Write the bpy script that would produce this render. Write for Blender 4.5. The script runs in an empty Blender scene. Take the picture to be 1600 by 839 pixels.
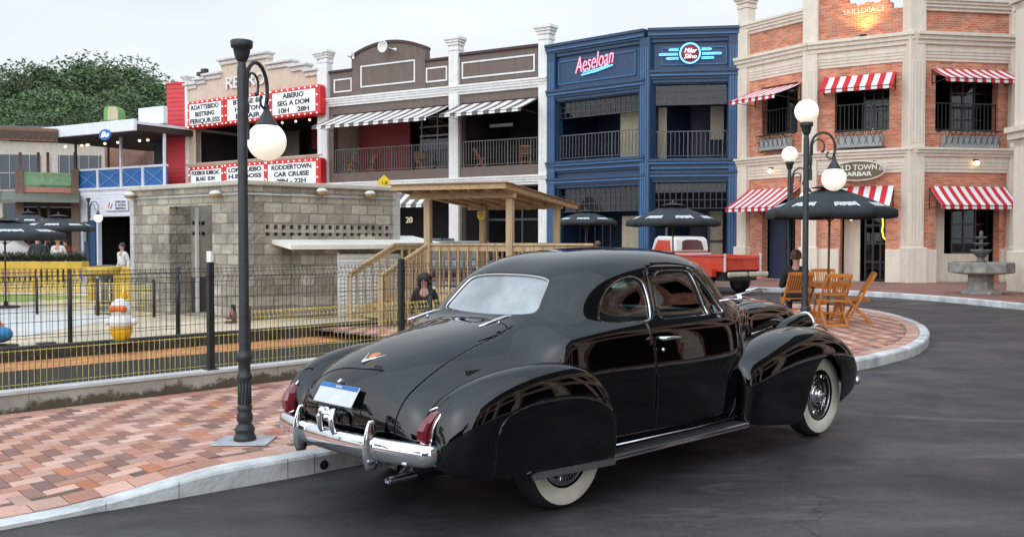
import bpy, math, random
import numpy as np
from mathutils import Vector, Matrix
random.seed(7)
sc = bpy.context.scene
COL = sc.collection
# ---------------------------------------------------------------- camera
EYE = np.array([0.0, 0.0, 1.68]); FPX = 1500.0; PIT = math.atan(44.5/1500.0)
cd = bpy.data.cameras.new('camera'); cam = bpy.data.objects.new('camera', cd); COL.objects.link(cam)
cd.sensor_width = 36.0; cd.lens = FPX/1600.0*36.0; cd.clip_start = 0.1; cd.clip_end = 1500
cam.location = (0, 0, 1.68); cam.rotation_euler = (math.pi/2-PIT, 0, 0)
sc.camera = cam
# ---------------------------------------------------------------- sky
SUN_EL, SUN_AZ = math.radians(38), math.radians(195)
w = bpy.data.worlds.new("World"); sc.world = w; w.use_nodes = True
nt = w.node_tree; nt.nodes.clear()
out = nt.nodes.new('ShaderNodeOutputWorld'); bg = nt.nodes.new('ShaderNodeBackground')
sky = nt.nodes.new('ShaderNodeTexSky'); sky.sky_type = 'NISHITA'; sky.sun_disc = False
sky.sun_elevation = SUN_EL; sky.sun_rotation = SUN_AZ; sky.dust_density = 4.0; sky.air_density = 1.0
hs = nt.nodes.new('ShaderNodeHueSaturation'); hs.inputs['Saturation'].default_value = 0.25
mx = nt.nodes.new('ShaderNodeMix'); mx.data_type = 'RGBA'; mx.inputs[0].default_value = 0.86
tc = nt.nodes.new('ShaderNodeTexCoord'); mp = nt.nodes.new('ShaderNodeMapping'); mp.inputs['Scale'].default_value = (1, 1, 3)
nz = nt.nodes.new('ShaderNodeTexNoise'); nz.inputs['Scale'].default_value = 2.2; nz.inputs['Detail'].default_value = 5
cr = nt.nodes.new('ShaderNodeValToRGB')
cr.color_ramp.elements[0].position = 0.3; cr.color_ramp.elements[0].color = (5.8, 6.25, 6.75, 1)
cr.color_ramp.elements[1].position = 0.75; cr.color_ramp.elements[1].color = (7.5, 7.9, 8.3, 1)
L = nt.links.new
L(sky.outputs[0], hs.inputs['Color']); L(tc.outputs['Generated'], mp.inputs[0]); L(mp.outputs[0], nz.inputs[0]); L(nz.outputs[0], cr.inputs[0])
# overcast glow: the cloud is brighter round the hidden sun, behind the camera
dt = nt.nodes.new('ShaderNodeVectorMath'); dt.operation = 'DOT_PRODUCT'; dt.inputs[1].default_value = (math.sin(SUN_AZ)*math.cos(SUN_EL), math.cos(SUN_AZ)*math.cos(SUN_EL), math.sin(SUN_EL))
gm = nt.nodes.new('ShaderNodeMapRange'); gm.interpolation_type = 'SMOOTHSTEP'; gm.inputs[1].default_value = -0.15; gm.inputs[2].default_value = 1.0; gm.inputs[3].default_value = 1.04; gm.inputs[4].default_value = 2.2
gv = nt.nodes.new('ShaderNodeVectorMath'); gv.operation = 'SCALE'
L(tc.outputs['Generated'], dt.inputs[0]); L(dt.outputs['Value'], gm.inputs[0]); L(gm.outputs[0], gv.inputs['Scale'])
L(hs.outputs[0], mx.inputs[6]); L(cr.outputs[0], mx.inputs[7]); 
zs = nt.nodes.new('ShaderNodeSeparateXYZ'); zr = nt.nodes.new('ShaderNodeValToRGB'); zm = nt.nodes.new('ShaderNodeMix'); zm.data_type = 'RGBA'; zm.blend_type = 'MULTIPLY'; zm.inputs[0].default_value = 1.0
zr.color_ramp.elements[0].position = 0.30; zr.color_ramp.elements[0].color = (1, 1, 1, 1); zr.color_ramp.elements[1].position = 0.85; zr.color_ramp.elements[1].color = (0.79, 0.89, 1.0, 1)
L(tc.outputs['Generated'], zs.inputs[0]); L(zs.outputs[2], zr.inputs[0]); L(zr.outputs[0], zm.inputs[7]); L(mx.outputs[2], zm.inputs[6])
L(zm.outputs[2], gv.inputs[0]); L(gv.outputs[0], bg.inputs[0]); L(bg.outputs[0], out.inputs[0])
bg.inputs[1].default_value = 0.115
sd = bpy.data.lights.new('sun', 'SUN'); so = bpy.data.objects.new('sun', sd); COL.objects.link(so)
sd.energy = 0.6; sd.angle = math.radians(150); sd.color = (1, 0.975, 0.94)
dirv = Vector((math.sin(SUN_AZ)*math.cos(SUN_EL), math.cos(SUN_AZ)*math.cos(SUN_EL), math.sin(SUN_EL)))
so.rotation_euler = dirv.to_track_quat('Z', 'Y').to_euler()
sc.view_settings.view_transform = 'Standard'; sc.view_settings.look = 'None'
sc.view_settings.exposure = 0.25; sc.view_settings.gamma = 1.0
sc.render.engine = 'CYCLES'
sc.cycles.max_bounces = 8; sc.cycles.transparent_max_bounces = 12

# ---------------------------------------------------------------- geometry of the view (to place things on real planes)
def ray(x, y):
    cx = (x-800)/FPX; cy = -(y-419.5)/FPX
    return np.array([0, math.cos(PIT), -math.sin(PIT)])+cx*np.array([1., 0, 0])+cy*np.array([0, math.sin(PIT), math.cos(PIT)])
def atz(x, y, z=0.0):
    r = ray(x, y); t = (z-EYE[2])/r[2]; return EYE+t*r
def atY(x, y, Y):
    r = ray(x, y); return EYE+(Y/r[1])*r

# ---------------------------------------------------------------- materials
MATS = {}
def new_mat(name):
    m = bpy.data.materials.new(name); m.use_nodes = True
    return m, m.node_tree.nodes, m.node_tree.links, m.node_tree.nodes['Principled BSDF']
def mat(name, col, rough=0.6, metal=0.0, noise=0.12, nscale=6.0, bump=0.0, coat=0.0, emit=None, estr=0.0, bscale=None, spec=0.5):
    """plain surface with subtle dirt variation"""
    if name in MATS: return MATS[name]
    m, N, K, B = new_mat(name)
    B.inputs['Metallic'].default_value = metal; B.inputs['Specular IOR Level'].default_value = spec
    if coat: B.inputs['Coat Weight'].default_value = coat; B.inputs['Coat Roughness'].default_value = 0.05
    t = N.new('ShaderNodeTexCoord'); n1 = N.new('ShaderNodeTexNoise'); n1.inputs['Scale'].default_value = nscale; n1.inputs['Detail'].default_value = 6; n1.inputs['Roughness'].default_value = 0.62
    K.new(t.outputs['Object'], n1.inputs['Vector'])
    r = N.new('ShaderNodeValToRGB'); c = col
    lo = tuple(max(0, v*(1-noise*1.6)) for v in c); hi = tuple(min(1, v*(1+noise)) for v in c)
    r.color_ramp.elements[0].position = 0.3; r.color_ramp.elements[0].color = (*lo, 1)
    r.color_ramp.elements[1].position = 0.7; r.color_ramp.elements[1].color = (*hi, 1)
    K.new(n1.outputs['Fac'], r.inputs[0]); K.new(r.outputs[0], B.inputs['Base Color'])
    mr = N.new('ShaderNodeMapRange'); mr.inputs[3].default_value = max(0.02, rough*0.85); mr.inputs[4].default_value = min(1, rough*1.15)
    K.new(n1.outputs['Fac'], mr.inputs[0]); K.new(mr.outputs[0], B.inputs['Roughness'])
    if bump:
        n2 = N.new('ShaderNodeTexNoise'); n2.inputs['Scale'].default_value = bscale or nscale*8; n2.inputs['Detail'].default_value = 4
        K.new(t.outputs['Object'], n2.inputs['Vector'])
        b = N.new('ShaderNodeBump'); b.inputs['Strength'].default_value = bump; b.inputs['Distance'].default_value = 0.02
        K.new(n2.outputs['Fac'], b.inputs['Height']); K.new(b.outputs[0], B.inputs['Normal'])
    if emit: B.inputs['Emission Color'].default_value = (*emit, 1); B.inputs['Emission Strength'].default_value = estr
    MATS[name] = m; return m
def paint(name, col, rough=0.35, noise=0.08):
    if name in MATS: return MATS[name]
    m = mat(name, col, rough, 0, noise, 3.0); N, K = m.node_tree.nodes, m.node_tree.links; B = N['Principled BSDF']
    # rain streaks and grime running down the face
    t = N.new('ShaderNodeTexCoord'); mp = N.new('ShaderNodeMapping'); mp.inputs['Scale'].default_value = (5.5, 5.5, .35); n = N.new('ShaderNodeTexNoise'); n.inputs['Scale'].default_value = 1; n.inputs['Detail'].default_value = 7; n.inputs['Roughness'].default_value = .65
    K.new(t.outputs['Object'], mp.inputs[0]); K.new(mp.outputs[0], n.inputs[0]); r = N.new('ShaderNodeMapRange'); r.inputs[1].default_value = .38; r.inputs[2].default_value = .62; r.inputs[3].default_value = .91; r.inputs[4].default_value = 1.02; K.new(n.outputs[0], r.inputs[0])
    src = B.inputs['Base Color'].links[0].from_socket; v = N.new('ShaderNodeVectorMath'); v.operation = 'SCALE'; K.new(src, v.inputs[0]); K.new(r.outputs[0], v.inputs['Scale']); K.new(v.outputs[0], B.inputs['Base Color'])
    return m
def glassmat(name, tint=(0.55, 0.62, 0.6), refl=1.6):
    if name in MATS: return MATS[name]
    m, N, K, B = new_mat(name); N.remove(B); o = N['Material Output']
    tr = N.new('ShaderNodeBsdfTransparent'); tr.inputs[0].default_value = (*tint, 1)
    gl = N.new('ShaderNodeBsdfGlossy'); gl.inputs['Roughness'].default_value = 0.01; gl.inputs[0].default_value = (0.95, 0.98, 1, 1)
    fr = N.new('ShaderNodeFresnel'); fr.inputs[0].default_value = 1.55
    ms = N.new('ShaderNodeMixShader'); ad = N.new('ShaderNodeMath'); ad.operation = 'MULTIPLY_ADD'; ad.inputs[1].default_value = refl; ad.inputs[2].default_value = 0.0; ad.use_clamp = True
    K.new(fr.outputs[0], ad.inputs[0]); K.new(ad.outputs[0], ms.inputs[0]); K.new(tr.outputs[0], ms.inputs[1]); K.new(gl.outputs[0], ms.inputs[2]); K.new(ms.outputs[0], o.inputs[0])
    MATS[name] = m; return m
def brickmat(name, c1, c2, mortar, bw, bh, mort=0.012, rough=0.85, bump=0.6, vary=0.35, stain=None, rockface=0.0, bias=0.0):
    """brick or block courses in the wall's own frame: x+y along, z up"""
    if name in MATS: return MATS[name]
    m, N, K, B = new_mat(name)
    t = N.new('ShaderNodeTexCoord'); sx = N.new('ShaderNodeSeparateXYZ'); K.new(t.outputs['Object'], sx.inputs[0])
    ad = N.new('ShaderNodeMath'); ad.operation = 'ADD'; K.new(sx.outputs[0], ad.inputs[0]); K.new(sx.outputs[1], ad.inputs[1])
    cx = N.new('ShaderNodeCombineXYZ'); K.new(ad.outputs[0], cx.inputs[0]); K.new(sx.outputs[2], cx.inputs[1])
    br = N.new('ShaderNodeTexBrick'); br.inputs['Scale'].default_value = 1.0
    br.inputs['Brick Width'].default_value = bw; br.inputs['Row Height'].default_value = bh; br.inputs['Mortar Size'].default_value = mort
    br.inputs['Mortar Smooth'].default_value = 0.3; br.inputs['Bias'].default_value = bias
    br.inputs['Color1'].default_value = (*c1, 1); br.inputs['Color2'].default_value = (*c2, 1); br.inputs['Mortar'].default_value = (*mortar, 1)
    K.new(cx.outputs[0], br.inputs['Vector'])
    n1 = N.new('ShaderNodeTexNoise'); n1.inputs['Scale'].default_value = 1.1; n1.inputs['Detail'].default_value = 8; n1.inputs['Roughness'].default_value = 0.7
    K.new(t.outputs['Object'], n1.inputs['Vector'])
    mr = N.new('ShaderNodeMapRange'); mr.inputs[1].default_value = 0.3; mr.inputs[2].default_value = 0.72; mr.inputs[3].default_value = 1-vary; mr.inputs[4].default_value = 1+vary*0.6
    K.new(n1.outputs['Fac'], mr.inputs[0])
    mu = N.new('ShaderNodeVectorMath'); mu.operation = 'SCALE'; K.new(br.outputs['Color'], mu.inputs[0]); K.new(mr.outputs[0], mu.inputs['Scale'])
    K.new(mu.outputs[0], B.inputs['Base Color']); B.inputs['Roughness'].default_value = rough
    bp = N.new('ShaderNodeBump'); bp.inputs['Strength'].default_value = bump; bp.inputs['Distance'].default_value = 0.02; bp.invert = True
    if rockface:
        n2 = N.new('ShaderNodeTexNoise'); n2.inputs['Scale'].default_value = 9.0; n2.inputs['Detail'].default_value = 6; K.new(t.outputs['Object'], n2.inputs['Vector'])
        m2 = N.new('ShaderNodeMath'); m2.operation = 'MULTIPLY'; m2.inputs[1].default_value = -rockface; K.new(n2.outputs['Fac'], m2.inputs[0])
        a2 = N.new('ShaderNodeMath'); a2.operation = 'ADD'; K.new(br.outputs['Fac'], a2.inputs[0]); K.new(m2.outputs[0], a2.inputs[1]); K.new(a2.outputs[0], bp.inputs['Height'])
    else: K.new(br.outputs['Fac'], bp.inputs['Height'])
    K.new(bp.outputs[0], B.inputs['Normal'])
    MATS[name] = m; return m
def woodmat(name, c1, c2, axis=2, rough=0.6):
    if name in MATS: return MATS[name]
    m, N, K, B = new_mat(name)
    t = N.new('ShaderNodeTexCoord'); mp = N.new('ShaderNodeMapping'); s = [22, 22, 22]; s[axis] = 1.6; mp.inputs['Scale'].default_value = s
    K.new(t.outputs['Object'], mp.inputs[0]); n1 = N.new('ShaderNodeTexNoise'); n1.inputs['Scale'].default_value = 1.0; n1.inputs['Detail'].default_value = 7
    K.new(mp.outputs[0], n1.inputs['Vector']); r = N.new('ShaderNodeValToRGB')
    r.color_ramp.elements[0].position = 0.32; r.color_ramp.elements[0].color = (*c1, 1); r.color_ramp.elements[1].position = 0.68; r.color_ramp.elements[1].color = (*c2, 1)
    K.new(n1.outputs['Fac'], r.inputs[0]); K.new(r.outputs[0], B.inputs['Base Color']); B.inputs['Roughness'].default_value = rough
    b = N.new('ShaderNodeBump'); b.inputs['Strength'].default_value = 0.25; b.inputs['Distance'].default_value = 0.005; K.new(n1.outputs['Fac'], b.inputs['Height']); K.new(b.outputs[0], B.inputs['Normal'])
    MATS[name] = m; return m

# ---------------------------------------------------------------- mesh builder
class MB:
    def __init__(s): s.v = []; s.f = []; s.m = []; s.sm = []; s.st = []
    def add(s, vs, fs, mi=0, smooth=False):
        b = len(s.v); s.st.append(b); s.v.extend([tuple(map(float, v)) for v in vs])
        for f in fs: s.f.append(tuple(b+i for i in f)); s.m.append(mi); s.sm.append(smooth)
        return s
    def box(s, x0, x1, y0, y1, z0, z1, mi=0):
        if x0 > x1: x0, x1 = x1, x0
        if y0 > y1: y0, y1 = y1, y0
        if z0 > z1: z0, z1 = z1, z0
        vs = [(x0,y0,z0),(x1,y0,z0),(x1,y1,z0),(x0,y1,z0),(x0,y0,z1),(x1,y0,z1),(x1,y1,z1),(x0,y1,z1)]
        return s.add(vs, [(0,3,2,1),(4,5,6,7),(0,1,5,4),(1,2,6,5),(2,3,7,6),(3,0,4,7)], mi)
    def bbox(s, x0, x1, y0, y1, z0, z1, b=0.01, mi=0):
        """box with chamfered edges"""
        if x0 > x1: x0, x1 = x1, x0
        if y0 > y1: y0, y1 = y1, y0
        if z0 > z1: z0, z1 = z1, z0
        b = min(b, (x1-x0)*.45, (y1-y0)*.45, (z1-z0)*.45)
        vs = []; X = (x0, x1); Y = (y0, y1); Z = (z0, z1); idx = {}
        for i in (0,1):
            for j in (0,1):
                for k in (0,1):
                    sx, sy, sz = (1-2*i)*b, (1-2*j)*b, (1-2*k)*b
                    for a, p in enumerate([(X[i], Y[j]+sy, Z[k]+sz), (X[i]+sx, Y[j], Z[k]+sz), (X[i]+sx, Y[j]+sy, Z[k])]):
                        idx[i,j,k,a] = len(vs); vs.append(p)
        fs = []
        for i in (0,1):
            f = [idx[i,j,k,0] for j,k in ((0,0),(1,0),(1,1),(0,1))]; fs.append(f if i else f[::-1])
            f = [idx[j,i,k,1] for j,k in ((0,0),(1,0),(1,1),(0,1))]; fs.append(f[::-1] if i else f)
            f = [idx[j,k,i,2] for j,k in ((0,0),(1,0),(1,1),(0,1))]; fs.append(f if i else f[::-1])
        for i in (0,1):
            for j in (0,1):
                sg = (i+j) % 2 == 0
                f = [idx[i,j,0,0], idx[i,j,1,0], idx[i,j,1,1], idx[i,j,0,1]]; fs.append(f[::-1] if not sg else f)
                f = [idx[i,0,j,0], idx[i,1,j,0], idx[i,1,j,2], idx[i,0,j,2]]; fs.append(f[::-1] if sg else f)
                f = [idx[0,i,j,1], idx[1,i,j,1], idx[1,i,j,2], idx[0,i,j,2]]; fs.append(f if sg else f[::-1])
                for k in (0,1):
                    f = [idx[i,j,k,0], idx[i,j,k,1], idx[i,j,k,2]]; fs.append(f if (i+j+k) % 2 else f[::-1])
        return s.add(vs, fs, mi)
    def prism(s, pts, axis, a0, a1, mi=0):
        """extrude a 2-D polygon along axis (0 x, 1 y, 2 z)"""
        def p3(p, a):
            return (a, p[0], p[1]) if axis == 0 else ((p[0], a, p[1]) if axis == 1 else (p[0], p[1], a))
        n = len(pts); vs = [p3(p, a0) for p in pts]+[p3(p, a1) for p in pts]
        area = sum(pts[i][0]*pts[(i+1) % n][1]-pts[(i+1) % n][0]*pts[i][1] for i in range(n))
        fl = (area > 0) != (axis == 1)
        if a1 < a0: fl = not fl
        fs = [tuple(range(n))[::-1] if fl else tuple(range(n)), tuple(range(n, 2*n)) if fl else tuple(range(n, 2*n))[::-1]]
        for i in range(n):
            j = (i+1) % n; f = (i, j, n+j, n+i); fs.append(f if fl else f[::-1])
        return s.add(vs, fs, mi)
    def beam(s, p, q, w, h, mi=0, up=(0,0,1)):
        """rectangular bar from p to q"""
        p, q, up = Vector(p), Vector(q), Vector(up); d = (q-p).normalized(); sd = d.cross(up)
        if sd.length < 1e-4: sd = d.cross(Vector((1,0,0)))
        sd.normalize(); u2 = sd.cross(d).normalized(); a, b = sd*w/2, u2*h/2
        vs = [p-a-b, p+a-b, p+a+b, p-a+b, q-a-b, q+a-b, q+a+b, q-a+b]
        return s.add(vs, [(0,1,2,3),(7,6,5,4),(4,5,1,0),(5,6,2,1),(6,7,3,2),(7,4,0,3)], mi)
    def tube(s, pts, r, n=8, mi=0, closed=False, caps=True):
        pts = [Vector(p) for p in pts]; m = len(pts); rs = r if hasattr(r, '__len__') else [r]*m
        vs = []; fs = []; prev = None
        for i, p in enumerate(pts):
            a = pts[(i-1) % m] if (closed or i > 0) else p; b = pts[(i+1) % m] if (closed or i < m-1) else p
            t = (b-a); t = t.normalized() if t.length > 1e-9 else Vector((0,0,1))
            if prev is None:
                x = t.cross(Vector((0,0,1)))
                if x.length < 0.05: x = t.cross(Vector((0,1,0)))
            else: x = prev-t*prev.dot(t)
            x.normalize(); prev = x; y = t.cross(x)
            for k in range(n):
                an = 2*math.pi*k/n; vs.append(p+(x*math.cos(an)+y*math.sin(an))*rs[i])
        for i in range(m if closed else m-1):
            j = (i+1) % m
            for k in range(n):
                k2 = (k+1) % n; fs.append((i*n+k, i*n+k2, j*n+k2, j*n+k))
        if not closed and caps: fs.append(tuple(range(n))[::-1]); fs.append(tuple((m-1)*n+k for k in range(n)))
        return s.add(vs, fs, mi, True)
    def hard(s, prof, n=48, c=(0,0,0), axis='z', mi=0):
        for a, b in zip(prof[:-1], prof[1:]):
            if a[0] < 1e-6 and b[0] < 1e-6: continue
            s.lathe([a, b], n, c, axis, mi, cap=False)
        return s
    def lathe(s, prof, n=32, c=(0,0,0), axis='z', mi=0, smooth=True, mis=None, cap=True):
        """prof: (radius, height) pairs bottom to top"""
        vs = []; fs = []; c = Vector(c); m = len(prof)
        for (r, h) in prof:
            for k in range(n):
                a = 2*math.pi*k/n; x, y = r*math.cos(a), r*math.sin(a)
                vs.append(c+(Vector((x, y, h)) if axis == 'z' else (Vector((x, -h, y)) if axis == 'y' else Vector((h, x, y)))))
        for i in range(m-1):
            for k in range(n):
                k2 = (k+1) % n; f = (i*n+k, i*n+k2, (i+1)*n+k2, (i+1)*n+k)
                fs.append(f)
        if cap and prof[0][0] > 1e-6: fs.append(tuple(range(n))[::-1])
        if cap and prof[-1][0] > 1e-6: fs.append(tuple((m-1)*n+k for k in range(n)))
        b = len(s.f); s.add(vs, fs, mi, smooth)
        if mis:
            for i in range(m-1):
                for k in range(n): s.m[b+i*n+k] = mis[i]
        return s
    def sphere(s, c, r, n=24, m=14, mi=0, sz=1.0):
        return s.lathe([(r*math.sin(math.pi*i/m), -r*sz*math.cos(math.pi*i/m)) for i in range(m+1)], n, c, 'z', mi)
    def each(s, name, mats, parent=None):
        """one object per box added"""
        out = []; st = s.st+[len(s.v)]
        for a, b in zip(st[:-1], st[1:]):
            q = MB(); q.v = s.v[a:b]; ids = [i for i, f in enumerate(s.f) if a <= f[0] < b]
            q.f = [tuple(j-a for j in s.f[i]) for i in ids]; q.m = [s.m[i] for i in ids]; q.sm = [s.sm[i] for i in ids]; out.append(q.build(name, mats, parent))
        return out
    def build(s, name, mats, parent=None, loc=None, rot=None, auto=None):
        me = bpy.data.meshes.new(name); me.from_pydata(s.v, [], s.f)
        if not isinstance(mats, (list, tuple)): mats = [mats]
        for m in mats: me.materials.append(m)
        me.polygons.foreach_set('material_index', s.m); me.polygons.foreach_set('use_smooth', s.sm); me.update()
        return link(me, name, parent, loc, rot)
def link(me, name, parent=None, loc=None, rot=None):
    o = bpy.data.objects.new(name, me); COL.objects.link(o)
    if parent: o.parent = parent
    if loc is not None: o.location = loc
    if rot is not None: o.rotation_euler = rot if hasattr(rot, '__len__') else (0, 0, rot)
    return o
def tag(o, label=None, cat=None, group=None, kind=None):
    if label: o['label'] = label
    if cat: o['category'] = cat
    if group: o['group'] = group
    if kind: o['kind'] = kind
    return o
def thing(name, label, cat, loc=(0,0,0), rz=0, group=None):
    o = bpy.data.objects.new(name, None); COL.objects.link(o); o.location = loc; o.rotation_euler = (0, 0, rz)
    o.empty_display_size = 0.2
    return tag(o, label, cat, group)
def dup(o, loc=None, rz=None, label=None, group=None, scale=None, parent=None):
    c = o.copy(); COL.objects.link(c)
    if parent is not None: c.parent = parent
    if loc is not None: c.location = loc
    if rz is not None: c.rotation_euler = (0, 0, rz)
    if scale is not None: c.scale = scale if hasattr(scale, '__len__') else (scale,)*3
    if label: c['label'] = label
    if group: c['group'] = group
    for ch in o.children: dup(ch, parent=c)
    return c
def text(body, size, m, parent=None, loc=(0,0,0), rot=(math.pi/2,0,0), extrude=0.01, name='lettering', align='CENTER', shear=0.0, bevel=0.0, width=None, space=1.0, offset=0.0):
    c = bpy.data.curves.new(name, 'FONT'); c.body = body; c.size = size; c.extrude = extrude; c.align_x = align; c.align_y = 'CENTER'
    c.shear = shear; c.bevel_depth = bevel; c.space_character = space; c.offset = offset; c.materials.append(m); c.resolution_u = 3
    tmp = bpy.data.objects.new('tmp', c); COL.objects.link(tmp); bpy.context.view_layer.update()
    me = bpy.data.meshes.new_from_object(tmp.evaluated_get(bpy.context.evaluated_depsgraph_get())); bpy.data.objects.remove(tmp); bpy.data.curves.remove(c)
    if width:
        xs = [v.co.x for v in me.vertices]; wd = max(xs)-min(xs); k = width/wd
        for v in me.vertices: v.co.x *= k
    if not me.materials: me.materials.append(m)
    o = link(me, name, parent, loc, rot)
    return o
# ---------------------------------------------------------------- surface helpers
def bspl(n, num):
    """uniform cubic B-spline basis (end points held) -> (num, n) matrix"""
    idx = [0, 0]+list(range(n))+[n-1, n-1]; segs = len(idx)-3; M = np.zeros((num, n))
    for r, t in enumerate(np.linspace(0, segs, num)):
        i = min(int(t), segs-1); u = t-i
        b = [(1-u)**3/6, (3*u**3-6*u**2+4)/6, (-3*u**3+3*u**2+3*u+1)/6, u**3/6]
        for k in range(4): M[r, idx[i+k]] += b[k]
    return M
def surf(net, nu, nv):
    net = np.array(net, float); A = bspl(net.shape[0], nu); B = bspl(net.shape[1], nv)
    P = np.einsum('ai,bj,ijk->abk', A, B, net); V = P.reshape(-1, 3)
    F = [(i*nv+j, i*nv+j+1, (i+1)*nv+j+1, (i+1)*nv+j) for i in range(nu-1) for j in range(nv-1)]
    return V, F
def smooth_poly(pts, n=120, rnd=True):
    pts = np.array(pts, float)
    if not rnd: 
        return pts
    m = len(pts); o = []
    for t in np.linspace(0, m, n, endpoint=False):
        i = int(t); u = t-i; p0, p1, p2, p3 = pts[(i-1) % m], pts[i], pts[(i+1) % m], pts[(i+2) % m]
        o.append(0.5*((2*p1)+(-p0+p2)*u+(2*p0-5*p1+4*p2-p3)*u*u+(-p0+3*p1-3*p2+p3)*u**3))
    return np.array(o)
def sdf(P, poly):
    """signed distance, negative inside"""
    a = poly; b = np.roll(poly, -1, 0); d = np.full(len(P), 1e9); ins = np.zeros(len(P), bool)
    for i in range(len(a)):
        e = b[i]-a[i]; w_ = P-a[i]; t = np.clip((w_@e)/(e@e+1e-12), 0, 1)
        d = np.minimum(d, ((w_-t[:, None]*e)**2).sum(1))
        c1 = (a[i][1] <= P[:, 1]) & (b[i][1] > P[:, 1]); c2 = (a[i][1] > P[:, 1]) & (b[i][1] <= P[:, 1]); cr_ = e[0]*w_[:, 1]-e[1]*w_[:, 0]
        ins ^= (c1 & (cr_ > 0)) | (c2 & (cr_ < 0))
    d = np.sqrt(d); d[ins] *= -1; return d
def split(V, F, s):
    """cut a mesh along s=0 -> inside faces (s<0), outside faces, with shared new vertices"""
    V = list(map(tuple, V)); s = np.where(np.abs(s) < 1e-6, 1e-6, s); inn, outf, cache = [], [], {}
    for f in F:
        sv = [s[i] for i in f]
        if max(sv) < 0: inn.append(f); continue
        if min(sv) > 0: outf.append(f); continue
        a, b = [], []
        for k, i in enumerate(f):
            j = f[(k+1) % len(f)]
            (a if s[i] < 0 else b).append(i)
            if (s[i] < 0) != (s[j] < 0):
                key = (min(i, j), max(i, j))
                if key not in cache:
                    t = s[i]/(s[i]-s[j]); p, q = V[i], V[j]
                    cache[key] = len(V); V.append(tuple(p[c]+(q[c]-p[c])*t for c in range(3)))
                a.append(cache[key]); b.append(cache[key])
        if len(a) > 2: inn.append(tuple(a))
        if len(b) > 2: outf.append(tuple(b))
    return np.array(V), inn, outf
def compact(V, F):
    used = sorted({i for f in F for i in f}); mp_ = {o: n for n, o in enumerate(used)}
    return [tuple(V[i]) for i in used], [tuple(mp_[i] for i in f) for f in F]
def part(name, V, F, m, parent, thick=0.0, off=0.0):
    v, f = compact(V, F)
    vn = np.array(v); ctr = np.array([np.median(vn[:, 0]), 0, vn[:, 2].mean()*.85]); acc = 0.0
    for q in f[::max(1, len(f)//400)]:
        a, b, c = vn[q[0]], vn[q[1]], vn[q[2]]; acc += np.dot(np.cross(b-a, c-a), (a+c)/2-ctr)
    if acc < 0: f = [q[::-1] for q in f]
    me = bpy.data.meshes.new(name); me.from_pydata(v, [], f); me.materials.append(m)
    me.polygons.foreach_set('use_smooth', [True]*len(f)); me.update()
    o = link(me, name, parent)
    if thick:
        md = o.modifiers.new('shell', 'SOLIDIFY'); md.thickness = thick; md.offset = off
    return o
def loops(F):
    """boundary loops of a face set"""
    cnt = {}
    for f in F:
        for k in range(len(f)):
            e = (f[k], f[(k+1) % len(f)])
            if (e[1], e[0]) in cnt: del cnt[(e[1], e[0])]
            else: cnt[e] = 1
    nx = {a: b for a, b in cnt}; res = []
    while nx:
        a = next(iter(nx)); lp = [a]; b = nx.pop(a)
        while b in nx: lp.append(b); b = nx.pop(b)
        res.append(lp)
    return res
def trim(name, V, F, m, parent, r=0.008, both=True):
    mb = MB()
    for lp in loops(F):
        pts = [Vector(V[i]) for i in lp]
        q = [pts[0]]
        for p in pts[1:]:
            if (p-q[-1]).length > 0.012: q.append(p)
        if len(q) > 6: 
            n = len(q); q = [(q[i-1]+q[i]*2+q[(i+1) % n])/4 for i in range(n)]
            mb.tube(q, r, 6, closed=True)
    return mb.build(name, m, parent)

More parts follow.
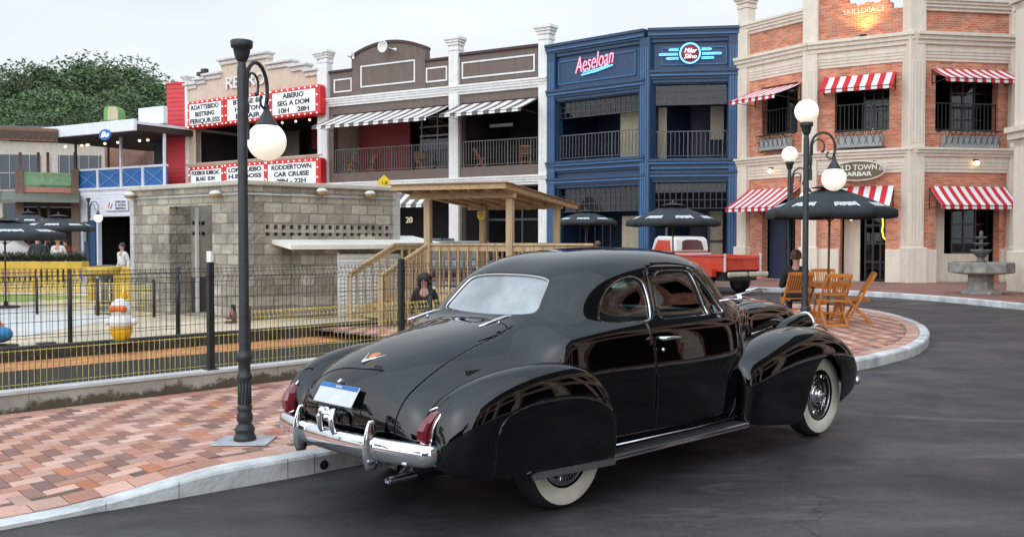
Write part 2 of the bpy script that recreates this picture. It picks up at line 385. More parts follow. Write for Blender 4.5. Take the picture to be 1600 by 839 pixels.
# ================================================================ ground
def ground_mat():
    m, N, K, B = new_mat('asphalt')
    t = N.new('ShaderNodeTexCoord')
    def noise(sc_, det=5, rough=.6, stretch=None, dist=0):
        n = N.new('ShaderNodeTexNoise'); n.inputs['Scale'].default_value = sc_; n.inputs['Detail'].default_value = det; n.inputs['Roughness'].default_value = rough; n.inputs['Distortion'].default_value = dist
        if stretch:
            mp = N.new('ShaderNodeMapping'); mp.inputs['Rotation'].default_value = (0, 0, math.radians(stretch[0])); mp.inputs['Scale'].default_value = stretch[1]; K.new(t.outputs['Object'], mp.inputs[0]); K.new(mp.outputs[0], n.inputs[0])
        else: K.new(t.outputs['Object'], n.inputs[0])
        return n.outputs['Fac']
    def ramp(src, a, b, ca, cb):
        r = N.new('ShaderNodeValToRGB'); r.color_ramp.elements[0].position = a; r.color_ramp.elements[1].position = b; r.color_ramp.elements[0].color = (*ca, 1); r.color_ramp.elements[1].color = (*cb, 1); K.new(src, r.inputs[0]); return r.outputs[0]
    def mixc(f, a, b):
        x = N.new('ShaderNodeMix'); x.data_type = 'RGBA'; K.new(f, x.inputs[0]); K.new(a, x.inputs[6]) if not isinstance(a, tuple) else setattr(x.inputs[6], 'default_value', (*a, 1)); K.new(b, x.inputs[7]) if not isinstance(b, tuple) else setattr(x.inputs[7], 'default_value', (*b, 1)); return x.outputs[2]
    base = ramp(noise(.55, 9, .68, (-44, (.7, 1.25, 1)), .5), .36, .66, (.015, .0148, .0148), (.060, .0595, .059))
    grit = ramp(noise(160, 3, .7), .35, .75, (0, 0, 0), (1, 1, 1))
    c = mixc(grit, base, base)
    g2 = N.new('ShaderNodeVectorMath'); g2.operation = 'SCALE'; mr = N.new('ShaderNodeMapRange'); mr.inputs[1].default_value = .3; mr.inputs[2].default_value = .7; mr.inputs[3].default_value = .35; mr.inputs[4].default_value = 1.75; K.new(noise(26, 8, .88), mr.inputs[0]); K.new(base, g2.inputs[0]); K.new(mr.outputs[0], g2.inputs['Scale'])
    dust = ramp(noise(.75, 9, .72, (-30, (.45, 1.3, 1)), .8), .57, .68, (0, 0, 0), (.55, .55, .55))
    c = mixc(dust, g2.outputs[0], (.135, .132, .127))
    specks = ramp(noise(9.5, 3, .5), .74, .76, (0, 0, 0), (.55, .55, .55))
    c = mixc(specks, c, (.22, .21, .20))
    vo = N.new('ShaderNodeTexVoronoi'); vo.feature = 'DISTANCE_TO_EDGE'; vo.inputs['Scale'].default_value = .33; wp = N.new('ShaderNodeVectorMath'); wp.operation = 'ADD'; nn = N.new('ShaderNodeTexNoise'); nn.inputs['Scale'].default_value = 2.2; nn.inputs['Detail'].default_value = 6; K.new(t.outputs['Object'], nn.inputs[0]); K.new(t.outputs['Object'], wp.inputs[0]); K.new(nn.outputs['Color'], wp.inputs[1]); K.new(wp.outputs[0], vo.inputs['Vector'])
    crk = ramp(vo.outputs['Distance'], .0, .006, (.8, .8, .8), (0, 0, 0)); c = mixc(crk, c, (.012, .012, .012))
    K.new(c, B.inputs['Base Color'])
    rr = N.new('ShaderNodeMapRange'); rr.inputs[1].default_value = .3; rr.inputs[2].default_value = .7; rr.inputs[3].default_value = .36; rr.inputs[4].default_value = .72; K.new(noise(1.2, 6), rr.inputs[0]); K.new(rr.outputs[0], B.inputs['Roughness'])
    b = N.new('ShaderNodeBump'); b.inputs['Strength'].default_value = .55; b.inputs['Distance'].default_value = .006; K.new(noise(120, 4, .7), b.inputs['Height'])
    b2 = N.new('ShaderNodeBump'); b2.inputs['Strength'].default_value = .3; b2.inputs['Distance'].default_value = .05; K.new(noise(2.5, 4), b2.inputs['Height']); K.new(b.outputs[0], b2.inputs['Normal']); K.new(b2.outputs[0], B.inputs['Normal'])
    return m
mb = MB(); mb.add([(-500, -300, 0), (500, -300, 0), (500, 700, 0), (-500, 700, 0)], [(0, 1, 2, 3)])
tag(mb.build('road', ground_mat()), kind='structure')

KERBC = mat('kerb_concrete', (.60, .60, .585), .8, 0, .28, 2.6, .3, bscale=30)
def seg_path(pts, step=.15):
    o = [Vector(pts[0])]
    for a, b in zip(pts[:-1], pts[1:]):
        a, b = Vector(a), Vector(b); n = max(1, int((b-a).length/step))
        for i in range(1, n+1): o.append(a.lerp(b, i/n))
    return o
def smoothpath(pts, n=8):
    o = []; m = len(pts)
    for i in range(m-1):
        p0, p1, p2, p3 = [Vector(pts[max(0, min(m-1, k))]) for k in (i-1, i, i+1, i+2)]
        for k in range(n):
            u = k/n; o.append(.5*((2*p1)+(-p0+p2)*u+(2*p0-5*p1+4*p2-p3)*u*u+(-p0+3*p1-3*p2+p3)*u**3))
    o.append(Vector(pts[-1])); return o
# kerb face line of the peninsula (outer foot), from left foreground round the tip and back
KB = [(-10.5, -1.6), (-6.2, 2.45), (-2.96, 5.52), (-2.41, 6.0), (-1.58, 6.72), (-1.14, 7.13), (1.5, 9.6), (4.35, 12.22), (5.0, 12.88), (5.82, 13.85), (6.48, 14.95), (7.02, 16.1), (7.48, 17.4), (7.82, 18.9), (7.97, 20.4), (7.85, 21.7), (7.3, 22.7), (6.2, 23.3), (4.5, 23.5), (0, 23.6)]
path = smoothpath(KB, 10)
def kerb_h(p):
    """the kerb drops to a ramp at the left"""
    s = (p.x+2.96)*.72+(p.y-5.52)*.69; t = min(1, max(0, (s-.25)/1.25)); t = t*t*(3-2*t)
    return .028+(.145-.028)*t
def offs(path, d):
    o = []
    for i, p in enumerate(path):
        a = path[max(0, i-1)]; b = path[min(len(path)-1, i+1)]; t = (b-a).normalized(); o.append(p+Vector((-t.y, t.x))*d)
    return o
mb = MB(); n = len(path); secs = [(0, 0), (0.0, .82), (.012, .95), (.035, 1.0), (.15, 1.0), (.158, .9)]
rings = []
for k, (d, hz) in enumerate(secs):
    pp = offs(path, d)
    rings.append([(p.x, p.y, kerb_h(path[i])*hz+(.0 if k else -.02)) for i, p in enumerate(pp)])
vs = [q for r in rings for q in r]; fs = [(k*n+i, k*n+i+1, (k+1)*n+i+1, (k+1)*n+i) for k in range(len(secs)-1) for i in range(n-1)]
mb.add(vs, fs, 0, False); tag(mb.build('kerb', KERBC), kind='structure')
mb = MB(); mb.tube([(-1.36, 6.915, .052), (-1.375, 6.93, .052)], .035, 16); tag(mb.build('drain_hole', mat('drain_shade', (.006, .006, .006), .95)), 'round black drain opening in the white kerb under the car bumper', 'drain')  # short black tube stands in for the shade inside the drain
# kerb joints: dark hairlines
mb = MB()
for i in range(12, n-40, 7):
    p = path[i]; a = path[i+1]-path[i-1]; a.normalize(); h = kerb_h(p)
    if 4 < p.y < 16: mb.box(-.0025, .0025, -.0012, .15, 0, h+.0015) if False else mb.beam((p.x+a.y*.0015, p.y-a.x*.0015, h*.5), (p.x+a.y*.0008-a.y*.001, p.y-a.x*.0008+a.x*.001, h*.5), .004, h)
tag(mb.build('kerb_joint', mat('joint_dirt', (.09, .085, .075), .95)), kind='structure')

inner = offs(path, .155)
WL0 = Vector((-4.51, 8.42)); WDIR = Vector((2.58, 2.65)).normalized(); WN = Vector((-WDIR.y, WDIR.x))
def wallpt(s, t=0.0): return WL0+WDIR*s+WN*t
WEND = 6.6                                                    # where the low wall ends behind the car
poly = [(p.x, p.y) for p in inner]+[(0, 23.4)]+[tuple(wallpt(WEND, 9)), tuple(wallpt(WEND, -.0)), tuple(wallpt(-12, 0))]
POLY = np.array(poly)
def pav_z(x, y):
    p = Vector((x, y)); s = (p-Vector((-2.96, 5.52))).dot(Vector((.72, .69))); t = min(1, max(0, (s-.25)/1.25)); t = t*t*(3-2*t); hk = .028+.117*t
    d = max(0, (p-Vector((-2.96, 5.52))).dot(Vector((-.69, .72)))); k = min(1, d/1.9); return hk+(.145-hk)*k-.004
# sand bed
mb = MB(); g = .25
gx = np.arange(-11, 9, g); gy = np.arange(-2, 24, g)
cen = np.array([(x+g/2, y+g/2) for x in gx for y in gy]); dd = sdf(cen, POLY)
k = 0
for x in gx:
    for y in gy:
        if dd[k] < .0:
            mb.add([(a, b, pav_z(a, b)-.007) for a, b in ((x, y), (x+g, y), (x+g, y+g), (x, y+g))], [(0, 1, 2, 3)])
        k += 1
tag(mb.build('sand_bed', mat('joint_sand', (.16, .11, .085), .95, 0, .3, 8)), kind='structure')
# pavers: 90 degree herringbone with a border course
PV, PF, PC = [], [], []
rnd = random.Random(3)
LIGHT = [(0.539, 0.297, 0.213), (0.586, 0.344, 0.262), (0.493, 0.249, 0.172), (0.623, 0.396, 0.307), (0.53, 0.31, 0.238)]
DARKP = [(0.34, 0.144, 0.099), (0.26, 0.126, 0.095), (0.38, 0.177, 0.117), (0.235, 0.126, 0.099), (0.42, 0.195, 0.126), (0.45, 0.167, 0.081), (0.31, 0.163, 0.122), (0.27, 0.144, 0.113)]
BORD = [(0.558, 0.313, 0.228), (0.521, 0.278, 0.199), (0.595, 0.357, 0.274), (0.446, 0.209, 0.141), (0.567, 0.335, 0.249)]
def paver(cx, cy, ang, l, wd, col, gap=.0035, flat=False):
    ca, sa = math.cos(ang), math.sin(ang); hl, hw = l/2-gap, wd/2-gap; b = .003
    dz = rnd.uniform(-.0015, .0015); tx, ty = rnd.uniform(-.006, .006), rnd.uniform(-.006, .006)
    base = len(PV)
    def P(u, v, z): 
        x, y = cx+u*ca-v*sa, cy+u*sa+v*ca; return (x, y, pav_z(x, y)+dz+tx*u+ty*v+z)
    for (e, z) in ((0, -.012), (0, -b), (b, 0)):
        for (u, v) in ((-hl+e, -hw+e), (hl-e, -hw+e), (hl-e, hw-e), (-hl+e, hw-e)): PV.append(P(u, v, z))
    fs = [(8, 9, 10, 11)]
    for k in range(4):
        k2 = (k+1) % 4; fs.append((4+k, 4+k2, 8+k2, 8+k)); fs.append((k, k2, 4+k2, 4+k))
    j = rnd.uniform(.86, 1.14)
    for f in fs: PF.append(tuple(base+i for i in f)); PC.append(tuple(min(1, c*j*rnd.uniform(.97, 1.03)) for c in col))
ang0 = math.radians(45.0); ca, sa = math.cos(ang0), math.sin(ang0); U = .105
cand = []
for nn in range(-330, 330):
    for mm in range(-160, 160):
        ox, oy = nn+2*mm, nn-2*mm
        for typ, (cx, cy) in enumerate(((ox+1, oy+.5), (ox+.5, oy+2))):
            x, y = cx*U, cy*U
            X, Y = x*ca-y*sa, x*sa+y*ca
            if -6.6 < X < 8 and 4.2 < Y < 23.5: cand.append((X, Y, typ))
cand = np.array(cand); dd = sdf(cand[:, :2], POLY)
cand = cand[(dd < -.225)]
# nothing but what the road side shows: drop the part hidden deep behind the car and wall
for X, Y, typ in cand:
    if Y > 17 and X < 2.5: continue
    col = rnd.choice(LIGHT) if typ == 0 else rnd.choice(DARKP)
    if rnd.random() < .10: col = rnd.choice(LIGHT+DARKP)
    paver(X, Y, ang0+(0 if typ == 0 else math.pi/2), 2*U, U, col)
def course(pts, d, l, wd):
    pp = offs(pts, d); acc = 0; out = []
    for a, b in zip(pp[:-1], pp[1:]):
        L_ = (b-a).length; t = (l-acc) if acc else 0
        while t < L_: out.append((a+(b-a)*(t/L_), math.atan2(b.y-a.y, b.x-a.x))); t += l
        acc = l-(t-L_)
        if acc >= l: acc = 0
    return out
for p, a in course(path[14:], .155+.105, .21, .20):
    if not (p.y > 23 and p.x < 3): paver(p.x, p.y, a, .21, .20, rnd.choice(BORD))
wl = [wallpt(s, 0) for s in np.arange(-9, WEND, .5)]
for p, a in course(wl, -.105, .21, .20): paver(p.x, p.y, a, .21, .20, rnd.choice(BORD))
me = bpy.data.meshes.new('pavement'); me.from_pydata(PV, [], PF)
at_ = me.attributes.new('brick_tone', 'FLOAT_COLOR', 'FACE'); at_.data.foreach_set('color', np.array([(*c, 1) for c in PC], dtype=np.float32).ravel())
m, N, K, B = new_mat('clay_pavers'); a = N.new('ShaderNodeAttribute'); a.attribute_name = 'brick_tone'; t = N.new('ShaderNodeTexCoord')
n1 = N.new('ShaderNodeTexNoise'); n1.inputs['Scale'].default_value = 2.2; n1.inputs['Detail'].default_value = 8; n1.inputs['Roughness'].default_value = .7; K.new(t.outputs['Object'], n1.inputs[0])
n2 = N.new('ShaderNodeTexNoise'); n2.inputs['Scale'].default_value = 60; n2.inputs['Detail'].default_value = 5; K.new(t.outputs['Object'], n2.inputs[0])
mr = N.new('ShaderNodeMapRange'); mr.inputs[1].default_value = .3; mr.inputs[2].default_value = .7; mr.inputs[3].default_value = .82; mr.inputs[4].default_value = 1.12; K.new(n1.outputs[0], mr.inputs[0])
m2 = N.new('ShaderNodeMapRange'); m2.inputs[1].default_value = .3; m2.inputs[2].default_value = .7; m2.inputs[3].default_value = .86; m2.inputs[4].default_value = 1.12; K.new(n2.outputs[0], m2.inputs[0])
mm_ = N.new('ShaderNodeMath'); mm_.operation = 'MULTIPLY'; K.new(mr.outputs[0], mm_.inputs[0]); K.new(m2.outputs[0], mm_.inputs[1])
vm = N.new('ShaderNodeVectorMath'); vm.operation = 'SCALE'; K.new(a.outputs['Color'], vm.inputs[0]); K.new(mm_.outputs[0], vm.inputs['Scale'])
K.new(vm.outputs[0], B.inputs['Base Color']); B.inputs['Roughness'].default_value = .72
b = N.new('ShaderNodeBump'); b.inputs['Strength'].default_value = .4; b.inputs['Distance'].default_value = .003; K.new(n2.outputs[0], b.inputs['Height']); K.new(b.outputs[0], B.inputs['Normal'])
me.materials.append(m); me.update(); tag(link(me, 'pavement'), kind='structure')

# ---- the far pavement in front of the buildings
FK = [(-30, 44), (-12, 38), (0, 35.2), (4.5, 33.4), (7.38, 31.6), (9.3, 30.0), (10.7, 28.31), (11.57, 26.4), (12.1, 24.2), (12.4, 21.5), (12.6, 17), (12.8, 8), (13, -12)]
fp = smoothpath(FK, 6); fo = offs(fp, .17)
mb = MB(); n = len(fp); vs = []
for pp, z in ((fp, -.01), (fp, .13), (offs(fp, .015), .15), (fo, .15)): vs += [(p.x, p.y, z) for p in pp]
mb.add(vs, [(k*n+i, k*n+i+1, (k+1)*n+i+1, (k+1)*n+i) for k in range(3) for i in range(n-1)])
tag(mb.build('kerb', KERBC), kind='structure')
def pavmat():
    m, N, K, B = new_mat('far_pavers'); t = N.new('ShaderNodeTexCoord'); mp = N.new('ShaderNodeMapping'); mp.inputs['Rotation'].default_value = (0, 0, math.radians(28)); K.new(t.outputs['Object'], mp.inputs[0])
    br = N.new('ShaderNodeTexBrick'); br.inputs['Scale'].default_value = 1; br.inputs['Brick Width'].default_value = .21; br.inputs['Row Height'].default_value = .105; br.inputs['Mortar Size'].default_value = .006
    br.inputs['Color1'].default_value = (.33, .14, .095, 1); br.inputs['Color2'].default_value = (.20, .105, .085, 1); br.inputs['Mortar'].default_value = (.12, .08, .06, 1); K.new(mp.outputs[0], br.inputs[0])
    n1 = N.new('ShaderNodeTexNoise'); n1.inputs['Scale'].default_value = .8; n1.inputs['Detail'].default_value = 8; K.new(t.outputs['Object'], n1.inputs[0]); mr = N.new('ShaderNodeMapRange'); mr.inputs[3].default_value = .7; mr.inputs[4].default_value = 1.4; K.new(n1.outputs[0], mr.inputs[0])
    v = N.new('ShaderNodeVectorMath'); v.operation = 'SCALE'; K.new(br.outputs[0], v.inputs[0]); K.new(mr.outputs[0], v.inputs['Scale']); K.new(v.outputs[0], B.inputs['Base Color']); B.inputs['Roughness'].default_value = .8; return m
mb = MB(); back = [(60, -12), (60, 60), (-60, 75), (-60, 50)]
ring = [(p.x, p.y, .146) for p in fo]; 
vs = ring+[(p.x+(30 if p.x > 12 else 6), p.y+26, .146) for p in fo]
mb.add(vs, [(i, i+1, n+i+1, n+i) for i in range(n-1)])
tag(mb.build('far_pavement', pavmat()), kind='structure')

# ---- fenced yard: mulch, orange track, dark edging, pale floor
def strip(mb, t0, t1, z0, z1=None, s0=-14, s1=26, mi=0):
    a, b, c, d = wallpt(s0, t0), wallpt(s1, t0), wallpt(s1, t1), wallpt(s0, t1); z1 = z0 if z1 is None else z1
    mb.add([(a.x, a.y, z0), (b.x, b.y, z0), (c.x, c.y, z1), (d.x, d.y, z1)], [(0, 1, 2, 3)], mi)
mb = MB(); strip(mb, .15, 3.90, .02, s1=WEND); tag(mb.build('mulch', mat('dark_mulch', (.035, .030, .022), .95, 0, .6, 30, 1.0, bscale=90)), kind='structure')
mb = MB(); strip(mb, 3.9, 5.0, .008, s1=WEND+1); tag(mb.build('clay_track', mat('orange_clay', (.52, .21, .08), .85, 0, .25, 3, .3)), kind='structure')
mb = MB()
def wbox(mb, s0, s1, t0, t1, z0, z1, mi=0):
    P = [wallpt(s0, t0), wallpt(s1, t0), wallpt(s1, t1), wallpt(s0, t1)]
    mb.add([(p.x, p.y, z) for z in (z0, z1) for p in P], [(0, 3, 2, 1), (4, 5, 6, 7), (0, 1, 5, 4), (1, 2, 6, 5), (2, 3, 7, 6), (3, 0, 4, 7)], mi)
wbox(mb, -14, 8.0, 4.95, 5.15, 0, .20)
tag(mb.build('dark_edging', mat('dark_stone', (.045, .042, .034), .9, 0, .5, 12, .8, bscale=40)), kind='structure')
FLOORM = mat('play_floor', (.58, .475, .33), .8, 0, .18, .7, .1)
mb = MB(); mb.add([(p[0], p[1], .155) for p in [tuple(wallpt(-14, 5.1)), tuple(wallpt(9, 5.1)), (3.2, 23.0), (-4, 34), (-30, 42), (-40, 10)]], [(0, 1, 2, 3, 4, 5)]); tag(mb.build('play_floor', FLOORM), kind='structure')
mb = MB(); P = [(-20, 12), (-7.7, 15.2), (-7.6, 18.5), (-9.5, 21.5), (-26, 26)]; mb.add([(x, y, .160) for x, y in P], [tuple(range(5))]); tag(mb.build('pale_court', mat('court_paint', (.60, .585, .55), .6, 0, .08, 1)), kind='structure')
mb = MB(); P = [(-12, 23.5), (-11.0, 26), (-26, 31), (-27, 27.5)]; mb.add([(x, y, .160) for x, y in P], [(0, 1, 2, 3)]); tag(mb.build('grass', mat('lawn', (.20, .27, .05), .9, 0, .3, 3)), kind='stuff')

# ---- low concrete wall
def wallmat():
    m, N, K, B = new_mat('old_concrete'); t = N.new('ShaderNodeTexCoord'); sx = N.new('ShaderNodeSeparateXYZ'); K.new(t.outputs['Object'], sx.inputs[0])
    n1 = N.new('ShaderNodeTexNoise'); n1.inputs['Scale'].default_value = 1.6; n1.inputs['Detail'].default_value = 8; n1.inputs['Roughness'].default_value = .7; K.new(t.outputs['Object'], n1.inputs[0])
    r = N.new('ShaderNodeValToRGB'); r.color_ramp.elements[0].color = (.25, .235, .20, 1); r.color_ramp.elements[1].color = (.44, .42, .37, 1); r.color_ramp.elements[0].position = .3; r.color_ramp.elements[1].position = .7; K.new(n1.outputs[0], r.inputs[0])
    n2 = N.new('ShaderNodeTexNoise'); n2.inputs['Scale'].default_value = 3.4; n2.inputs['Detail'].default_value = 7; n2.inputs['Roughness'].default_value = .75; K.new(t.outputs['Object'], n2.inputs[0])
    mh = N.new('ShaderNodeMapRange'); mh.inputs[1].default_value = .12; mh.inputs[2].default_value = .33; mh.inputs[3].default_value = .30; mh.inputs[4].default_value = -.10; K.new(sx.outputs[2], mh.inputs[0])
    ad = N.new('ShaderNodeMath'); K.new(n2.outputs[0], ad.inputs[0]); K.new(mh.outputs[0], ad.inputs[1])
    r2 = N.new('ShaderNodeValToRGB'); r2.color_ramp.elements[0].position = .56; r2.color_ramp.elements[1].position = .66; K.new(ad.outputs[0], r2.inputs[0])
    x = N.new('ShaderNodeMix'); x.data_type = 'RGBA'; K.new(r2.outputs[0], x.inputs[0]); K.new(r.outputs[0], x.inputs[6]); x.inputs[7].default_value = (.085, .072, .045, 1)
    K.new(x.outputs[2], B.inputs['Base Color']); B.inputs['Roughness'].default_value = .9
    b = N.new('ShaderNodeBump'); b.inputs['Strength'].default_value = .3; b.inputs['Distance'].default_value = .01; n3 = N.new('ShaderNodeTexNoise'); n3.inputs['Scale'].default_value = 40; K.new(t.outputs['Object'], n3.inputs[0]); K.new(n3.outputs[0], b.inputs['Height']); K.new(b.outputs[0], B.inputs['Normal']); return m
lw = thing('low_wall', 'low stained concrete wall under the wire fence beside the brick pavement', 'wall', (0, 0, 0))
mb = MB(); s = -10.0
while s < WEND: wbox(mb, s+.003, min(s+1.28, WEND)-.003, .0, .15, .10, .305); s += 1.28
mb.build('wall', wallmat(), lw)
mb = MB(); s = -10.0
while s < WEND: wbox(mb, s+.002, min(s+1.28, WEND)-.002, -.015, .165, .307, .335); s += 1.28
mb.build('coping', mat('coping_concrete', (.55, .55, .53), .8, 0, .15, 4), lw)
# ================================================================ wire fences
def at_px(x, z, t):
    """s on the line t behind the wall seen at picture column x"""
    k = (x-800)/FPX; p = wallpt(0, t); return (k*p.y-p.x)/(WDIR.x-k*WDIR.y)
BLKM = mat('fence_black', (.018, .019, .021), .45, 0, .2, 8); YELM = mat('fence_yellow', (.90, .66, .20), .5, 0, .2, 6)
def W3(s, t, z): p = wallpt(s, t); return (p.x, p.y, z)
def mesh_panel(s0, s1, t, z0, z1, spacing, r, folds, n=4, P=None):
    P = P or W3; mb = MB(); s = s0
    zs = [z0]
    for f in folds: zs += [f-.05, f, f+.05]
    zs.append(z1)
    while s <= s1+1e-6:
        pts = [P(s, t, z0)]
        for f in folds: pts += [P(s, t, f-.05), P(s, t-.035, f), P(s, t, f+.05)]
        pts.append(P(s, t, z1)); mb.tube(pts, r, n, caps=False); s += spacing
    hz = [z0+.03]
    for f in folds: hz += [f-.05, f, f+.05]
    hz += [z1-.015]; hz += [(z0+z1)*.5-.06, z0+(z1-z0)*.28, z0+(z1-z0)*.70]
    for z in hz:
        tt = t-.035 if any(abs(z-f) < 1e-6 for f in folds) else t
        mb.tube([P(s0, tt, z), P(s1, tt, z)], r*1.15, n, caps=False)
    return mb
fe = thing('wire_fence', 'tall black wire mesh fence with square posts on the low concrete wall', 'fence', (0, 0, 0))
S1 = at_px(328, 0, .075); S2 = at_px(627, 0, .075); posts = [S1-2*(S2-S1), S1-(S2-S1), S1, S2, S2+2.4]
# positions measured: post near the lamp and post by the car roof
for a, b in zip(posts[:-1], posts[1:]):
    mesh_panel(a+.03, b-.03, .075, .355, 1.40, .052, .0024, [1.30]).build('mesh_panel', BLKM, fe)
for s in posts:
    mb = MB(); c = wallpt(s, .075); b_ = .03
    pr = [c-WDIR*b_-WN*b_, c+WDIR*b_-WN*b_, c+WDIR*b_+WN*b_, c-WDIR*b_+WN*b_]
    mb.add([(p.x, p.y, z) for z in (.335, 1.45) for p in pr], [(0, 3, 2, 1), (4, 5, 6, 7), (0, 1, 5, 4), (1, 2, 6, 5), (2, 3, 7, 6), (3, 0, 4, 7)])
    pr = [c-WDIR*.06-WN*.055, c+WDIR*.06-WN*.055, c+WDIR*.06+WN*.055, c-WDIR*.06+WN*.055]
    mb.add([(p.x, p.y, z) for z in (.3355, .347) for p in pr], [(0, 3, 2, 1), (4, 5, 6, 7), (0, 1, 5, 4), (1, 2, 6, 5), (2, 3, 7, 6), (3, 0, 4, 7)])
    p = mb.build('post', BLKM, fe)
    mb = MB()
    for z in (.45, .9, 1.33): mb.box(-.022, .022, -.045, -.03, z-.025, z+.025)
    for o in mb.each('clamp', BLKM, p): o.location = (c.x, c.y, 0); o.rotation_euler = (0, 0, math.atan2(WDIR.y, WDIR.x))
yf = thing('yellow_fence', 'low yellow wire fence just behind the tall black mesh fence', 'fence', (0, 0, 0))
SY = at_px(388, 0, .42)
mesh_panel(-5.5, SY, .42, .12, .66,   .056, .0031, []).build('mesh_panel', YELM, yf)
mesh_panel(SY+.02, SY+2.6, .42, .12, .90,   .056, .0031, [.82]).build('mesh_panel', YELM, yf)
mesh_panel(SY+2.7, SY+4.0, .42, .12, .90,   .056, .0031, [.82]).build('mesh_panel', YELM, yf)
for s in (-3.0, -.2, SY, SY+2.65):
    mb = MB(); c = wallpt(s, .42); mb.tube([(c.x, c.y, .1), (c.x, c.y, .70 if s < SY else .95)], .022, 8); mb.build('post', BLKM if s >= SY else YELM, yf)
# inner fence on the plaza edge
inf = thing('inner_fence', 'black mesh fence on thin posts standing along the edge of the pale play floor', 'fence', (0, 0, 0))
for x in (-70, 108, 277): 
    s = at_px(x, 0, 5.3); mb = MB(); c = wallpt(s, 5.3); mb.tube([(c.x, c.y, .15), (c.x, c.y, 1.25)], .035, 8); mb.build('post', BLKM, inf)
mesh_panel(at_px(-70, 0, 5.3), at_px(277, 0, 5.3), 5.3, .25, 1.18, .11, .0035, [1.1]).build('mesh_panel', BLKM, inf)
yi = thing('yellow_railing', 'low yellow mesh railing in front of the grey block building doorway', 'fence', (0, 0, 0))
def PY(s, t, z): return (-9.9+s*.78, 19.7-s*.20, z)
mesh_panel(.2, 3.6, 0, .2, .82, .07, .004, [.76], P=PY).build('mesh_panel', YELM, yi)
for s in (.2, 2.0, 3.6):
    mb = MB(); x, y, _ = PY(s, 0, 0); mb.tube([(x, y, .15), (x, y, .9)], .03, 8); mb.build('post', BLKM, yi)
# ================================================================ facades
class Fac:
    """a straight piece of facade from A to B (left to right as seen); local x along, y inward, z up"""
    def __init__(s, A, B):
        s.A = Vector(A[:2]); s.B = Vector(B[:2]); s.W = (s.B-s.A).length; s.ang = math.atan2(s.B.y-s.A.y, s.B.x-s.A.x)
        s.t = (s.B-s.A).normalized(); s.n = Vector((-s.t.y, s.t.x))
    def px(s, x, y, d=0.0):
        r = ray(x, y); P = s.A+s.n*d; den = r[0]*s.n.x+r[1]*s.n.y; k = (P.x*s.n.x+P.y*s.n.y)/den
        q = Vector((r[0]*k, r[1]*k)); return ((q-s.A).dot(s.t), EYE[2]+r[2]*k)
    def x(s, x, y=300, d=0.0): return s.px(x, y, d)[0]
    def z(s, x, y, d=0.0): return s.px(x, y, d)[1]
    def world(s, a, d, z): p = s.A+s.t*a+s.n*d; return (p.x, p.y, z)
    def build(s, mb, name, mats, parent):
        o = mb.build(name, mats, parent); o.location = (s.A.x-parent.location.x, s.A.y-parent.location.y, -parent.location.z); o.rotation_euler = (0, 0, s.ang-parent.rotation_euler.z); return o
    def beach(s, mb, name, mats, parent):
        for o in mb.each(name, mats, parent): o.location = (s.A.x-parent.location.x, s.A.y-parent.location.y, -parent.location.z); o.rotation_euler = (0, 0, s.ang-parent.rotation_euler.z)
    def empty(s, name, label, cat, group=None, z=0): return thing(name, label, cat, (s.A.x, s.A.y, 0), 0, group)
def wall_holes(mb, x0, x1, z0, z1, holes, th=.3, y0=0.0, mi=0, reveal=True, back=True):
    xs = sorted({x0, x1}|{min(max(h[i], x0), x1) for h in holes for i in (0, 1)}); zs = sorted({z0, z1}|{min(max(h[i], z0), z1) for h in holes for i in (2, 3)})
    for a, b in zip(xs[:-1], xs[1:]):
        for c, d in zip(zs[:-1], zs[1:]):
            if b-a < 1e-4 or d-c < 1e-4: continue
            mx_, mz_ = (a+b)/2, (c+d)/2
            if any(h[0] < mx_ < h[1] and h[2] < mz_ < h[3] for h in holes): continue
            mb.add([(a, y0, c), (b, y0, c), (b, y0, d), (a, y0, d)], [(0, 1, 2, 3)], mi)
            if back: mb.add([(a, y0+th, c), (b, y0+th, c), (b, y0+th, d), (a, y0+th, d)], [(3, 2, 1, 0)], mi)
    if reveal:
        for h in holes:
            a, b, c, d = h[:4]; y1 = y0+th
            mb.add([(a, y0, c), (a, y1, c), (a, y1, d), (a, y0, d)], [(0, 1, 2, 3)], mi); mb.add([(b, y0, c), (b, y1, c), (b, y1, d), (b, y0, d)], [(3, 2, 1, 0)], mi)
            mb.add([(a, y0, d), (b, y0, d), (b, y1, d), (a, y1, d)], [(3, 2, 1, 0)], mi); mb.add([(a, y0, c), (b, y0, c), (b, y1, c), (a, y1, c)], [(0, 1, 2, 3)], mi)
    return mb
def room(mb, x0, x1, y0, y1, z0, z1, mi=0):
    """inside faces of a room open towards the street"""
    mb.add([(x0, y0, z0), (x1, y0, z0), (x1, y1, z0), (x0, y1, z0), (x0, y0, z1), (x1, y0, z1), (x1, y1, z1), (x0, y1, z1)], [(0, 1, 2, 3), (7, 6, 5, 4), (3, 2, 6, 7), (0, 3, 7, 4), (2, 1, 5, 6)], mi)
def cornice(mb, x0, x1, z0, z1, d, mi=0, steps=((0, .35), (.28, .6), (.55, .8), (.8, 1.0)), y=0.0):
    """stepped moulding between z0 and z1, deepest at the top"""
    h = z1-z0; prof = [(y+.02, z0)]
    for k, (f, g) in enumerate(steps):
        prof.append((y-d*g, z0+h*f)); nf = steps[k+1][0] if k+1 < len(steps) else 1.0; prof.append((y-d*g, z0+h*nf))
    prof.append((y+.02, z1)); mb.prism(prof, 0, x0, x1, mi)
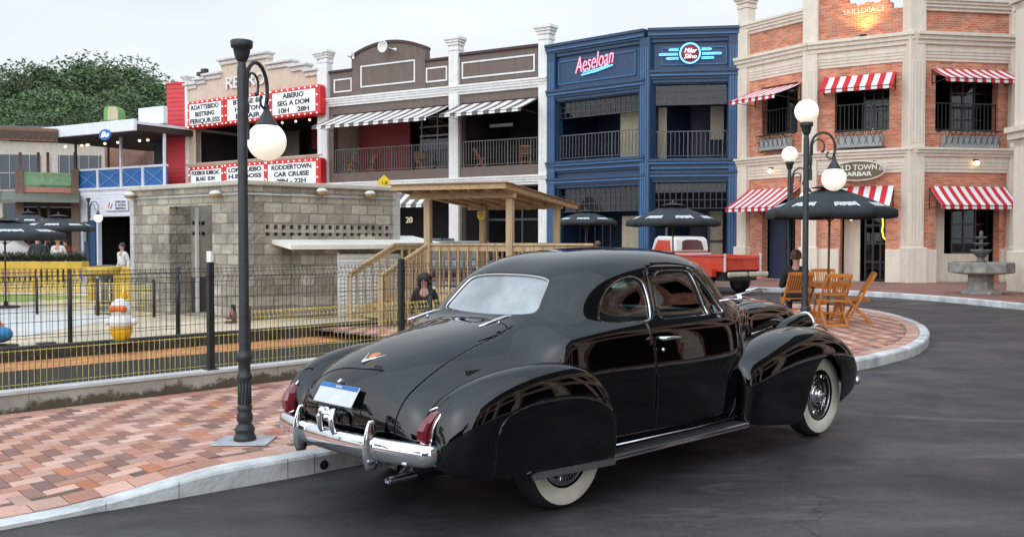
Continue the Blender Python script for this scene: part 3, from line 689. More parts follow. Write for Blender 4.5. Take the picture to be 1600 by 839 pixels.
def railing(x0, x1, z0, z1, y=.06, sp=.13, r=.011, scroll=0.0, feet=True):
    mb = MB(); mb.box(x0, x1, y-.02, y+.02, z1-.04, z1); mb.box(x0, x1, y-.012, y+.012, z0+.06, z0+.085)
    n = max(2, int((x1-x0)/sp))
    for i in range(n+1):
        x = x0+(x1-x0)*i/n; big = i % 8 == 0
        mb.box(x-(r*1.8 if big else r), x+(r*1.8 if big else r), y-r, y+r, z0 if big else z0+.07, z1-.03)
        if scroll and i < n:
            w_ = (x1-x0)/n; zc = z0+.08+(z1-z0-.12)*.5; h = (z1-z0-.14)*.5*scroll
            for q in (-1, 1): mb.tube([(x+w_*.5, y, zc-q*h), (x+w_*(.5+.38*q), y, zc-q*h*.5), (x+w_*.5, y, zc), (x+w_*(.5-.38*q), y, zc+q*h*.5), (x+w_*.5, y, zc+q*h)], r*.55, 4, caps=False)
    return mb
STR_RW = None
def stripemat(name, c1, c2, width):
    if name in MATS: return MATS[name]
    m, N, K, B = new_mat(name); t = N.new('ShaderNodeTexCoord'); sx = N.new('ShaderNodeSeparateXYZ'); K.new(t.outputs['Object'], sx.inputs[0])
    a = N.new('ShaderNodeMath'); a.operation = 'DIVIDE'; K.new(sx.outputs[0], a.inputs[0]); a.inputs[1].default_value = width*2
    f = N.new('ShaderNodeMath'); f.operation = 'FRACT'; K.new(a.outputs[0], f.inputs[0]); g = N.new('ShaderNodeMath'); g.operation = 'GREATER_THAN'; g.inputs[1].default_value = .5; K.new(f.outputs[0], g.inputs[0])
    x = N.new('ShaderNodeMix'); x.data_type = 'RGBA'; K.new(g.outputs[0], x.inputs[0]); x.inputs[6].default_value = (*c1, 1); x.inputs[7].default_value = (*c2, 1)
    n = N.new('ShaderNodeTexNoise'); n.inputs['Scale'].default_value = 2.5; n.inputs['Detail'].default_value = 6; K.new(t.outputs['Object'], n.inputs[0]); mr = N.new('ShaderNodeMapRange'); mr.inputs[3].default_value = .78; mr.inputs[4].default_value = 1.12; K.new(n.outputs[0], mr.inputs[0])
    v = N.new('ShaderNodeVectorMath'); v.operation = 'SCALE'; K.new(x.outputs[2], v.inputs[0]); K.new(mr.outputs[0], v.inputs['Scale'])
    K.new(v.outputs[0], B.inputs['Base Color']); B.inputs['Roughness'].default_value = .75; B.inputs['Transmission Weight'].default_value = 0
    MATS[name] = m; return m
IRON = mat('wrought_iron', (.022, .022, .024), .5, 0, .2, 10)
def awning(fac, xl, xr, zt, zb, out_, label, stripe, group, val=.16, slack=0.0, wide=0.0):
    """striped canvas on an iron frame; hangs on the facade"""
    t = thing('awning', label, 'awning', fac.world(xl, 0, 0), fac.ang, group); w_ = xr-xl; y0 = -.04
    zt0 = zt; mb = MB(); n = max(6, int(w_/.25))
    vs = []; th = .012
    for i in range(n+1):
        x = w_*i/n; sag = .0
        for j in range(5):
            q = j/4; y = y0-out_*q; z = zt+(zb-zt)*q-.035*math.sin(math.pi*q)*(.6+.4*math.sin(i*1.7)); vs.append((x, y, z))
        vs.append((x, y0-out_-.004, zb-val*(1 if i % 2 else .94)))
    m_ = 6; fs = [(i*m_+j, i*m_+j+1, (i+1)*m_+j+1, (i+1)*m_+j) for i in range(n) for j in range(5)]
    mb.add(vs, fs, 0, False)
    o = mb.build('canvas', stripe, t); md = o.modifiers.new('cloth', 'SOLIDIFY'); md.thickness = .01
    mb = MB()
    for x in (.02, w_-.02):
        mb.tube([(x, y0, zt-.04), (x, y0-out_, zb-.04)], .014, 6); mb.tube([(x, y0, zb-.10), (x, y0-out_, zb-.05)], .014, 6); mb.tube([(x, -.03, zt), (x, -.03, zb-.14)], .016, 6)
    mb.tube([(.02, y0-out_, zb-.04), (w_-.02, y0-out_, zb-.04)], .014, 6); mb.build('awning_frame', IRON, t)
    return t
def capital(mb, x, w_, z, d, h=.55, mi=0):
    """flared cap of a pilaster, bottom at z"""
    for (a, b, e) in ((0, .10, .03), (.10, .22, .00), (.22, .34, .06), (.34, .44, .12), (.44, .55, .19)):
        k = h/.55; mb.box(x-w_/2-e, x+w_/2+e, -d-e, .35, z+a*k, z+b*k, mi)
def flutes(mb, x, w_, z0, z1, d, n=3, mi=0):
    for i in range(n):
        c = x-w_/2+w_*(i+.5+.0)/n; mb.bbox(c-w_/n*.30, c+w_/n*.30, -d-.018, -d+.01, z0, z1, .010, mi)

# ------------------------------------------------ measured corner points (plan)
ZB = 8.94
def pt(x, y, z=ZB): p = atz(x, y, z); return (p[0], p[1])
BR = [pt(1157, 94), pt(1268, 70), pt(1430, 52.5), pt(1586, 58.7)]
# ================================================ red brick corner building
CREAM = paint('cream_stucco', (.75, .655, .54), .7, .045); CREAM2 = CREAM
BRK = brickmat('red_brick', (.50, .135, .065), (.76, .30, .17), (.55, .38, .29), .24, .078, .011, .85, .5, .32, bias=-.1)
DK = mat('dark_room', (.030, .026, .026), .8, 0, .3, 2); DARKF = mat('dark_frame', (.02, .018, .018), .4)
WGL = glassmat('window_glass', (.42, .46, .47), .8)
STRW = lambda w_: stripemat('red_white_canvas_%d' % int(w_*1000), (.62, .018, .03), (.80, .80, .79), w_)
b0 = thing('corner_building', 'two storey red brick corner building with cream pilasters and cornices', 'building', (BR[0][0], BR[0][1], 0))
facs = [Fac(BR[i], BR[i+1]) for i in range(3)]
FB = facs
Z2 = FB[2].z(1480, 232); print('mid band', Z2)
ZTOP = [FB[0].z(1200, 31), 11.6, FB[2].z(1500, 1)]
print('tops', ZTOP, [f.W for f in FB])
# openings measured in the picture: (x0, x1, y_bottom, y_top) upper and lower
OPEN = {0: [((1190, 1247), 214, 128), ((1190, 1243), 436, 310)], 1: [((1304, 1390), 208, 132), ((1312, 1384), 442, 318)], 2: [((1461, 1560), 205, 120), ((1461, 1562), 443, 300)]}
FLOORZ = 4.75
for i, f in enumerate(FB):
    W = f.W; pw = .52
    holes = []
    for (xa, xb), yb, yt in OPEN[i]:
        a, z0 = f.px(xa, yb); b_, z1 = f.px(xb, yt); holes.append([a, b_, max(.16, z0), z1])
    up, lo = holes; lo[2] = .16
    mb = MB(); wall_holes(mb, 0, W, .15, ZTOP[i]-.15 if i != 1 else 9.55, [tuple(up), tuple(lo)], .32); f.build(mb, 'wall', BRK, b0)
    # parapet of the middle piece has a ragged broken top
    if i == 1:
        mb = MB(); R = random.Random(5); top = []; TP = [(1276, -8), (1320, -5), (1325, 5), (1336, 8), (1349, 7), (1352, 4), (1376, 3), (1380, -4), (1388, 0), (1394, 9), (1404, 14), (1411, 13), (1419, 18), (1424, 19)]
        for px_, py_ in TP: top.append(f.px(px_, py_))
        for (xa, za), (xb, zb_) in zip(top[:-1], top[1:]):
            n_ = max(1, int((xb-xa)/.12))
            for q in range(n_): u0_, u1_ = xa+(xb-xa)*q/n_, xa+(xb-xa)*(q+1)/n_; mb.box(u0_, u1_, 0, .32, 9.55, za+(zb_-za)*(q+.5)/n_+R.uniform(-.04, .04))
        f.build(mb, 'broken_parapet', BRK, b0)
        t_ = text('SKILLDPACE', .26, paint('faded_white', (.80, .70, .60), .8), b0, (0, 0, 0), (math.pi/2, 0, f.ang), .004, 'painted_name', width=1.45)
        wx = f.world(f.x(1350, 17), -.012, f.z(1350, 17)); t_.location = (wx[0]-b0.location.x, wx[1]-b0.location.y, wx[2])
    mb = MB()
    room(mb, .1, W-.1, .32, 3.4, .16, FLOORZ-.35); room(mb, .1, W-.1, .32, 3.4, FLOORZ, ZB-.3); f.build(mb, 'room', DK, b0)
    # cornices
    mb = MB(); ex = .16
    cornice(mb, -ex*.3, W+ex*.3, ZB-.95, ZB-.55, .14); cornice(mb, -ex*.3, W+ex*.3, ZB-.55, ZB+.02, .38)
    f.beach(mb, 'upper_cornice', CREAM, b0)
    mb = MB(); cornice(mb, -.05, W+.05, Z2-.85, Z2-.42, .13); cornice(mb, -.05, W+.05, Z2-.42, Z2, .36); f.build(mb, 'lower_cornice', CREAM, b0)
    mb = MB()
    if i != 1: cornice(mb, .2, W-.2, ZTOP[i]-.42, ZTOP[i], .26); f.build(mb, 'parapet_cornice', CREAM, b0)
    # base plinth either side of the door
    mb = MB(); mb.bbox(-.05, lo[0]-.02, -.12, .02, .15, 1.35, .02); mb.bbox(lo[1]+.02, W+.05, -.12, .02, .15, 1.35, .02)
    if i != 0: [setattr(o, 'location', (f.A.x-b0.location.x, f.A.y-b0.location.y, 0)) or setattr(o, 'rotation_euler', (0, 0, f.ang)) for o in mb.each('plinth', CREAM, b0)]
    # balcony railing and flower box of the upper opening
    f.build(railing(up[0]+.02, up[1]-.02, up[2], up[2]+1.02, .10, .15, .010), 'railing', IRON, b0)
    c0, c1 = up[0]+.1, up[1]-.1
    bx = bpy.data.objects.new('flower_box', None); COL.objects.link(bx); bx.parent = b0; bx.location = (f.A.x-b0.location.x, f.A.y-b0.location.y, 0); bx.rotation_euler = (0, 0, f.ang)
    mb = MB(); zt = up[2]-.02; zb_ = zt-.62
    for (za, ya) in ((zt, -.42), (zb_, -.30)): mb.tube([(c0, -.02, za), (c0, ya, za), (c1, ya, za), (c1, -.02, za)], .016, 6)
    n = int((c1-c0)/.22)
    for k in range(n):
        x = c0+(c1-c0)*k/n; w_ = (c1-c0)/n; mb.tube([(x, -.42, zt), (x+w_*.5, -.36, (zt+zb_)/2), (x+w_, -.30, zb_)], .009, 4); mb.tube([(x+w_, -.42, zt), (x+w_*.5, -.36, (zt+zb_)/2), (x, -.30, zb_)], .009, 4)
    mb.build('basket', IRON, bx)
    mb = MB(); mb.bbox(c0+.06, c1-.06, -.33, -.08, zb_+.04, zt-.16, .02); mb.build('planter', paint('white_planter', (.34, .35, .34), .6), bx)
    mb = MB(); R = random.Random(i)
    for k in range(260):
        x, y, z = R.uniform(c0+.06, c1-.06), R.uniform(-.36, -.06), zt-.12+R.uniform(-.05, .14); a = R.uniform(0, 6.28); s_ = .045
        mb.add([(x, y, z), (x+s_*math.cos(a), y+s_*math.sin(a), z+R.uniform(-.03, .05)), (x+s_*math.cos(a+1.3), y+s_*math.sin(a+1.3), z+R.uniform(-.02, .06))], [(0, 1, 2)], 0 if R.random() < .8 else R.choice((1, 2)))
    mb.build('flowers', [mat('leaf_dark', (.05, .09, .03), .7), mat('petal_red', (.5, .03, .04), .6), mat('petal_white', (.7, .7, .66), .6)], bx)
    # windows deep in the openings
    for (h, zc) in ((up, 0), (lo, 1)):
        a, b_ = h[0]+(h[1]-h[0])*(.42 if i != 1 else .48), h[1]-.03
        mb = MB(); z0, z1 = (h[2]+.0, h[3]-.05) if zc == 0 else (1.2 if i == 2 else .2, h[3]-.1)
        for q in range(4): x = a+(b_-a)*q/3; mb.box(x-.03, x+.03, .62, .68, z0, z1)
        for q in range(5): z = z0+(z1-z0)*q/4; mb.box(a, b_, .625, .675, z-.03, z+.03)
        wf = f.build(mb, 'window', DARKF, b0)
        mb = MB(); mb.add([(a, .65, z0), (b_, .65, z0), (b_, .65, z1), (a, .65, z1)], [(0, 1, 2, 3)]); g_ = mb.build('pane', WGL, wf)
    # inner cream return walls on the ground floor
    mb = MB()
    if i == 2:
        mb.box(lo[0], lo[0]+(lo[1]-lo[0])*.28, .55, .70, .16, lo[3]); mb.box(lo[0], lo[1], .56, .69, .16, 1.18)
    if i == 1:
        mb.box(lo[0], lo[0]+(lo[1]-lo[0])*.36, .60, .72, .16, lo[3]-.2)
    if i == 0: mb.box(lo[0]+.02, lo[0]+(lo[1]-lo[0])*.52, .40, .45, .16, lo[3]-.1)
    f.build(mb, 'entrance_wall' if i else 'blue_shutter', CREAM if i else paint('navy_panel', (.012, .022, .06), .5), b0)
# pilasters at the corners
for i, (px_, fc, wpx) in enumerate([(1171, FB[0], .50), (1271.5, FB[1], .56), (1429.5, FB[2], .62), (1590, FB[2], .50)]):
    f = fc; s_ = {0: .28, 1: .0, 2: .0, 3: f.W-.0}[i]; w_ = wpx; zt = {0: FB[0].z(1168, 14)-.0, 1: 11.7, 2: 11.7, 3: 11.2}[i]
    mb = MB(); mb.bbox(s_-w_/2, s_+w_/2, -.20, .30, .15, zt, .02); flutes(mb, s_, w_*.8, 1.5, Z2-.9, .20, 4); flutes(mb, s_, w_*.8, Z2+.15, ZB-1.0, .20, 4); mb.bbox(s_-w_/2-.08, s_+w_/2+.08, -.30, .25, .15, 1.42, .025)
    if i == 0: capital(mb, s_, w_, zt, .20, .5)
    f.build(mb, 'pilaster', CREAM, b0)
mb = MB(); 
c = Vector((sum(p[0] for p in BR)/4+2.2, sum(p[1] for p in BR)/4+4.0))
P = [Vector(p)+Vector((.05, .33)) for p in BR]+[Vector((BR[3][0]+3, BR[3][1]+12)), Vector((BR[0][0]+2.5, BR[0][1]+12))]
mb.prism([(p.x-b0.location.x, p.y-b0.location.y) for p in P], 2, 9.2, 9.4)
mb.build('roof', mat('flat_roof', (.2, .19, .18), .9), b0)
mb = MB()
for a, b_ in ((P[3], P[4]), (P[4], P[5]), (P[5], P[0])): mb.beam((a.x-b0.location.x, a.y-b0.location.y, 4.9), (b_.x-b0.location.x, b_.y-b0.location.y, 4.9), .25, 9.5)
mb.build('side_wall', BRK, b0)
# wall lamps on the cornice
LAMPW = mat('lit_bulb', (1, .85, .6), .4, 0, 0, 1, emit=(1, .72, .38), estr=4.0)
for px_, py_, f in ((1211, 268, FB[0]), (1519, 256, FB[2]), (1333, 341, FB[1])):
    x, z = f.px(px_, py_); mb = MB(); mb.box(x-.05, x+.05, -.30, -.12, z+.08, z+.14); mb.tube([(x, -.2, z+.1), (x, -.26, z+.1)], .02, 6); l_ = f.build(mb, 'wall_lamp', IRON, b0)
    mb = MB(); mb.sphere((x, -.27, z), .085, 12, 8); mb.build('bulb', LAMPW, l_)
# awnings of the brick building: pixel of wall edge top-left, top-right, lower edge
def awn_from(f, pts, label, stripe_w, stripe=None, group='red and white striped awnings on the brick building', out_=None):
    """pts: top-left, top-right on the wall; lower-left, lower-right of the front edge (picture)"""
    (tl, tr, bl, br) = pts; a, z1 = f.px(*tl); b_, z2 = f.px(*tr)
    best = None
    for o_ in np.arange(.3, 2.2, .02):
        xl, zl = f.px(*bl, d=-o_); xr, zr = f.px(*br, d=-o_); e = abs(xl-a)+abs(xr-b_)
        if best is None or e < best[0]: best = (e, o_, (zl+zr)/2, xl, xr)
    o_ = out_ or best[1]; print('awning', label[:30], 'out %.2f err %.2f z %.2f-%.2f w %.2f' % (o_, best[0], (z1+z2)/2, best[2], b_-a))
    return awning(f, a, b_, (z1+z2)/2, best[2], o_, label, stripe or STRW((b_-a)/13.0 if stripe_w is None else stripe_w), group)
awn_from(FB[0], ((1180, 146), (1252, 127), (1140, 158), (1206, 148)), 'red and white striped awning over the upper left balcony opening of the brick building', .17)
awn_from(FB[1], ((1288, 124), (1401, 112), (1281, 140), (1390, 131)), 'red and white striped awning over the upper balcony opening above the oval barber sign', .20)
awn_from(FB[2], ((1455, 109), (1571, 110), (1494, 122), (1596, 123)), 'red and white striped awning over the upper right balcony opening of the brick building', .17)
awn_from(FB[0], ((1171, 298), (1250, 292), (1135, 325), (1212, 323)), 'red and white striped awning over the navy shuttered doorway behind the red pickup', .17)
awn_from(FB[1], ((1308, 292), (1397, 291), (1300, 322), (1380, 322)), 'red and white striped awning over the doorway right under the oval barber sign', .20)
awn_from(FB[2], ((1451, 292), (1569, 292), (1489, 320), (1590, 320)), 'red and white striped awning over the ground floor opening behind the stone fountain', .17)
# oval sign
f = FB[1]; x, z = f.px(1345, 268); sg = thing('barber_sign', 'oval brown and cream barber shop sign hanging on the lower cornice of the brick building', 'sign', f.world(x, -.42, z), f.ang)
def ellipse(a, b, n=40): return [(a*math.cos(2*math.pi*k/n), b*math.sin(2*math.pi*k/n)) for k in range(n)]
mb = MB(); mb.prism(ellipse(.95, .37), 1, 0, -.07); mb.build('board', paint('sign_cream', (.72, .68, .56), .5), sg)
mb = MB(); mb.prism(ellipse(.90, .325), 1, -.071, -.085); mb.build('face', paint('sign_brown', (.13, .085, .045), .5), sg)
CRM = paint('sign_letters', (.82, .79, .66), .5)
text('OLD TOWN', .27, CRM, sg, (-.04, -.095, .10), extrude=.012, width=1.42, offset=.004); text('BARBAR', .21, CRM, sg, (-.02, -.095, -.13), extrude=.012, width=1.0, offset=.006)
mb = MB()
for k in range(4): mb.beam((.74+.05*k, -.09, -.02), (.82+.07*k, -.09, .30), .035, .02)
mb.build('comb_emblem', CRM, sg)
mb = MB(); mb.box(-.5, -.46, .0, .4, .3, .34); mb.box(.5, .54, 0, .4, .3, .34); mb.build('bracket', IRON, sg)
# warm uplight washing the middle parapet (its fitting sits on the upper cornice)
f = FB[1]; x, z = f.px(1352, 60); q = f.world(x, -.33, ZB+.06); mb = MB(); mb.bbox(x-.12, x+.12, -.40, -.26, ZB+.02, ZB+.10, .02); up_ = f.build(mb, 'uplight', IRON, b0)
ld = bpy.data.lights.new('uplight_lamp', 'SPOT'); ld.energy = 150; ld.color = (1, .50, .14); ld.spot_size = math.radians(110); ld.spot_blend = .9; ld.shadow_soft_size = .08
lo_ = bpy.data.objects.new('uplight_lamp', ld); COL.objects.link(lo_); lo_.location = f.world(x, -.55, ZB+.14); tg = Vector(f.world(x, 0, ZB+1.5)); lo_.rotation_euler = (tg-Vector(lo_.location)).to_track_quat('-Z', 'Y').to_euler()
# yellow neon in the doorway
f = FB[1]; x, z = f.px(1376, 360); mb = MB(); NEY = mat('yellow_neon', (1, .8, .1), .4, 0, 0, 1, emit=(1, .72, .05), estr=1.6)
o = [(x-.04, .5, z+.45), (x-.02, .5, z+.2), (x-.05, .5, z), (x+.0, .5, z-.25), (x+.10, .5, z-.36), (x+.16, .5, z-.34)]; mb.tube(o, .028, 8)
t_ = mb.build('neon_tube', NEY, None); t_.location = (f.A.x, f.A.y, 0); t_.rotation_euler = (0, 0, f.ang); tag(t_, 'curved yellow neon tube glowing in the dark doorway of the brick building', 'neon light')

# ================================================ arcade to the right (only its left end shows; the car mirrors the rest)
ar = thing('arcade_building', 'long cream arcade with brick upper storey at the right edge of the street', 'building', (15.15, 28.0, 0))
fa = Fac((15.15, 28.4), (17.6, -14)); W = fa.W
fa.n = fa.n  # inward is to the right of the street
mb = MB(); mw = MB(); n = 11; st = W/n; holes = []
for k in range(n):
    holes.append((k*st+.75, (k+1)*st-.35, .16, 3.9)); holes.append((k*st+1.1, (k+1)*st-.7, 5.6, 7.8))
wall_holes(mb, 0, W, .15, 10.2, holes, .4); fa.build(mb, 'wall', BRK, ar)
mb = MB()
for k in range(n+1):
    x = min(W-.3, k*st+.2); mb.bbox(x-.32, x+.32, -.30, .30, .15, 10.6, .02); mb.bbox(x-.42, x+.42, -.40, .3, .15, 1.35, .02)
fa.build(mb, 'pilaster', CREAM, ar)
mb = MB(); cornice(mb, -.3, W, 4.2, 5.0, .5); cornice(mb, -.3, W, 8.2, 9.0, .5); cornice(mb, -.3, W, 10.1, 10.6, .4); fa.beach(mb, 'cornice', CREAM, ar)
mb = MB(); room(mb, .2, W-.2, .4, 4, .16, 4.0); room(mb, .2, W-.2, .4, 4, 5.2, 8.0); mb.box(0, W, .4, 9, 9.9, 10.1); fa.build(mb, 'room', DK, ar)
mb = MB(); mb.box(2.5, W, .5, 10, 10.1, 17.5); fa.build(mb, 'reflection_block', mat('reflection_dark', (.035, .032, .032), .6), ar)  # unseen dark block, added to darken reflections in the car's side

# ================================================ blue building
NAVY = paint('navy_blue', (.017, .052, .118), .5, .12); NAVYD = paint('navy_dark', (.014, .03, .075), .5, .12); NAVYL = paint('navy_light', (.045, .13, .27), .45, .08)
zt_ = None
D1157 = BR[0][1]
ZBT = EYE[2]+ray(1157, 42)[2]/ray(1157, 42)[1]*D1157
pb = [pt(858, 73, ZBT), pt(1012, 47, ZBT), pt(1158, 42.5, ZBT)]
print('blue', ZBT, pb)
bb = thing('blue_building', 'two storey navy blue corner bar building with fluted pilasters and neon signs', 'building', (pb[0][0], pb[0][1], 0))
BF_ = [Fac(pb[0], pb[1]), Fac(pb[1], pb[2])]
BO = {0: [((872, 998), 252, 146), ((872, 998), 425, 290)], 1: [((1020, 1138), 248, 130), ((1020, 1138), 425, 285)]}
GRID = mat('window_bars', (.035, .045, .05), .4)
for i, f in enumerate(BF_):
    W = f.W; holes = []
    for (xa, xb), yb, yt in BO[i]:
        a, z0 = f.px(xa, yb); b_, z1 = f.px(xb, yt); holes.append([a, b_, max(z0, .16), z1])
    holes[1][2] = .16; up, lo = holes
    mb = MB(); wall_holes(mb, 0, W, .15, ZBT-.2, [tuple(up), tuple(lo)], .35); f.build(mb, 'wall', NAVY, bb)
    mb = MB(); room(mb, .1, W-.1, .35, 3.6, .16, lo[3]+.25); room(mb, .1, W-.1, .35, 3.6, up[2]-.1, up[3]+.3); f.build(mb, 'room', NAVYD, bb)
    zA = f.z(900 if i == 0 else 1080, 130 if i == 0 else 119); zM = f.z(935 if i == 0 else 1080, 266 if i == 0 else 256)
    mb = MB(); cornice(mb, 0, W, ZBT-.55, ZBT, .35); cornice(mb, 0, W, up[3]+.05, up[3]+.55, .28); cornice(mb, 0, W, up[2]-.55, up[2]-.05, .30); cornice(mb, 0, W, lo[3]+.02, lo[3]+.45, .26)
    f.beach(mb, 'cornice', NAVY, bb)
    mb = MB()
    for z, d in ((ZBT-.27, .27), (up[3]+.33, .24), (up[2]-.22, .26), (up[2]-.42, .19), (lo[3]+.26, .22)): mb.bbox(.02, W-.02, -d-.02, -d+.03, z-.035, z+.035, .01)
    # sign panel frame
    a, b_ = .55, W-.55; z0, z1 = up[3]+.75, ZBT-.75
    for q in ((a, b_, z0, z0+.06), (a, b_, z1-.06, z1), (a, a+.06, z0, z1), (b_-.06, b_, z0, z1)): mb.bbox(q[0], q[1], -.05, .0, q[2], q[3], .01)
    f.build(mb, 'moulding', NAVYL, bb)
    # transom grids
    for h in (up, lo):
        mb = MB(); zt2 = h[3]; zb2 = zt2-(h[3]-h[2])*.27; nx = 16 if i == 0 else 13
        for k in range(nx+1): x = h[0]+(h[1]-h[0])*k/nx; mb.box(x-.016, x+.016, .18, .22, zb2, zt2)
        for k in range(4): z = zb2+(zt2-zb2)*k/3; mb.box(h[0], h[1], .17, .23, z-.016, z+.016)
        gr = f.build(mb, 'transom_window', GRID, bb)
        mb = MB(); mb.add([(h[0], .2, zb2), (h[1], .2, zb2), (h[1], .2, zt2), (h[0], .2, zt2)], [(0, 1, 2, 3)]); mb.build('pane', WGL, gr)
    f.build(railing(up[0]+.03, up[1]-.03, up[2]+.03, up[2]+1.12, .12, .17, .012, .8), 'railing', mat('steel_rail', (.085, .09, .095), .4), bb)
    # doors and beige panels inside
    BEI = mat('beige_panel', (.34, .29, .21), .7)
    mb = MB()
    if i == 0: mb.box(up[0]+(up[1]-up[0])*.64, up[0]+(up[1]-up[0])*.97, .9, 1.0, up[2], up[2]+1.95); mb.box(lo[0]+(lo[1]-lo[0])*.66, lo[0]+(lo[1]-lo[0])*.99, .9, 1.0, .16, 2.7)
    else: mb.box(up[0]+.02, up[0]+(up[1]-up[0])*.19, .9, 1.0, up[2], up[2]+2.2); mb.box(up[0]+(up[1]-up[0])*.80, up[1]-.05, 1.6, 1.7, up[2]+.9, up[2]+2.3); mb.box(lo[0]+.02, lo[0]+(lo[1]-lo[0])*.2, 1.4, 1.5, .16, 3); mb.box(lo[0]+(lo[1]-lo[0])*.78, lo[1]-.1, 1.6, 1.7, .5, 2.9)
    [setattr(o, 'location', (f.A.x-bb.location.x, f.A.y-bb.location.y, 0)) or setattr(o, 'rotation_euler', (0, 0, f.ang)) for o in mb.each('inner_panel', BEI, bb)]
    mb = MB()
    if i == 0: 
        for k in range(5): x = lo[0]+.3+k*.42; mb.box(x-.02, x+.02, 1.2, 1.25, .2, 2.6)
        mb.box(lo[0]+.3, lo[0]+2.0, 1.2, 1.25, 1.3, 1.36); mb.box(lo[0]+.3, lo[0]+2.0, 1.2, 1.25, 2.55, 2.62)
    else: mb.box(lo[0]+(lo[1]-lo[0])*.78, lo[1]-.1, 1.5, 1.58, 1.6, 1.68); mb.box(lo[0]+(lo[1]-lo[0])*.76, lo[0]+(lo[1]-lo[0])*.79, 1.5, 1.6, .2, 2.9)
    f.build(mb, 'door_frame', DARKF, bb)
for f, s_, w_ in ((BF_[0], .24, .46), (BF_[0], BF_[0].W-.02, .50), (BF_[1], BF_[1].W-.26, .50)):
    mb = MB(); mb.bbox(s_-w_/2, s_+w_/2, -.20, .3, .15, ZBT-.35, .02); f.build(mb, 'pilaster', NAVY, bb)
    mb = MB(); flutes(mb, s_, w_*.86, .5, ZBT-.75, .20, 4); f.build(mb, 'fluting', NAVYL, bb)
mb = MB(); P = [Vector(p)-Vector(pb[0]) for p in pb]; mb.prism([(P[0].x, P[0].y+.3), (P[1].x, P[1].y+.3), (P[2].x, P[2].y+.3), (P[2].x+1, P[2].y+11), (P[0].x+1, P[0].y+11)], 2, ZBT-.9, ZBT-.7); mb.build('roof', MATS['flat_roof'], bb)
mb = MB(); mb.beam((P[0].x+.1, P[0].y+.3, ZBT/2), (P[0].x+1.1, P[0].y+11, ZBT/2), .2, ZBT-.4); mb.build('side_wall', NAVY, bb)
# neon signs
PINK = mat('neon_pink', (1, .25, .35), .4, 0, 0, 1, emit=(1, .28, .36), estr=1.2); CYAN = mat('neon_cyan', (.3, .7, 1), .4, 0, 0, 1, emit=(.12, .55, 1), estr=1.1)
NWH = mat('neon_white', (.9, .9, 1), .4, 0, 0, 1, emit=(.9, .93, 1), estr=1.0)
f = BF_[0]; x, z = f.px(930, 101); ns = thing('neon_script_sign', 'pink neon script sign with a blue underline on the navy building', 'neon sign', f.world(x, -.14, z), f.ang)
text('Aeseloan', .98, PINK, ns, (0, 0, .10), (math.pi/2, math.radians(-7), 0), .02, shear=.45, width=2.05, offset=-.012)
mb = MB(); mb.tube([(-.62, 0, -.40), (.2, 0, -.32), (1.0, 0, -.16)], .034, 8); mb.tube([(-.55, 0, -.30), (.2, 0, -.235), (.8, 0, -.12)], .02, 8); mb.build('underline', CYAN, ns)
f = BF_[1]; x, z = f.px(1078, 85); ns = thing('neon_round_sign', 'round red neon sign with blue neon wings on the navy building', 'neon sign', f.world(x, -.14, z), f.ang)
mb = MB(); mb.lathe([(.40, 0), (.43, .02), (.43, .06), (.37, .06), (.37, .02)], 32, (0, 0, 0), 'y'); mb.build('ring', CYAN, ns)
mb = MB(); mb.lathe([(0, .03), (.36, .03), (.36, .0)], 32, (0, 0, 0), 'y'); mb.build('disc', mat('deep_red', (.30, .015, .02), .5), ns)
text('Miler', .27, NWH, ns, (0, -.06, .10), extrude=.015, shear=.3, width=.5); text('Sifno', .25, NWH, ns, (0, -.06, -.13), extrude=.015, shear=.3, width=.5)
mb = MB()
for sg_ in (-1, 1):
    for k, (dz, a, b_) in enumerate(((.16, .46, .82), (-.02, .48, 1.22), (-.19, .46, .92))): 
        for e in (.03, -.03): mb.tube([(sg_*a, 0, dz+e), (sg_*b_, 0, dz+e)], .020, 6)
        mb.tube([(sg_*b_, 0, dz+.03), (sg_*(b_+.03), 0, dz), (sg_*b_, 0, dz-.03)], .020, 6)
mb.build('wings', CYAN, ns)

# ================================================ brown building with two bays
D858 = pb[0][1]
ZBW = EYE[2]+ray(858, 120.6)[2]/ray(858, 120.6)[1]*D858
A_ = pt(507, 156, ZBW); B_ = (pb[0][0]+0.0, pb[0][1]+.02)
fw = Fac(A_, B_); print('brown', ZBW, fw.W, A_, B_)
BRN = paint('taupe_stucco', (.150, .112, .095), .75, .10); BRND = paint('dark_maroon', (.055, .022, .025), .6); WHTP = paint('white_stucco', (.76, .75, .73), .65, .06)
wb = fw.empty('brown_building', 'brown two bay building with white pilasters and an arched parapet', 'building')
X = lambda x, y=200: fw.px(x, y)[0]
Z = lambda x, y: fw.px(x, y)[1]
b1 = (X(521), X(703)); b2 = (X(721), X(843))
u0, u1 = Z(612, 267), Z(612, 172); l1 = Z(780, 292)
holes = [(b1[0], b1[1], u0, u1), (b2[0], b2[1], u0+.0, u1), (b1[0], b1[1], .16, l1), (b2[0], b2[1], .16, l1)]
mb = MB(); wall_holes(mb, 0, fw.W, .15, ZBW+.1, holes, .35); fw.build(mb, 'wall', BRN, wb)
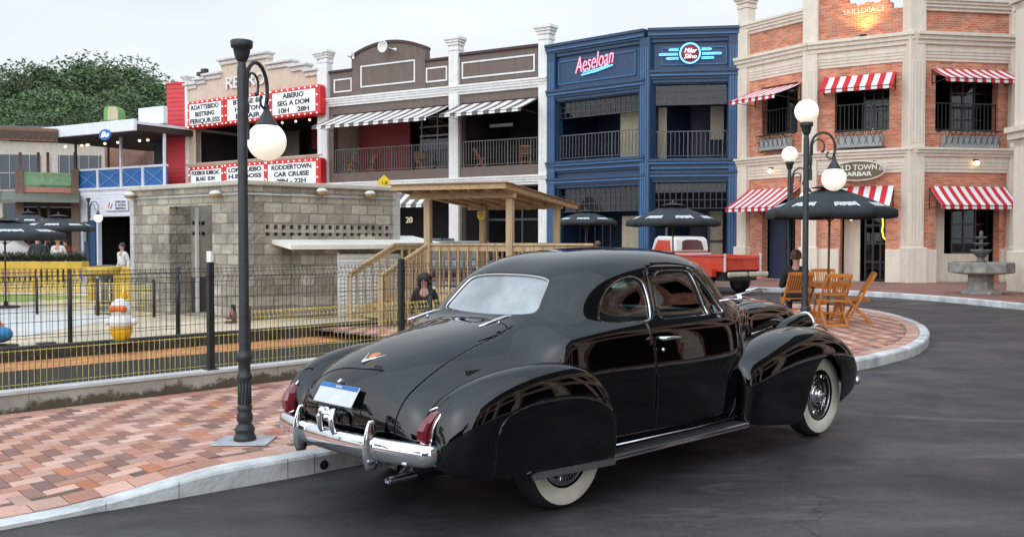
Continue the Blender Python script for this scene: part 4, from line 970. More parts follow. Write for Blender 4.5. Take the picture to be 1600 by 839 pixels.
# parapet
zs1, zs2 = Z(535, 113), Z(685, 95); zr = Z(780, 81)
mb = MB(); mb.box(X(517), X(553), 0, .3, ZBW, zs1); mb.box(X(663), X(703), 0, .3, ZBW, zs2); mb.box(X(719), X(843), 0, .3, ZBW, zr)
a, b_ = X(551), X(666); n = 24; zlo = Z(553, 92); zhi = Z(608, 68)
arc = [(a, ZBW)]+[(a+(b_-a)*k/n, zlo+(zhi-zlo)*math.sin(math.pi*(k/n))**.8) for k in range(n+1)]+[(b_, ZBW)]
mb.prism(arc, 1, -.06, .32); fw.build(mb, 'parapet', BRN, wb)
mb = MB(); mb.bbox(X(515), X(553), -.10, .36, zs1, zs1+.12, .02); mb.bbox(X(665), X(703), -.10, .36, zs2, zs2+.12, .02); mb.bbox(X(719), X(843), -.10, .36, zr, zr+.14, .02)
top = arc[1:-1]; top2 = [(x, z+.13) for x, z in top]
for (p, q) in zip(range(n), range(1, n+1)): mb.prism([top[p], top[q], top2[q], top2[p]], 1, -.14, .38)
fw.build(mb, 'parapet_coping', BRND, wb)
mb = MB()
def frame(mb, xa, xb, ya, yb, th=.07, y=0.0):
    a, z1 = fw.px(xa, ya); b_, _ = fw.px(xb, ya); _, z0 = fw.px(xa, yb)
    for q in ((a, b_, z0, z0+th), (a, b_, z1-th, z1), (a, a+th, z0+th, z1-th), (b_-th, b_, z0+th, z1-th)): mb.box(q[0], q[1], y-.035, y, q[2], q[3])
frame(mb, 522, 550, 125, 146); frame(mb, 565, 650, 104, 138, y=-.062); frame(mb, 666, 699, 107, 130); frame(mb, 722, 836, 98, 124)
fw.build(mb, 'panel_moulding', WHTP, wb)
# white bands
z0 = ZBW; mb = MB(); cornice(mb, -.1, fw.W+.0, z0-.42, z0, .30); zl = Z(700, 279); cornice(mb, -.1, fw.W, zl-.42, zl, .26); fw.beach(mb, 'band', WHTP, wb)
for px_, w_, ztp in ((508.5, .50, Z(508, 99)), (711, .54, Z(711, 80)), (852, .56, Z(852, 63))):
    x = X(px_); mb = MB(); mb.bbox(x-w_/2, x+w_/2, -.16, .3, .15, ztp, .02); flutes(mb, x, w_*.8, .6, zl-.6, .16, 3); flutes(mb, x, w_*.8, zl+.2, ZBW-.6, .16, 3); flutes(mb, x, w_*.8, ZBW+.2, ztp-.2, .16, 3); capital(mb, x, w_, ztp, .16, .62); fw.build(mb, 'pilaster', WHTP, wb)
# rooms
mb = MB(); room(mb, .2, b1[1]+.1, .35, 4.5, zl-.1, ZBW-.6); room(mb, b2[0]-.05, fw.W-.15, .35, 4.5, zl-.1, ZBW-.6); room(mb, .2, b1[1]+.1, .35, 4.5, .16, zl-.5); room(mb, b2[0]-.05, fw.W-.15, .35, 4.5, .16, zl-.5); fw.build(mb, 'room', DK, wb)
for (a, b_) in (b1, b2): fw.build(railing(a+.05, b_-.05, u0+.02, u0+1.22, .10, .15, .013, .5), 'railing', mat('grey_iron', (.13, .125, .12), .5), wb)
mb = MB(); mb.box(X(524), X(604), 1.9, 2.0, u0, u0+2.9); fw.build(mb, 'red_mural', mat('mural_red', (.23, .015, .02), .6), wb)
t_ = text('SHAKENDOGS', .42, mat('mural_letters', (.30, .05, .04), .6), wb, (0, 0, 0), (math.pi/2, 0, fw.ang), .01, 'mural_letters', width=2.3)
q = fw.world(X(562)+.2, 1.88, u0+1.5); t_.location = (q[0]-wb.location.x, q[1]-wb.location.y, q[2])
mb = MB(); 
for x in (630, 655, 680): mb.box(X(x)-.03, X(x)+.03, 1.5, 1.56, u0, u1)
mb.box(X(627), b1[1], 1.48, 1.56, u0+1.75, u0+1.83); mb.box(X(627), b1[1], 1.45, 1.52, u0+2.2, u0+2.26)
wf = fw.build(mb, 'window', mat('grey_frame', (.3, .3, .3), .4), wb); mb = MB(); mb.add([(X(627), 1.52, u0), (b1[1], 1.52, u0), (b1[1], 1.52, u1), (X(627), 1.52, u1)], [(0, 1, 2, 3)]); mb.build('pane', WGL, wf)
mb = MB(); mb.box(b2[0]+.3, b2[0]+1.6, 2.0, 2.05, u0+2.05, u0+2.2); mb.box(b2[0]+3.2, b2[1]-.2, 2.0, 2.05, u0+2.25, u0+2.4); fw.build(mb, 'strip_light', mat('pale_strip', (.55, .57, .56), .5), wb)
mb = MB(); mb.box(b2[0]+2.3, b2[1]-.3, 3.9, 4.0, u0, u0+2.6); fw.build(mb, 'teal_wall', mat('teal_wall', (.015, .06, .075), .6), wb)
# parapet floodlights
for (px_, py_, sx_) in ((610, 76, 34), (555, 88, 20)):
    x, z = fw.px(px_, py_); mb = MB(); mb.tube([(x, -.1, z), (x+sx_*.027, -.75, z-.28)], .025, 6); mb.sphere((x+sx_*.027, -.78, z-.28), .075, 10, 8)
    k = fw.build(mb, 'floodlight', WHTP, wb); mb = MB()
    if px_ == 610: mb.lathe([(0, .0), (.12, .02), (.24, .10), (.30, .22), (.28, .24), (.20, .12), (0, .05)], 18, (x-.05, -.35, z), 'y')
    else: mb.bbox(x-.18, x+.12, -.45, -.2, z-.08, z+.12, .02)
    mb.build('lamp_head', WHTP, k)
mb = MB(); mb.box(0, fw.W, .3, 12, ZBW-.3, ZBW-.1); fw.build(mb, 'roof', MATS['flat_roof'], wb)
mb = MB(); mb.box(0, .25, .35, 12, .15, ZBW+.6); mb.box(fw.W-.5, fw.W-.3, .35, 12, .15, ZBW+1.2); mb.box(.25, fw.W-.3, 11.8, 12, .15, ZBW); fw.build(mb, 'side_wall', CREAM, wb)
BWS = stripemat('brown_white_canvas', (.17, .135, .12), (.80, .79, .77), .30)
awn_from(fw, ((527, 181), (702, 166), (488, 198), (672, 182)), 'grey and white striped awning over the left upper bay of the brown building', None, BWS, 'grey striped awnings on the brown building')
awn_from(fw, ((717, 165), (842, 153), (687, 180), (813, 167)), 'grey and white striped awning over the right upper bay of the brown building', None, BWS, 'grey striped awnings on the brown building')
awning(fw, X(590), X(690), l1+.1, l1-.75, 1.2, 'grey and white striped awning low over the shopfront behind the timber shelter', BWS, 'grey striped awnings on the brown building')
# ground floor shop details
mb = MB()
for x in (735, 790, 835): mb.box(X(x)-.04, X(x)+.04, 1.5, 1.6, .16, l1)
mb.box(b2[0], b2[1], 1.48, 1.6, 2.6, 2.7); fw.build(mb, 'shop_window', GRID, wb)
x, z = fw.px(640, 344); sgn = text('20', .42, mat('cream_numerals', (.6, .55, .4), .5, emit=(.8, .7, .5), estr=.4), None, fw.world(x-.25, .3, z), (math.pi/2, 0, fw.ang), .03, 'shop_sign'); tag(sgn, 'white lit numerals in the dark shopfront behind the timber shelter', 'sign')
# ================================================ cinema (beige) building
z_ = EYE[2]+ray(497, 131)[2]/ray(497, 131)[1]*A_[1]; ZSG = z_
PA = pt(293, 160, ZSG); PB = (A_[0], A_[1]); fc = Fac(PA, PB); print('cinema', ZSG, fc.W, PA)
BEIGE = paint('beige_stucco', (.60, .49, .375), .7, .08)
cb = fc.empty('cinema_building', 'beige cinema building with stepped parapet and red framed marquee boards', 'building')
X = lambda x, y=200: fc.px(x, y)[0]
Z = lambda x, y: fc.px(x, y)[1]
zo0, zo1 = Z(400, 249), Z(400, 188)
mb = MB(); hole = (X(306), X(496), zo0, zo1); wall_holes(mb, 0, fc.W, .15, ZSG+.8, [hole], .35); fc.build(mb, 'wall', BEIGE, cb)
mb = MB(); xs = [(293, 308, 135), (308, 322, 127), (322, 346, 120), (346, 420, 97), (420, 458, 97), (458, 480, 103), (480, 499, 111)]; steps = []
for a, b_, y in xs: steps.append((X(a), X(b_), Z(a if a < 400 else b_, y)))
for a, b_, z in steps: mb.box(a, b_, .0, .32, ZSG+.8, z)
fc.build(mb, 'parapet', BEIGE, cb)
mb = MB()
for a, b_, z in steps: mb.bbox(a-.15, b_+.12, -.25, .40, z, z+.14, .02); mb.bbox(a-.05, b_+.05, -.12, .34, z-.22, z, .02)
fc.build(mb, 'parapet_coping', paint('pale_coping', (.62, .60, .57), .7), cb)
mb = MB(); cornice(mb, 0, fc.W, zo0-.28, zo0, .22); mb.bbox(X(293), X(306), -.05, .3, zo0, ZSG, .02); cornice(mb, 0, fc.W, zo1, zo1+.2, .15); fc.build(mb, 'band', BEIGE, cb)
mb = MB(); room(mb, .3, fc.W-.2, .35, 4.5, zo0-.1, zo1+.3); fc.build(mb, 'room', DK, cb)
mb = MB(); mb.box(hole[0]+.3, hole[0]+3.2, 4.2, 4.4, zo0, zo1); mb.box(hole[1]-5, hole[1], 4.2, 4.4, zo0+.9, zo1); fc.build(mb, 'red_inner_wall', MATS['mural_red'], cb)
mb = MB(); mb.box(hole[0]+3.4, hole[1]-5.2, 3.4, 3.5, zo0, zo1-.2); fc.build(mb, 'glass_screen', mat('brown_glass', (.10, .075, .06), .2), cb)
mb = MB()
for k in range(5): mb.sphere((hole[1]-.8-1.1*k, 1.2, zo1-.08), .07, 8, 6)
fc.build(mb, 'ceiling_light', mat('warm_spots', (1, .8, .6), .5, emit=(1, .75, .5), estr=1.6), cb)
t_ = text('RETRO', .92, WHTP, cb, (0, 0, 0), (math.pi/2, 0, fc.ang), .06, 'roof_lettering', width=3.3)
q = fc.world(X(386), -.08, Z(386, 128)); t_.location = (q[0]-cb.location.x, q[1]-cb.location.y, q[2])
mb = MB(); mb.bbox(X(499), X(507), -.16, .3, .15, Z(500, 93), .02); capital(mb, X(503), .45, Z(500, 100), .16, .55); fc.build(mb, 'pilaster', WHTP, cb)
mb = MB(); mb.bbox(X(289), X(296), -.16, .3, .15, Z(292, 130), .02); capital(mb, X(292), .3, Z(292, 130), .1, .4); fc.build(mb, 'pilaster', WHTP, cb)
mb = MB(); mb.box(0, fc.W, .3, 12, ZSG+.5, ZSG+.7); mb.box(0, .2, .3, 12, .15, ZSG+.8); fc.build(mb, 'roof', MATS['flat_roof'], cb)
mb = MB(); x, z = fc.px(317, 115); mb.beam((x-.3, 0, z-.3), (x+.1, 0, z), .12, .12); mb.bbox(x-.1, x+.3, -.1, .2, z, z+.25, .03); mb.bbox(x-.5, x-.15, -.1, .2, z-.12, z+.1, .03); fc.build(mb, 'floodlight', DARKF, cb)
REDP = paint('marquee_red', (.62, .018, .022), .4, .06); BOARD = mat('marquee_white', (.80, .82, .83), .4, 0, .03, 2, emit=(.85, .93, 1), estr=.16); INK = mat('marquee_ink', (.02, .02, .022), .5)
BULB = mat('marquee_bulb', (1, .9, .8), .4, 0, 0, 1, emit=(1, .85, .75), estr=.9)
def marquee(xa, xb, ytl, ytr, ybl, ybr, lines, label, up=True):
    a, z1 = fc.px(xa, (ytl)); b_, z1b = fc.px(xb, ytr); _, z0 = fc.px(xa, ybl); _, z0b = fc.px(xb, ybr)
    z1 = (z1+z1b)/2; z0 = (z0+z0b)/2; d = .75
    # board hangs proud of the wall: recompute at its own plane
    a = fc.px(xa, ytl, -d)[0]; b_ = fc.px(xb, ytr, -d)[0]; z1 = (fc.px(xa, ytl, -d)[1]+fc.px(xb, ytr, -d)[1])/2; z0 = (fc.px(xa, ybl, -d)[1]+fc.px(xb, ybr, -d)[1])/2
    w_, h = b_-a, z1-z0; t = thing('marquee_sign', label, 'sign', fc.world(a, -d, z0), fc.ang, 'red framed marquee boards on the beige cinema')
    mb = MB(); mb.bbox(0, w_, 0, .55, 0, h, .10); mb.build('case', REDP, t)
    e = .26; mb = MB(); mb.bbox(e, w_-e, -.03, .02, e*.8, h-e*.8, .01); mb.build('board', BOARD, t)
    mb = MB(); n1 = int(w_/.42); n2 = int(h/.42)
    for k in range(n1+1):
        for z in (e*.4, h-e*.4): mb.sphere((e*.5+(w_-e)*k/n1, -.03, z), .042, 6, 4)
    for k in range(1, n2):
        for x in (e*.45, w_-e*.45): mb.sphere((x, -.03, h*k/n2), .042, 6, 4)
    mb.build('bulbs', BULB, t)
    L_ = len(lines); ih = h-e*1.6
    for k, (s_, wf) in enumerate(lines):
        text(s_, ih/L_*.92, INK, t, (w_/2, -.035, e*.8+ih*(1-(k+.5)/L_)-.02), extrude=.006, width=(w_-2*e)*wf, offset=.014)
marquee(292, 350, 159, 152, 203, 196, [('ROATTEBIDO', .88), ('BESTRING', .62), ('FERIQUR.ESS', .94)], 'leftmost upper marquee board with three lines of black letters in a red frame')
marquee(351, 425, 152, 141, 196, 188, [('BTAGE 83', .70), ('HORTON', .62), ('ECLAIR', .6)], 'middle upper marquee board partly behind the tall lamp post')
marquee(421, 498, 143, 130, 189, 178, [('ABERIO', .50), ('SEG A DOM', .76), ('10H    28H', .72)], 'upper right marquee board reading opening days beside the brown building')
marquee(294, 350, 262, 257, 300, 297, [('FODEBOS SUBBCAC', .92), ('BLAIG  EUN', .62), ('', 1)][:2]+[('11H', .2)], 'leftmost lower marquee board just above the grey block building roof')
marquee(350, 417, 257, 251, 297, 294, [('LONGJUEBO', .9), ('H.BL BOSS', .9), ('10H', .2)], 'middle lower marquee board behind the tall lamp post')
marquee(414, 499, 252, 246, 296, 292, [('RODDERTOWN', .84), ('CAR CRUISE', .74), ('09H - 22H', .62)], 'lower right marquee board announcing a car cruise in black letters')
# ================================================ red clad wall
REDW = paint('red_cladding', (.58, .035, .045), .55, .10)
pr = [pt(262.5, 137, ZSG+1.2), (PA[0]-.1, PA[1]-.1)]
fr = Fac((PA[0]-1.3, PA[1]+.25), (PA[0]-.12, PA[1]-.1)); rb = fr.empty('red_wall', 'narrow tall red clapboard wall between the cinema and the white blue bar', 'wall')
zt = fr.z(275, 134); mb = MB(); z = .15
while z < zt: mb.add([(0, -.03, z), (fr.W, -.03, z), (fr.W, 0, z+.26), (0, 0, z+.26), (0, .3, z), (fr.W, .3, z), (fr.W, .3, z+.26), (0, .3, z+.26)], [(0, 1, 2, 3), (5, 4, 7, 6), (4, 0, 3, 7), (1, 5, 6, 2), (3, 2, 6, 7), (0, 4, 5, 1)]); z += .26
fr.build(mb, 'cladding', REDW, rb)
mb = MB(); mb.box(-.05, fr.W, -.06, .35, z, z+.1); fr.build(mb, 'cap', REDW, rb)
# ================================================ white and blue bar with roof terrace
QB = ((262-800)/FPX*54.6, 54.6); QA = ((118-800)/FPX*59.0, 59.0)
fq = Fac(QA, QB); qb = fq.empty('terrace_bar', 'white boarded bar with blue crossed balustrade and covered roof terrace', 'building')
X = lambda x, y=270: fq.px(x, y)[0]
Z = lambda x, y: fq.px(x, y)[1]
WB = paint('white_boards', (.72, .75, .80), .55, .06); BLU = paint('balustrade_blue', (.012, .12, .38), .5, .10)
W = fq.W; zb0, zb1 = Z(190, 293), Z(190, 263); zf0, zf1 = Z(190, 216), Z(190, 203)
mb = MB(); z = zb0-1.6; zl = Z(190, 330)
while z < zb0: mb.add([(0, -.03, z), (W, -.03, z), (W, 0, z+.2), (0, 0, z+.2)], [(0, 1, 2, 3)]); z += .2
wall_holes(mb, 0, W, .15, zb0-1.6, [(X(128), X(143), .16, zl-.6), (X(152), X(204), .16, zl-.3), (X(215), W-.5, .3, zl-.4)], .25); fq.build(mb, 'wall', WB, qb)
mb = MB(); mb.box(0, W, .02, 9, zb0-.25, zb0); mb.bbox(-.1, W, -.12, .1, zb0-.12, zb0+.04, .02); fq.build(mb, 'terrace_floor', WB, qb)
mb = MB(); mb.box(0, W, .0, .08, zb0+.05, zb1-.05); fq.build(mb, 'balustrade_panel', BLU, qb)
mb = MB(); pxs = [120, 153.5, 190, 224, 258]
for x in pxs: mb.bbox(X(x)-.09, X(x)+.09, -.08, .12, zb0, zb1+.05, .01)
mb.bbox(0, W, -.06, .12, zb1-.05, zb1+.08, .01); fq.build(mb, 'handrail', WB, qb)
mb = MB()
for a, b_ in zip(pxs[:-1], pxs[1:]):
    a, b_ = X(a)+.1, X(b_)-.1; mb.beam((a, -.03, zb0+.08), (b_, -.03, zb1-.1), .03, .026); mb.beam((a, -.05, zb1-.1), (b_, -.05, zb0+.08), .03, .026)
fq.build(mb, 'cross_bars', mat('pale_blue', (.25, .45, .68), .5), qb)
mb = MB(); xl = X(88, 210); mb.bbox(xl, X(262), -2.2, -2.0, zf0, zf1+.15, .02); mb.box(xl, W, -2.0, 7, zf1-.1, zf1+.05); fq.build(mb, 'roof', WB, qb)
mb = MB(); mb.box(xl+.05, W, -1.95, 6.8, zf0+.05, zf1-.15); fq.build(mb, 'ceiling', mat('brown_ceiling', (.045, .030, .024), .7), qb)
mb = MB()
for x in (X(190), X(258)): mb.bbox(x-.07, x+.07, -.1, .04, zb1, zf0+.1, .01)
fq.build(mb, 'post', WB, qb)
mb = MB(); mb.box(X(120)-.06, X(120)+.06, -.1, .0, zb1, zf0+.1); mb.box(X(137)-.05, X(137)+.05, 1.4, 1.5, zb1, zf0+.1); fq.build(mb, 'dark_post', mat('brown_post', (.10, .06, .045), .6), qb)
mb = MB(); mb.box(X(175), X(225), 3.0, 3.2, zb0, zf0); mb.box(X(225), W, 2.0, 2.2, zb0, zf0); mb.box(0, X(170), 7.5, 7.6, zb0+1.2, zf0); fq.build(mb, 'back_wall', mat('terrace_dark', (.045, .045, .05), .6), qb)
mb = MB()
for x, y in ((102, 235), (128, 229), (136, 236), (138, 243), (164, 231), (184, 220), (218, 224), (231, 217)): a, z = fq.px(x, y, 1.5); mb.sphere((a, 1.5, zf0+.0), .09, 8, 6)
fq.build(mb, 'ceiling_light', MATS['warm_spots'], qb)
mb = MB(); mb.bbox(X(224), X(263), -.3, .0, zf1+.1, Z(240, 169), .02); fq.build(mb, 'roof_screen', WB, qb)
mb = MB(); room(mb, .1, W-.1, .25, 5, .16, zl-.1); fq.build(mb, 'room', DK, qb)
mb = MB(); mb.box(X(128), X(143), .1, .16, .16, 1.6); mb.box(X(139)+.1, X(143)+.4, -.12, .0, .16, zl-.5); fq.build(mb, 'blue_door', paint('door_blue', (.015, .07, .17), .5), qb)
sg = thing('bar_logo', 'small round blue and white logo on the white terrace roof edge', 'sign', fq.world(*(fq.px(165, 211, -2.25)[0], -2.25), fq.px(165, 211, -2.25)[1]), fq.ang)
mb = MB(); mb.prism(ellipse(.52, .30), 1, 0, -.06); mb.build('board', paint('logo_blue', (.01, .12, .42), .4), sg); text('Bo', .42, NWH, sg, (0, -.08, 0), extrude=.01, shear=.4, width=.7)
sg = thing('entrance_sign', 'white sign strip with small black letters over the dark doorway of the white bar', 'sign', fq.world(X(188, 321), -.12, Z(188, 321)), fq.ang)
mb = MB(); mb.bbox(-1.15, .85, -.04, .04, -.32, .32, .01); mb.build('board', WB, sg); 
for k, s_ in enumerate(('OFFICINA', 'D APOIO', 'MANUTENCAO')): text(s_, .2, INK, sg, (.25, -.06, .19-.19*k), extrude=.005, width=.95)
mb = MB(); mb.beam((-.85, -.06, -.15), (-.75, -.06, .2), .06, .02); mb.beam((-.65, -.06, -.2), (-.5, -.06, .1), .06, .02); mb.build('emblem', REDP, sg)
# small brick hut with green capsule on the roof behind
hb = thing('roof_hut', 'small brick hut with a rounded green tank behind the white terrace roof', 'building', (-25.6, 66, 0))
mb = MB(); p0, p1 = atY(163, 198, 66), atY(226, 190, 66); mb.box(p0[0]+25.6, p1[0]+25.6, 0, 4, .15, p0[2]+.15); mb.build('wall', brickmat('hut_brick', (.30, .12, .08), (.36, .16, .10), (.25, .2, .17), .25, .08), hb)
mb = MB(); mb.bbox(p0[0]+25.4, p1[0]+25.9, -.3, 4.2, p0[2]+.15, p0[2]+.4, .03); mb.build('roof', mat('green_roof', (.12, .16, .07), .8), hb)
a, b_ = atY(162, 190, 66), atY(185, 166, 66); mb = MB(); w_ = b_[0]-a[0]; h = b_[2]-a[2]; pr_ = [(-w_/2, 0), (w_/2, 0), (w_/2, h*.6), (w_*.42, h*.85), (w_*.25, h), (-w_*.3, h), (-w_*.45, h*.85), (-w_*.5, h*.5)]
x0 = (a[0]+b_[0])/2+25.6; mb.prism([(x0+p, a[2]+q) for p, q in pr_], 1, 0, 1.2); mb.build('tank', paint('tank_green', (.16, .33, .08), .5), hb)
mb = MB(); mb.prism([(x0+w_*.15+p*.7, a[2]+q*.95) for p, q in pr_], 1, -.1, -.02); mb.build('tank_end', paint('tank_cream', (.5, .45, .28), .5), hb)
# ================================================ brown porch with green balcony
fp_ = Fac(((2-800)/FPX*57, 57.0), ((118-800)/FPX*58.6, 58.6)); pb_ = fp_.empty('porch_building', 'brown timber porch with a green balcony and projecting rafters', 'building')
X = lambda x, y=280: fp_.px(x, y)[0]
Z = lambda x, y: fp_.px(x, y)[1]
BRW = paint('brown_timber', (.19, .11, .08), .6, .2); GRN = paint('balcony_green', (.26, .44, .24), .6, .15)
mb = MB()
for x in (30, 117): mb.box(X(x)-.22, X(x)+.22, -.15, .25, .15, Z(x, 265))
for x in (59, 74, 30, 117): mb.box(X(x)-.08, X(x)+.08, 1, 1.2, .15, Z(x, 236))
fp_.build(mb, 'post', BRW, pb_)
zg0, zg1 = Z(75, 293), Z(75, 270); mb = MB(); mb.box(X(32), X(113), 0, .1, zg0, zg0+.15); mb.box(X(32), X(113), -.03, .12, zg1-.12, zg1)
for k in range(34): x = X(32)+(X(113)-X(32))*k/33; mb.box(x-.04, x+.04, 0, .06, zg0, zg1)
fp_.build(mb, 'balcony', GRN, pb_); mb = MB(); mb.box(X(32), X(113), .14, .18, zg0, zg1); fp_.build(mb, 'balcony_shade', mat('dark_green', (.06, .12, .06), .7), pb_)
mb = MB(); mb.box(X(31), X(114), .0, .3, Z(75, 301), zg0); fp_.build(mb, 'salmon_band', paint('salmon', (.50, .20, .14), .6), pb_)
mb = MB(); z = Z(60, 302); mb.prism([(-1.6, z-.45), (.3, z+.1), (.3, z-.1), (-1.6, z-.6)], 0, X(4), X(124)); fp_.build(mb, 'porch_roof', mat('grey_green_roof', (.17, .18, .15), .7), pb_)
mb = MB(); mb.box(X(28), X(118), -.1, .2, Z(60, 323), Z(60, 308)); fp_.build(mb, 'beam', mat('dark_timber', (.07, .045, .035), .7), pb_)
zt = Z(45, 222); mb = MB(); mb.box(X(5), X(93), -2.4, -2.25, zt-.15, zt+.6); mb.box(X(5), X(93), -2.3, 5, zt+.45, zt+.58); fp_.build(mb, 'roof', mat('rafter_brown', (.20, .10, .06), .7), pb_)
mb = MB()
for k in range(9): x = X(5)+(X(93)-X(5))*(k+.1)/9; mb.box(x, x+(X(93)-X(5))/9*.8, -2.45, -2.39, zt-.03, zt+.42)
fp_.build(mb, 'rafter_gap', mat('dark_timber', (.07, .045, .035), .7), pb_)
mb = MB(); room(mb, X(30), X(116), .3, 5, .16, Z(60, 324)); fp_.build(mb, 'room', mat('pale_room', (.22, .19, .16), .8), pb_)
# ================================================ grey cream block far left
gb = thing('grey_block', 'large cream and dark grey block with strip windows at the far left', 'building', (-46, 80, 0))
f = Fac((-62, 79), (-25, 84)); mb = MB(); CR2 = paint('block_cream', (.50, .44, .37), .7)
mb.box(0, f.W, 0, 12, .15, 10.2); f.build(mb, 'wall', CR2, gb)
mb = MB(); mb.box(-.3, f.W, -.5, 12, 10.2, 11.3); mb.box(0, 22, -.6, 0, 5.1, 5.8); f.build(mb, 'roof', paint('slate_band', (.10, .12, .13), .6), gb)
mb = MB(); 
for (a, b_) in ((2, 11), (12.5, 16), (17.5, 22), (23.5, 27), (28, 34)): mb.box(a, b_, -.08, -.02, 6.0, 8.9)
mb.box(2, 17, -.08, -.02, 1, 5); mb.box(19, 34, -.08, -.02, 1, 4.8); f.build(mb, 'window', mat('dark_glazing', (.03, .04, .055), .15), gb)
mb = MB()
for k in range(40): mb.box(2+k*.8, 2.05+k*.8, -.14, -.08, 6.0, 8.9)
mb.box(2, 34, -.14, -.08, 7.3, 7.38); f.build(mb, 'glazing_bars', mat('bars_grey', (.35, .36, .37), .5), gb)
mb = MB(); mb.box(15, 17.2, -.3, 2, 11.3, 12.9); f.build(mb, 'roof_frame', paint('slate_band', (.10, .12, .13), .6), gb)
# ================================================ grey concrete block building
BLOCKM = brickmat('split_block', (.25, .218, .172), (.46, .405, .33), (.225, .20, .165), .40, .20, .012, .9, 1.0, .55, rockface=2.6)
BLOCKS = brickmat('smooth_block', (.42, .40, .37), (.50, .48, .44), (.36, .34, .31), .40, .20, .010, .9, .4, .25)
CO = (-5.05, 18.15); LF = (-8.15, 20.6); RT = (-2.47, 20.6)
kb = thing('block_building', 'grey split block hut with a doorway and two rows of vent holes', 'building', (CO[0], CO[1], 0))
fl = Fac(LF, CO); fr2 = Fac(CO, RT); HT = 2.72
d0, d1 = fl.x(265, 400), fl.x(332, 400); zd = fl.z(300, 322)
mb = MB(); wall_holes(mb, 0, fl.W, .15, HT, [(d0, d1, .16, zd)], .22); fl.build(mb, 'wall', BLOCKM, kb)
mb = MB(); vent = []
for row, (yy0, yy1) in enumerate(((359, 352.5), (369, 364))):
    z0, z1 = fr2.z(520, yy0), fr2.z(520, yy1); n = 17
    xa, xb = fr2.x(413, 358), fr2.x(611, 358)
    for k in range(n):
        x = xa+(xb-xa)*k/n; vent.append((x+.03, x+(xb-xa)/n-.06, z0, z1))
wall_holes(mb, 0, fr2.W, .15, HT, vent, .2); fr2.build(mb, 'wall', BLOCKM, kb)
mb = MB(); e = .07
for f in (fl, fr2): m2 = MB(); m2.bbox(-.07, f.W+.07, -.07, .25, HT, HT+.09, .015); f.build(m2, 'coping', mat('coping_sand', (.50, .46, .38), .8, 0, .15, 3), kb)
P = [Vector(LF), Vector(CO), Vector(RT)]; P4 = Vector(LF)+Vector(RT)-Vector(CO)
mb.prism([(p.x-CO[0], p.y-CO[1]+.1) for p in (P[1], P[2], P4, (P[0]+P4)/2)], 2, HT-.12, HT-.02); mb.build('roof', MATS['flat_roof'], kb)
mb = MB()
for a, b_ in ((P[2], P4), (P4, P[0])): mb.beam((a.x-CO[0], a.y-CO[1], HT/2+.07), (b_.x-CO[0], b_.y-CO[1], HT/2+.07), .2, HT-.2)
mb.build('back_wall', BLOCKS, kb)
# lobby inside the doorway
mb = MB(); mb.box(d0-.14, d0-.02, .50, 1.6, .90, zd+.2); fl.build(mb, 'lobby_wall', mat('lobby_plaster', (.50, .44, .37), .8), kb)
mb = MB(); mb.box(d0-.14, d0-.015, .50, 1.6, .16, .90); fl.build(mb, 'lobby_dado', mat('lobby_dado', (.10, .09, .08), .8), kb)
mb = MB(); mb.box(d0-.30, d0, .225, .50, .16, zd+.2); fl.build(mb, 'inner_pier', BLOCKM, kb)
mb = MB(); mb.box(d0-.01, d0+.05, .60, .66, .16, zd); fl.build(mb, 'white_jamb', WHTP, kb)
mb = MB()
for k in range(3):
    for z in (1.78, 2.0): mb.box(d0-.019, d0-.005, .55+.11*k, .62+.11*k, z, z+.07)
fl.build(mb, 'vent_hole', DARKF, kb)
mb = MB()
for x in (.25, .42, .8): mb.tube([(d0+x, .9, zd), (d0+x, .9, zd-.12)], .012, 6); mb.lathe([(.02, .06), (.05, 0)], 10, (d0+x, .9, zd-.18))
fl.build(mb, 'pendant', DARKF, kb)
# conduit and bulkhead lamps
for f, xs_ in ((fl, ((212, 306), (346, 304))), (fr2, ((497, 300), (572, 304)))):
    mb = MB(); z = HT-.17
    mb.tube([(0.05, -.03, z), (f.W-.05, -.03, z)], .014, 6); fq_ = f.build(mb, 'conduit', mat('conduit_grey', (.45, .45, .44), .5), kb)
    for (x_, y_) in xs_:
        x = f.x(x_, y_); zz = f.z(x_, y_); q = f.world(x, -.02, zz)
        o = bpy.data.objects.new('bulkhead_lamp', None); COL.objects.link(o); o.parent = kb; o.location = (q[0]-CO[0], q[1]-CO[1], q[2]); o.rotation_euler = (0, 0, f.ang)
        mb = MB(); s_ = .11
        mb.lathe([(0, .075), (.05, .07), (.09, .05), (.115, .015), (.118, 0)], 18, (0, -.12, 0)); mb.build('hood', mat('lamp_hood', (.66, .63, .56), .5), o)
        mb = MB(); mb.lathe([(0, -.075), (.05, -.07), (.09, -.05), (.112, -.015), (.113, 0)], 18, (0, -.12, 0)); mb.build('bowl', mat('amber_bowl', (.42, .26, .10), .3), o)
mb = MB(); mb.bbox(fr2.x(640, 297)-.0-.4, fr2.x(640, 297)-.3, -.06, 0, HT-.13, HT-.03, .01)
x, z = fl.px(329, 403, -.03); mb = MB(); mb.bbox(x-.07, x+.07, -.08, 0, z-.13, z+.13, .01); fl.build(mb, 'meter_box', WHTP, kb)
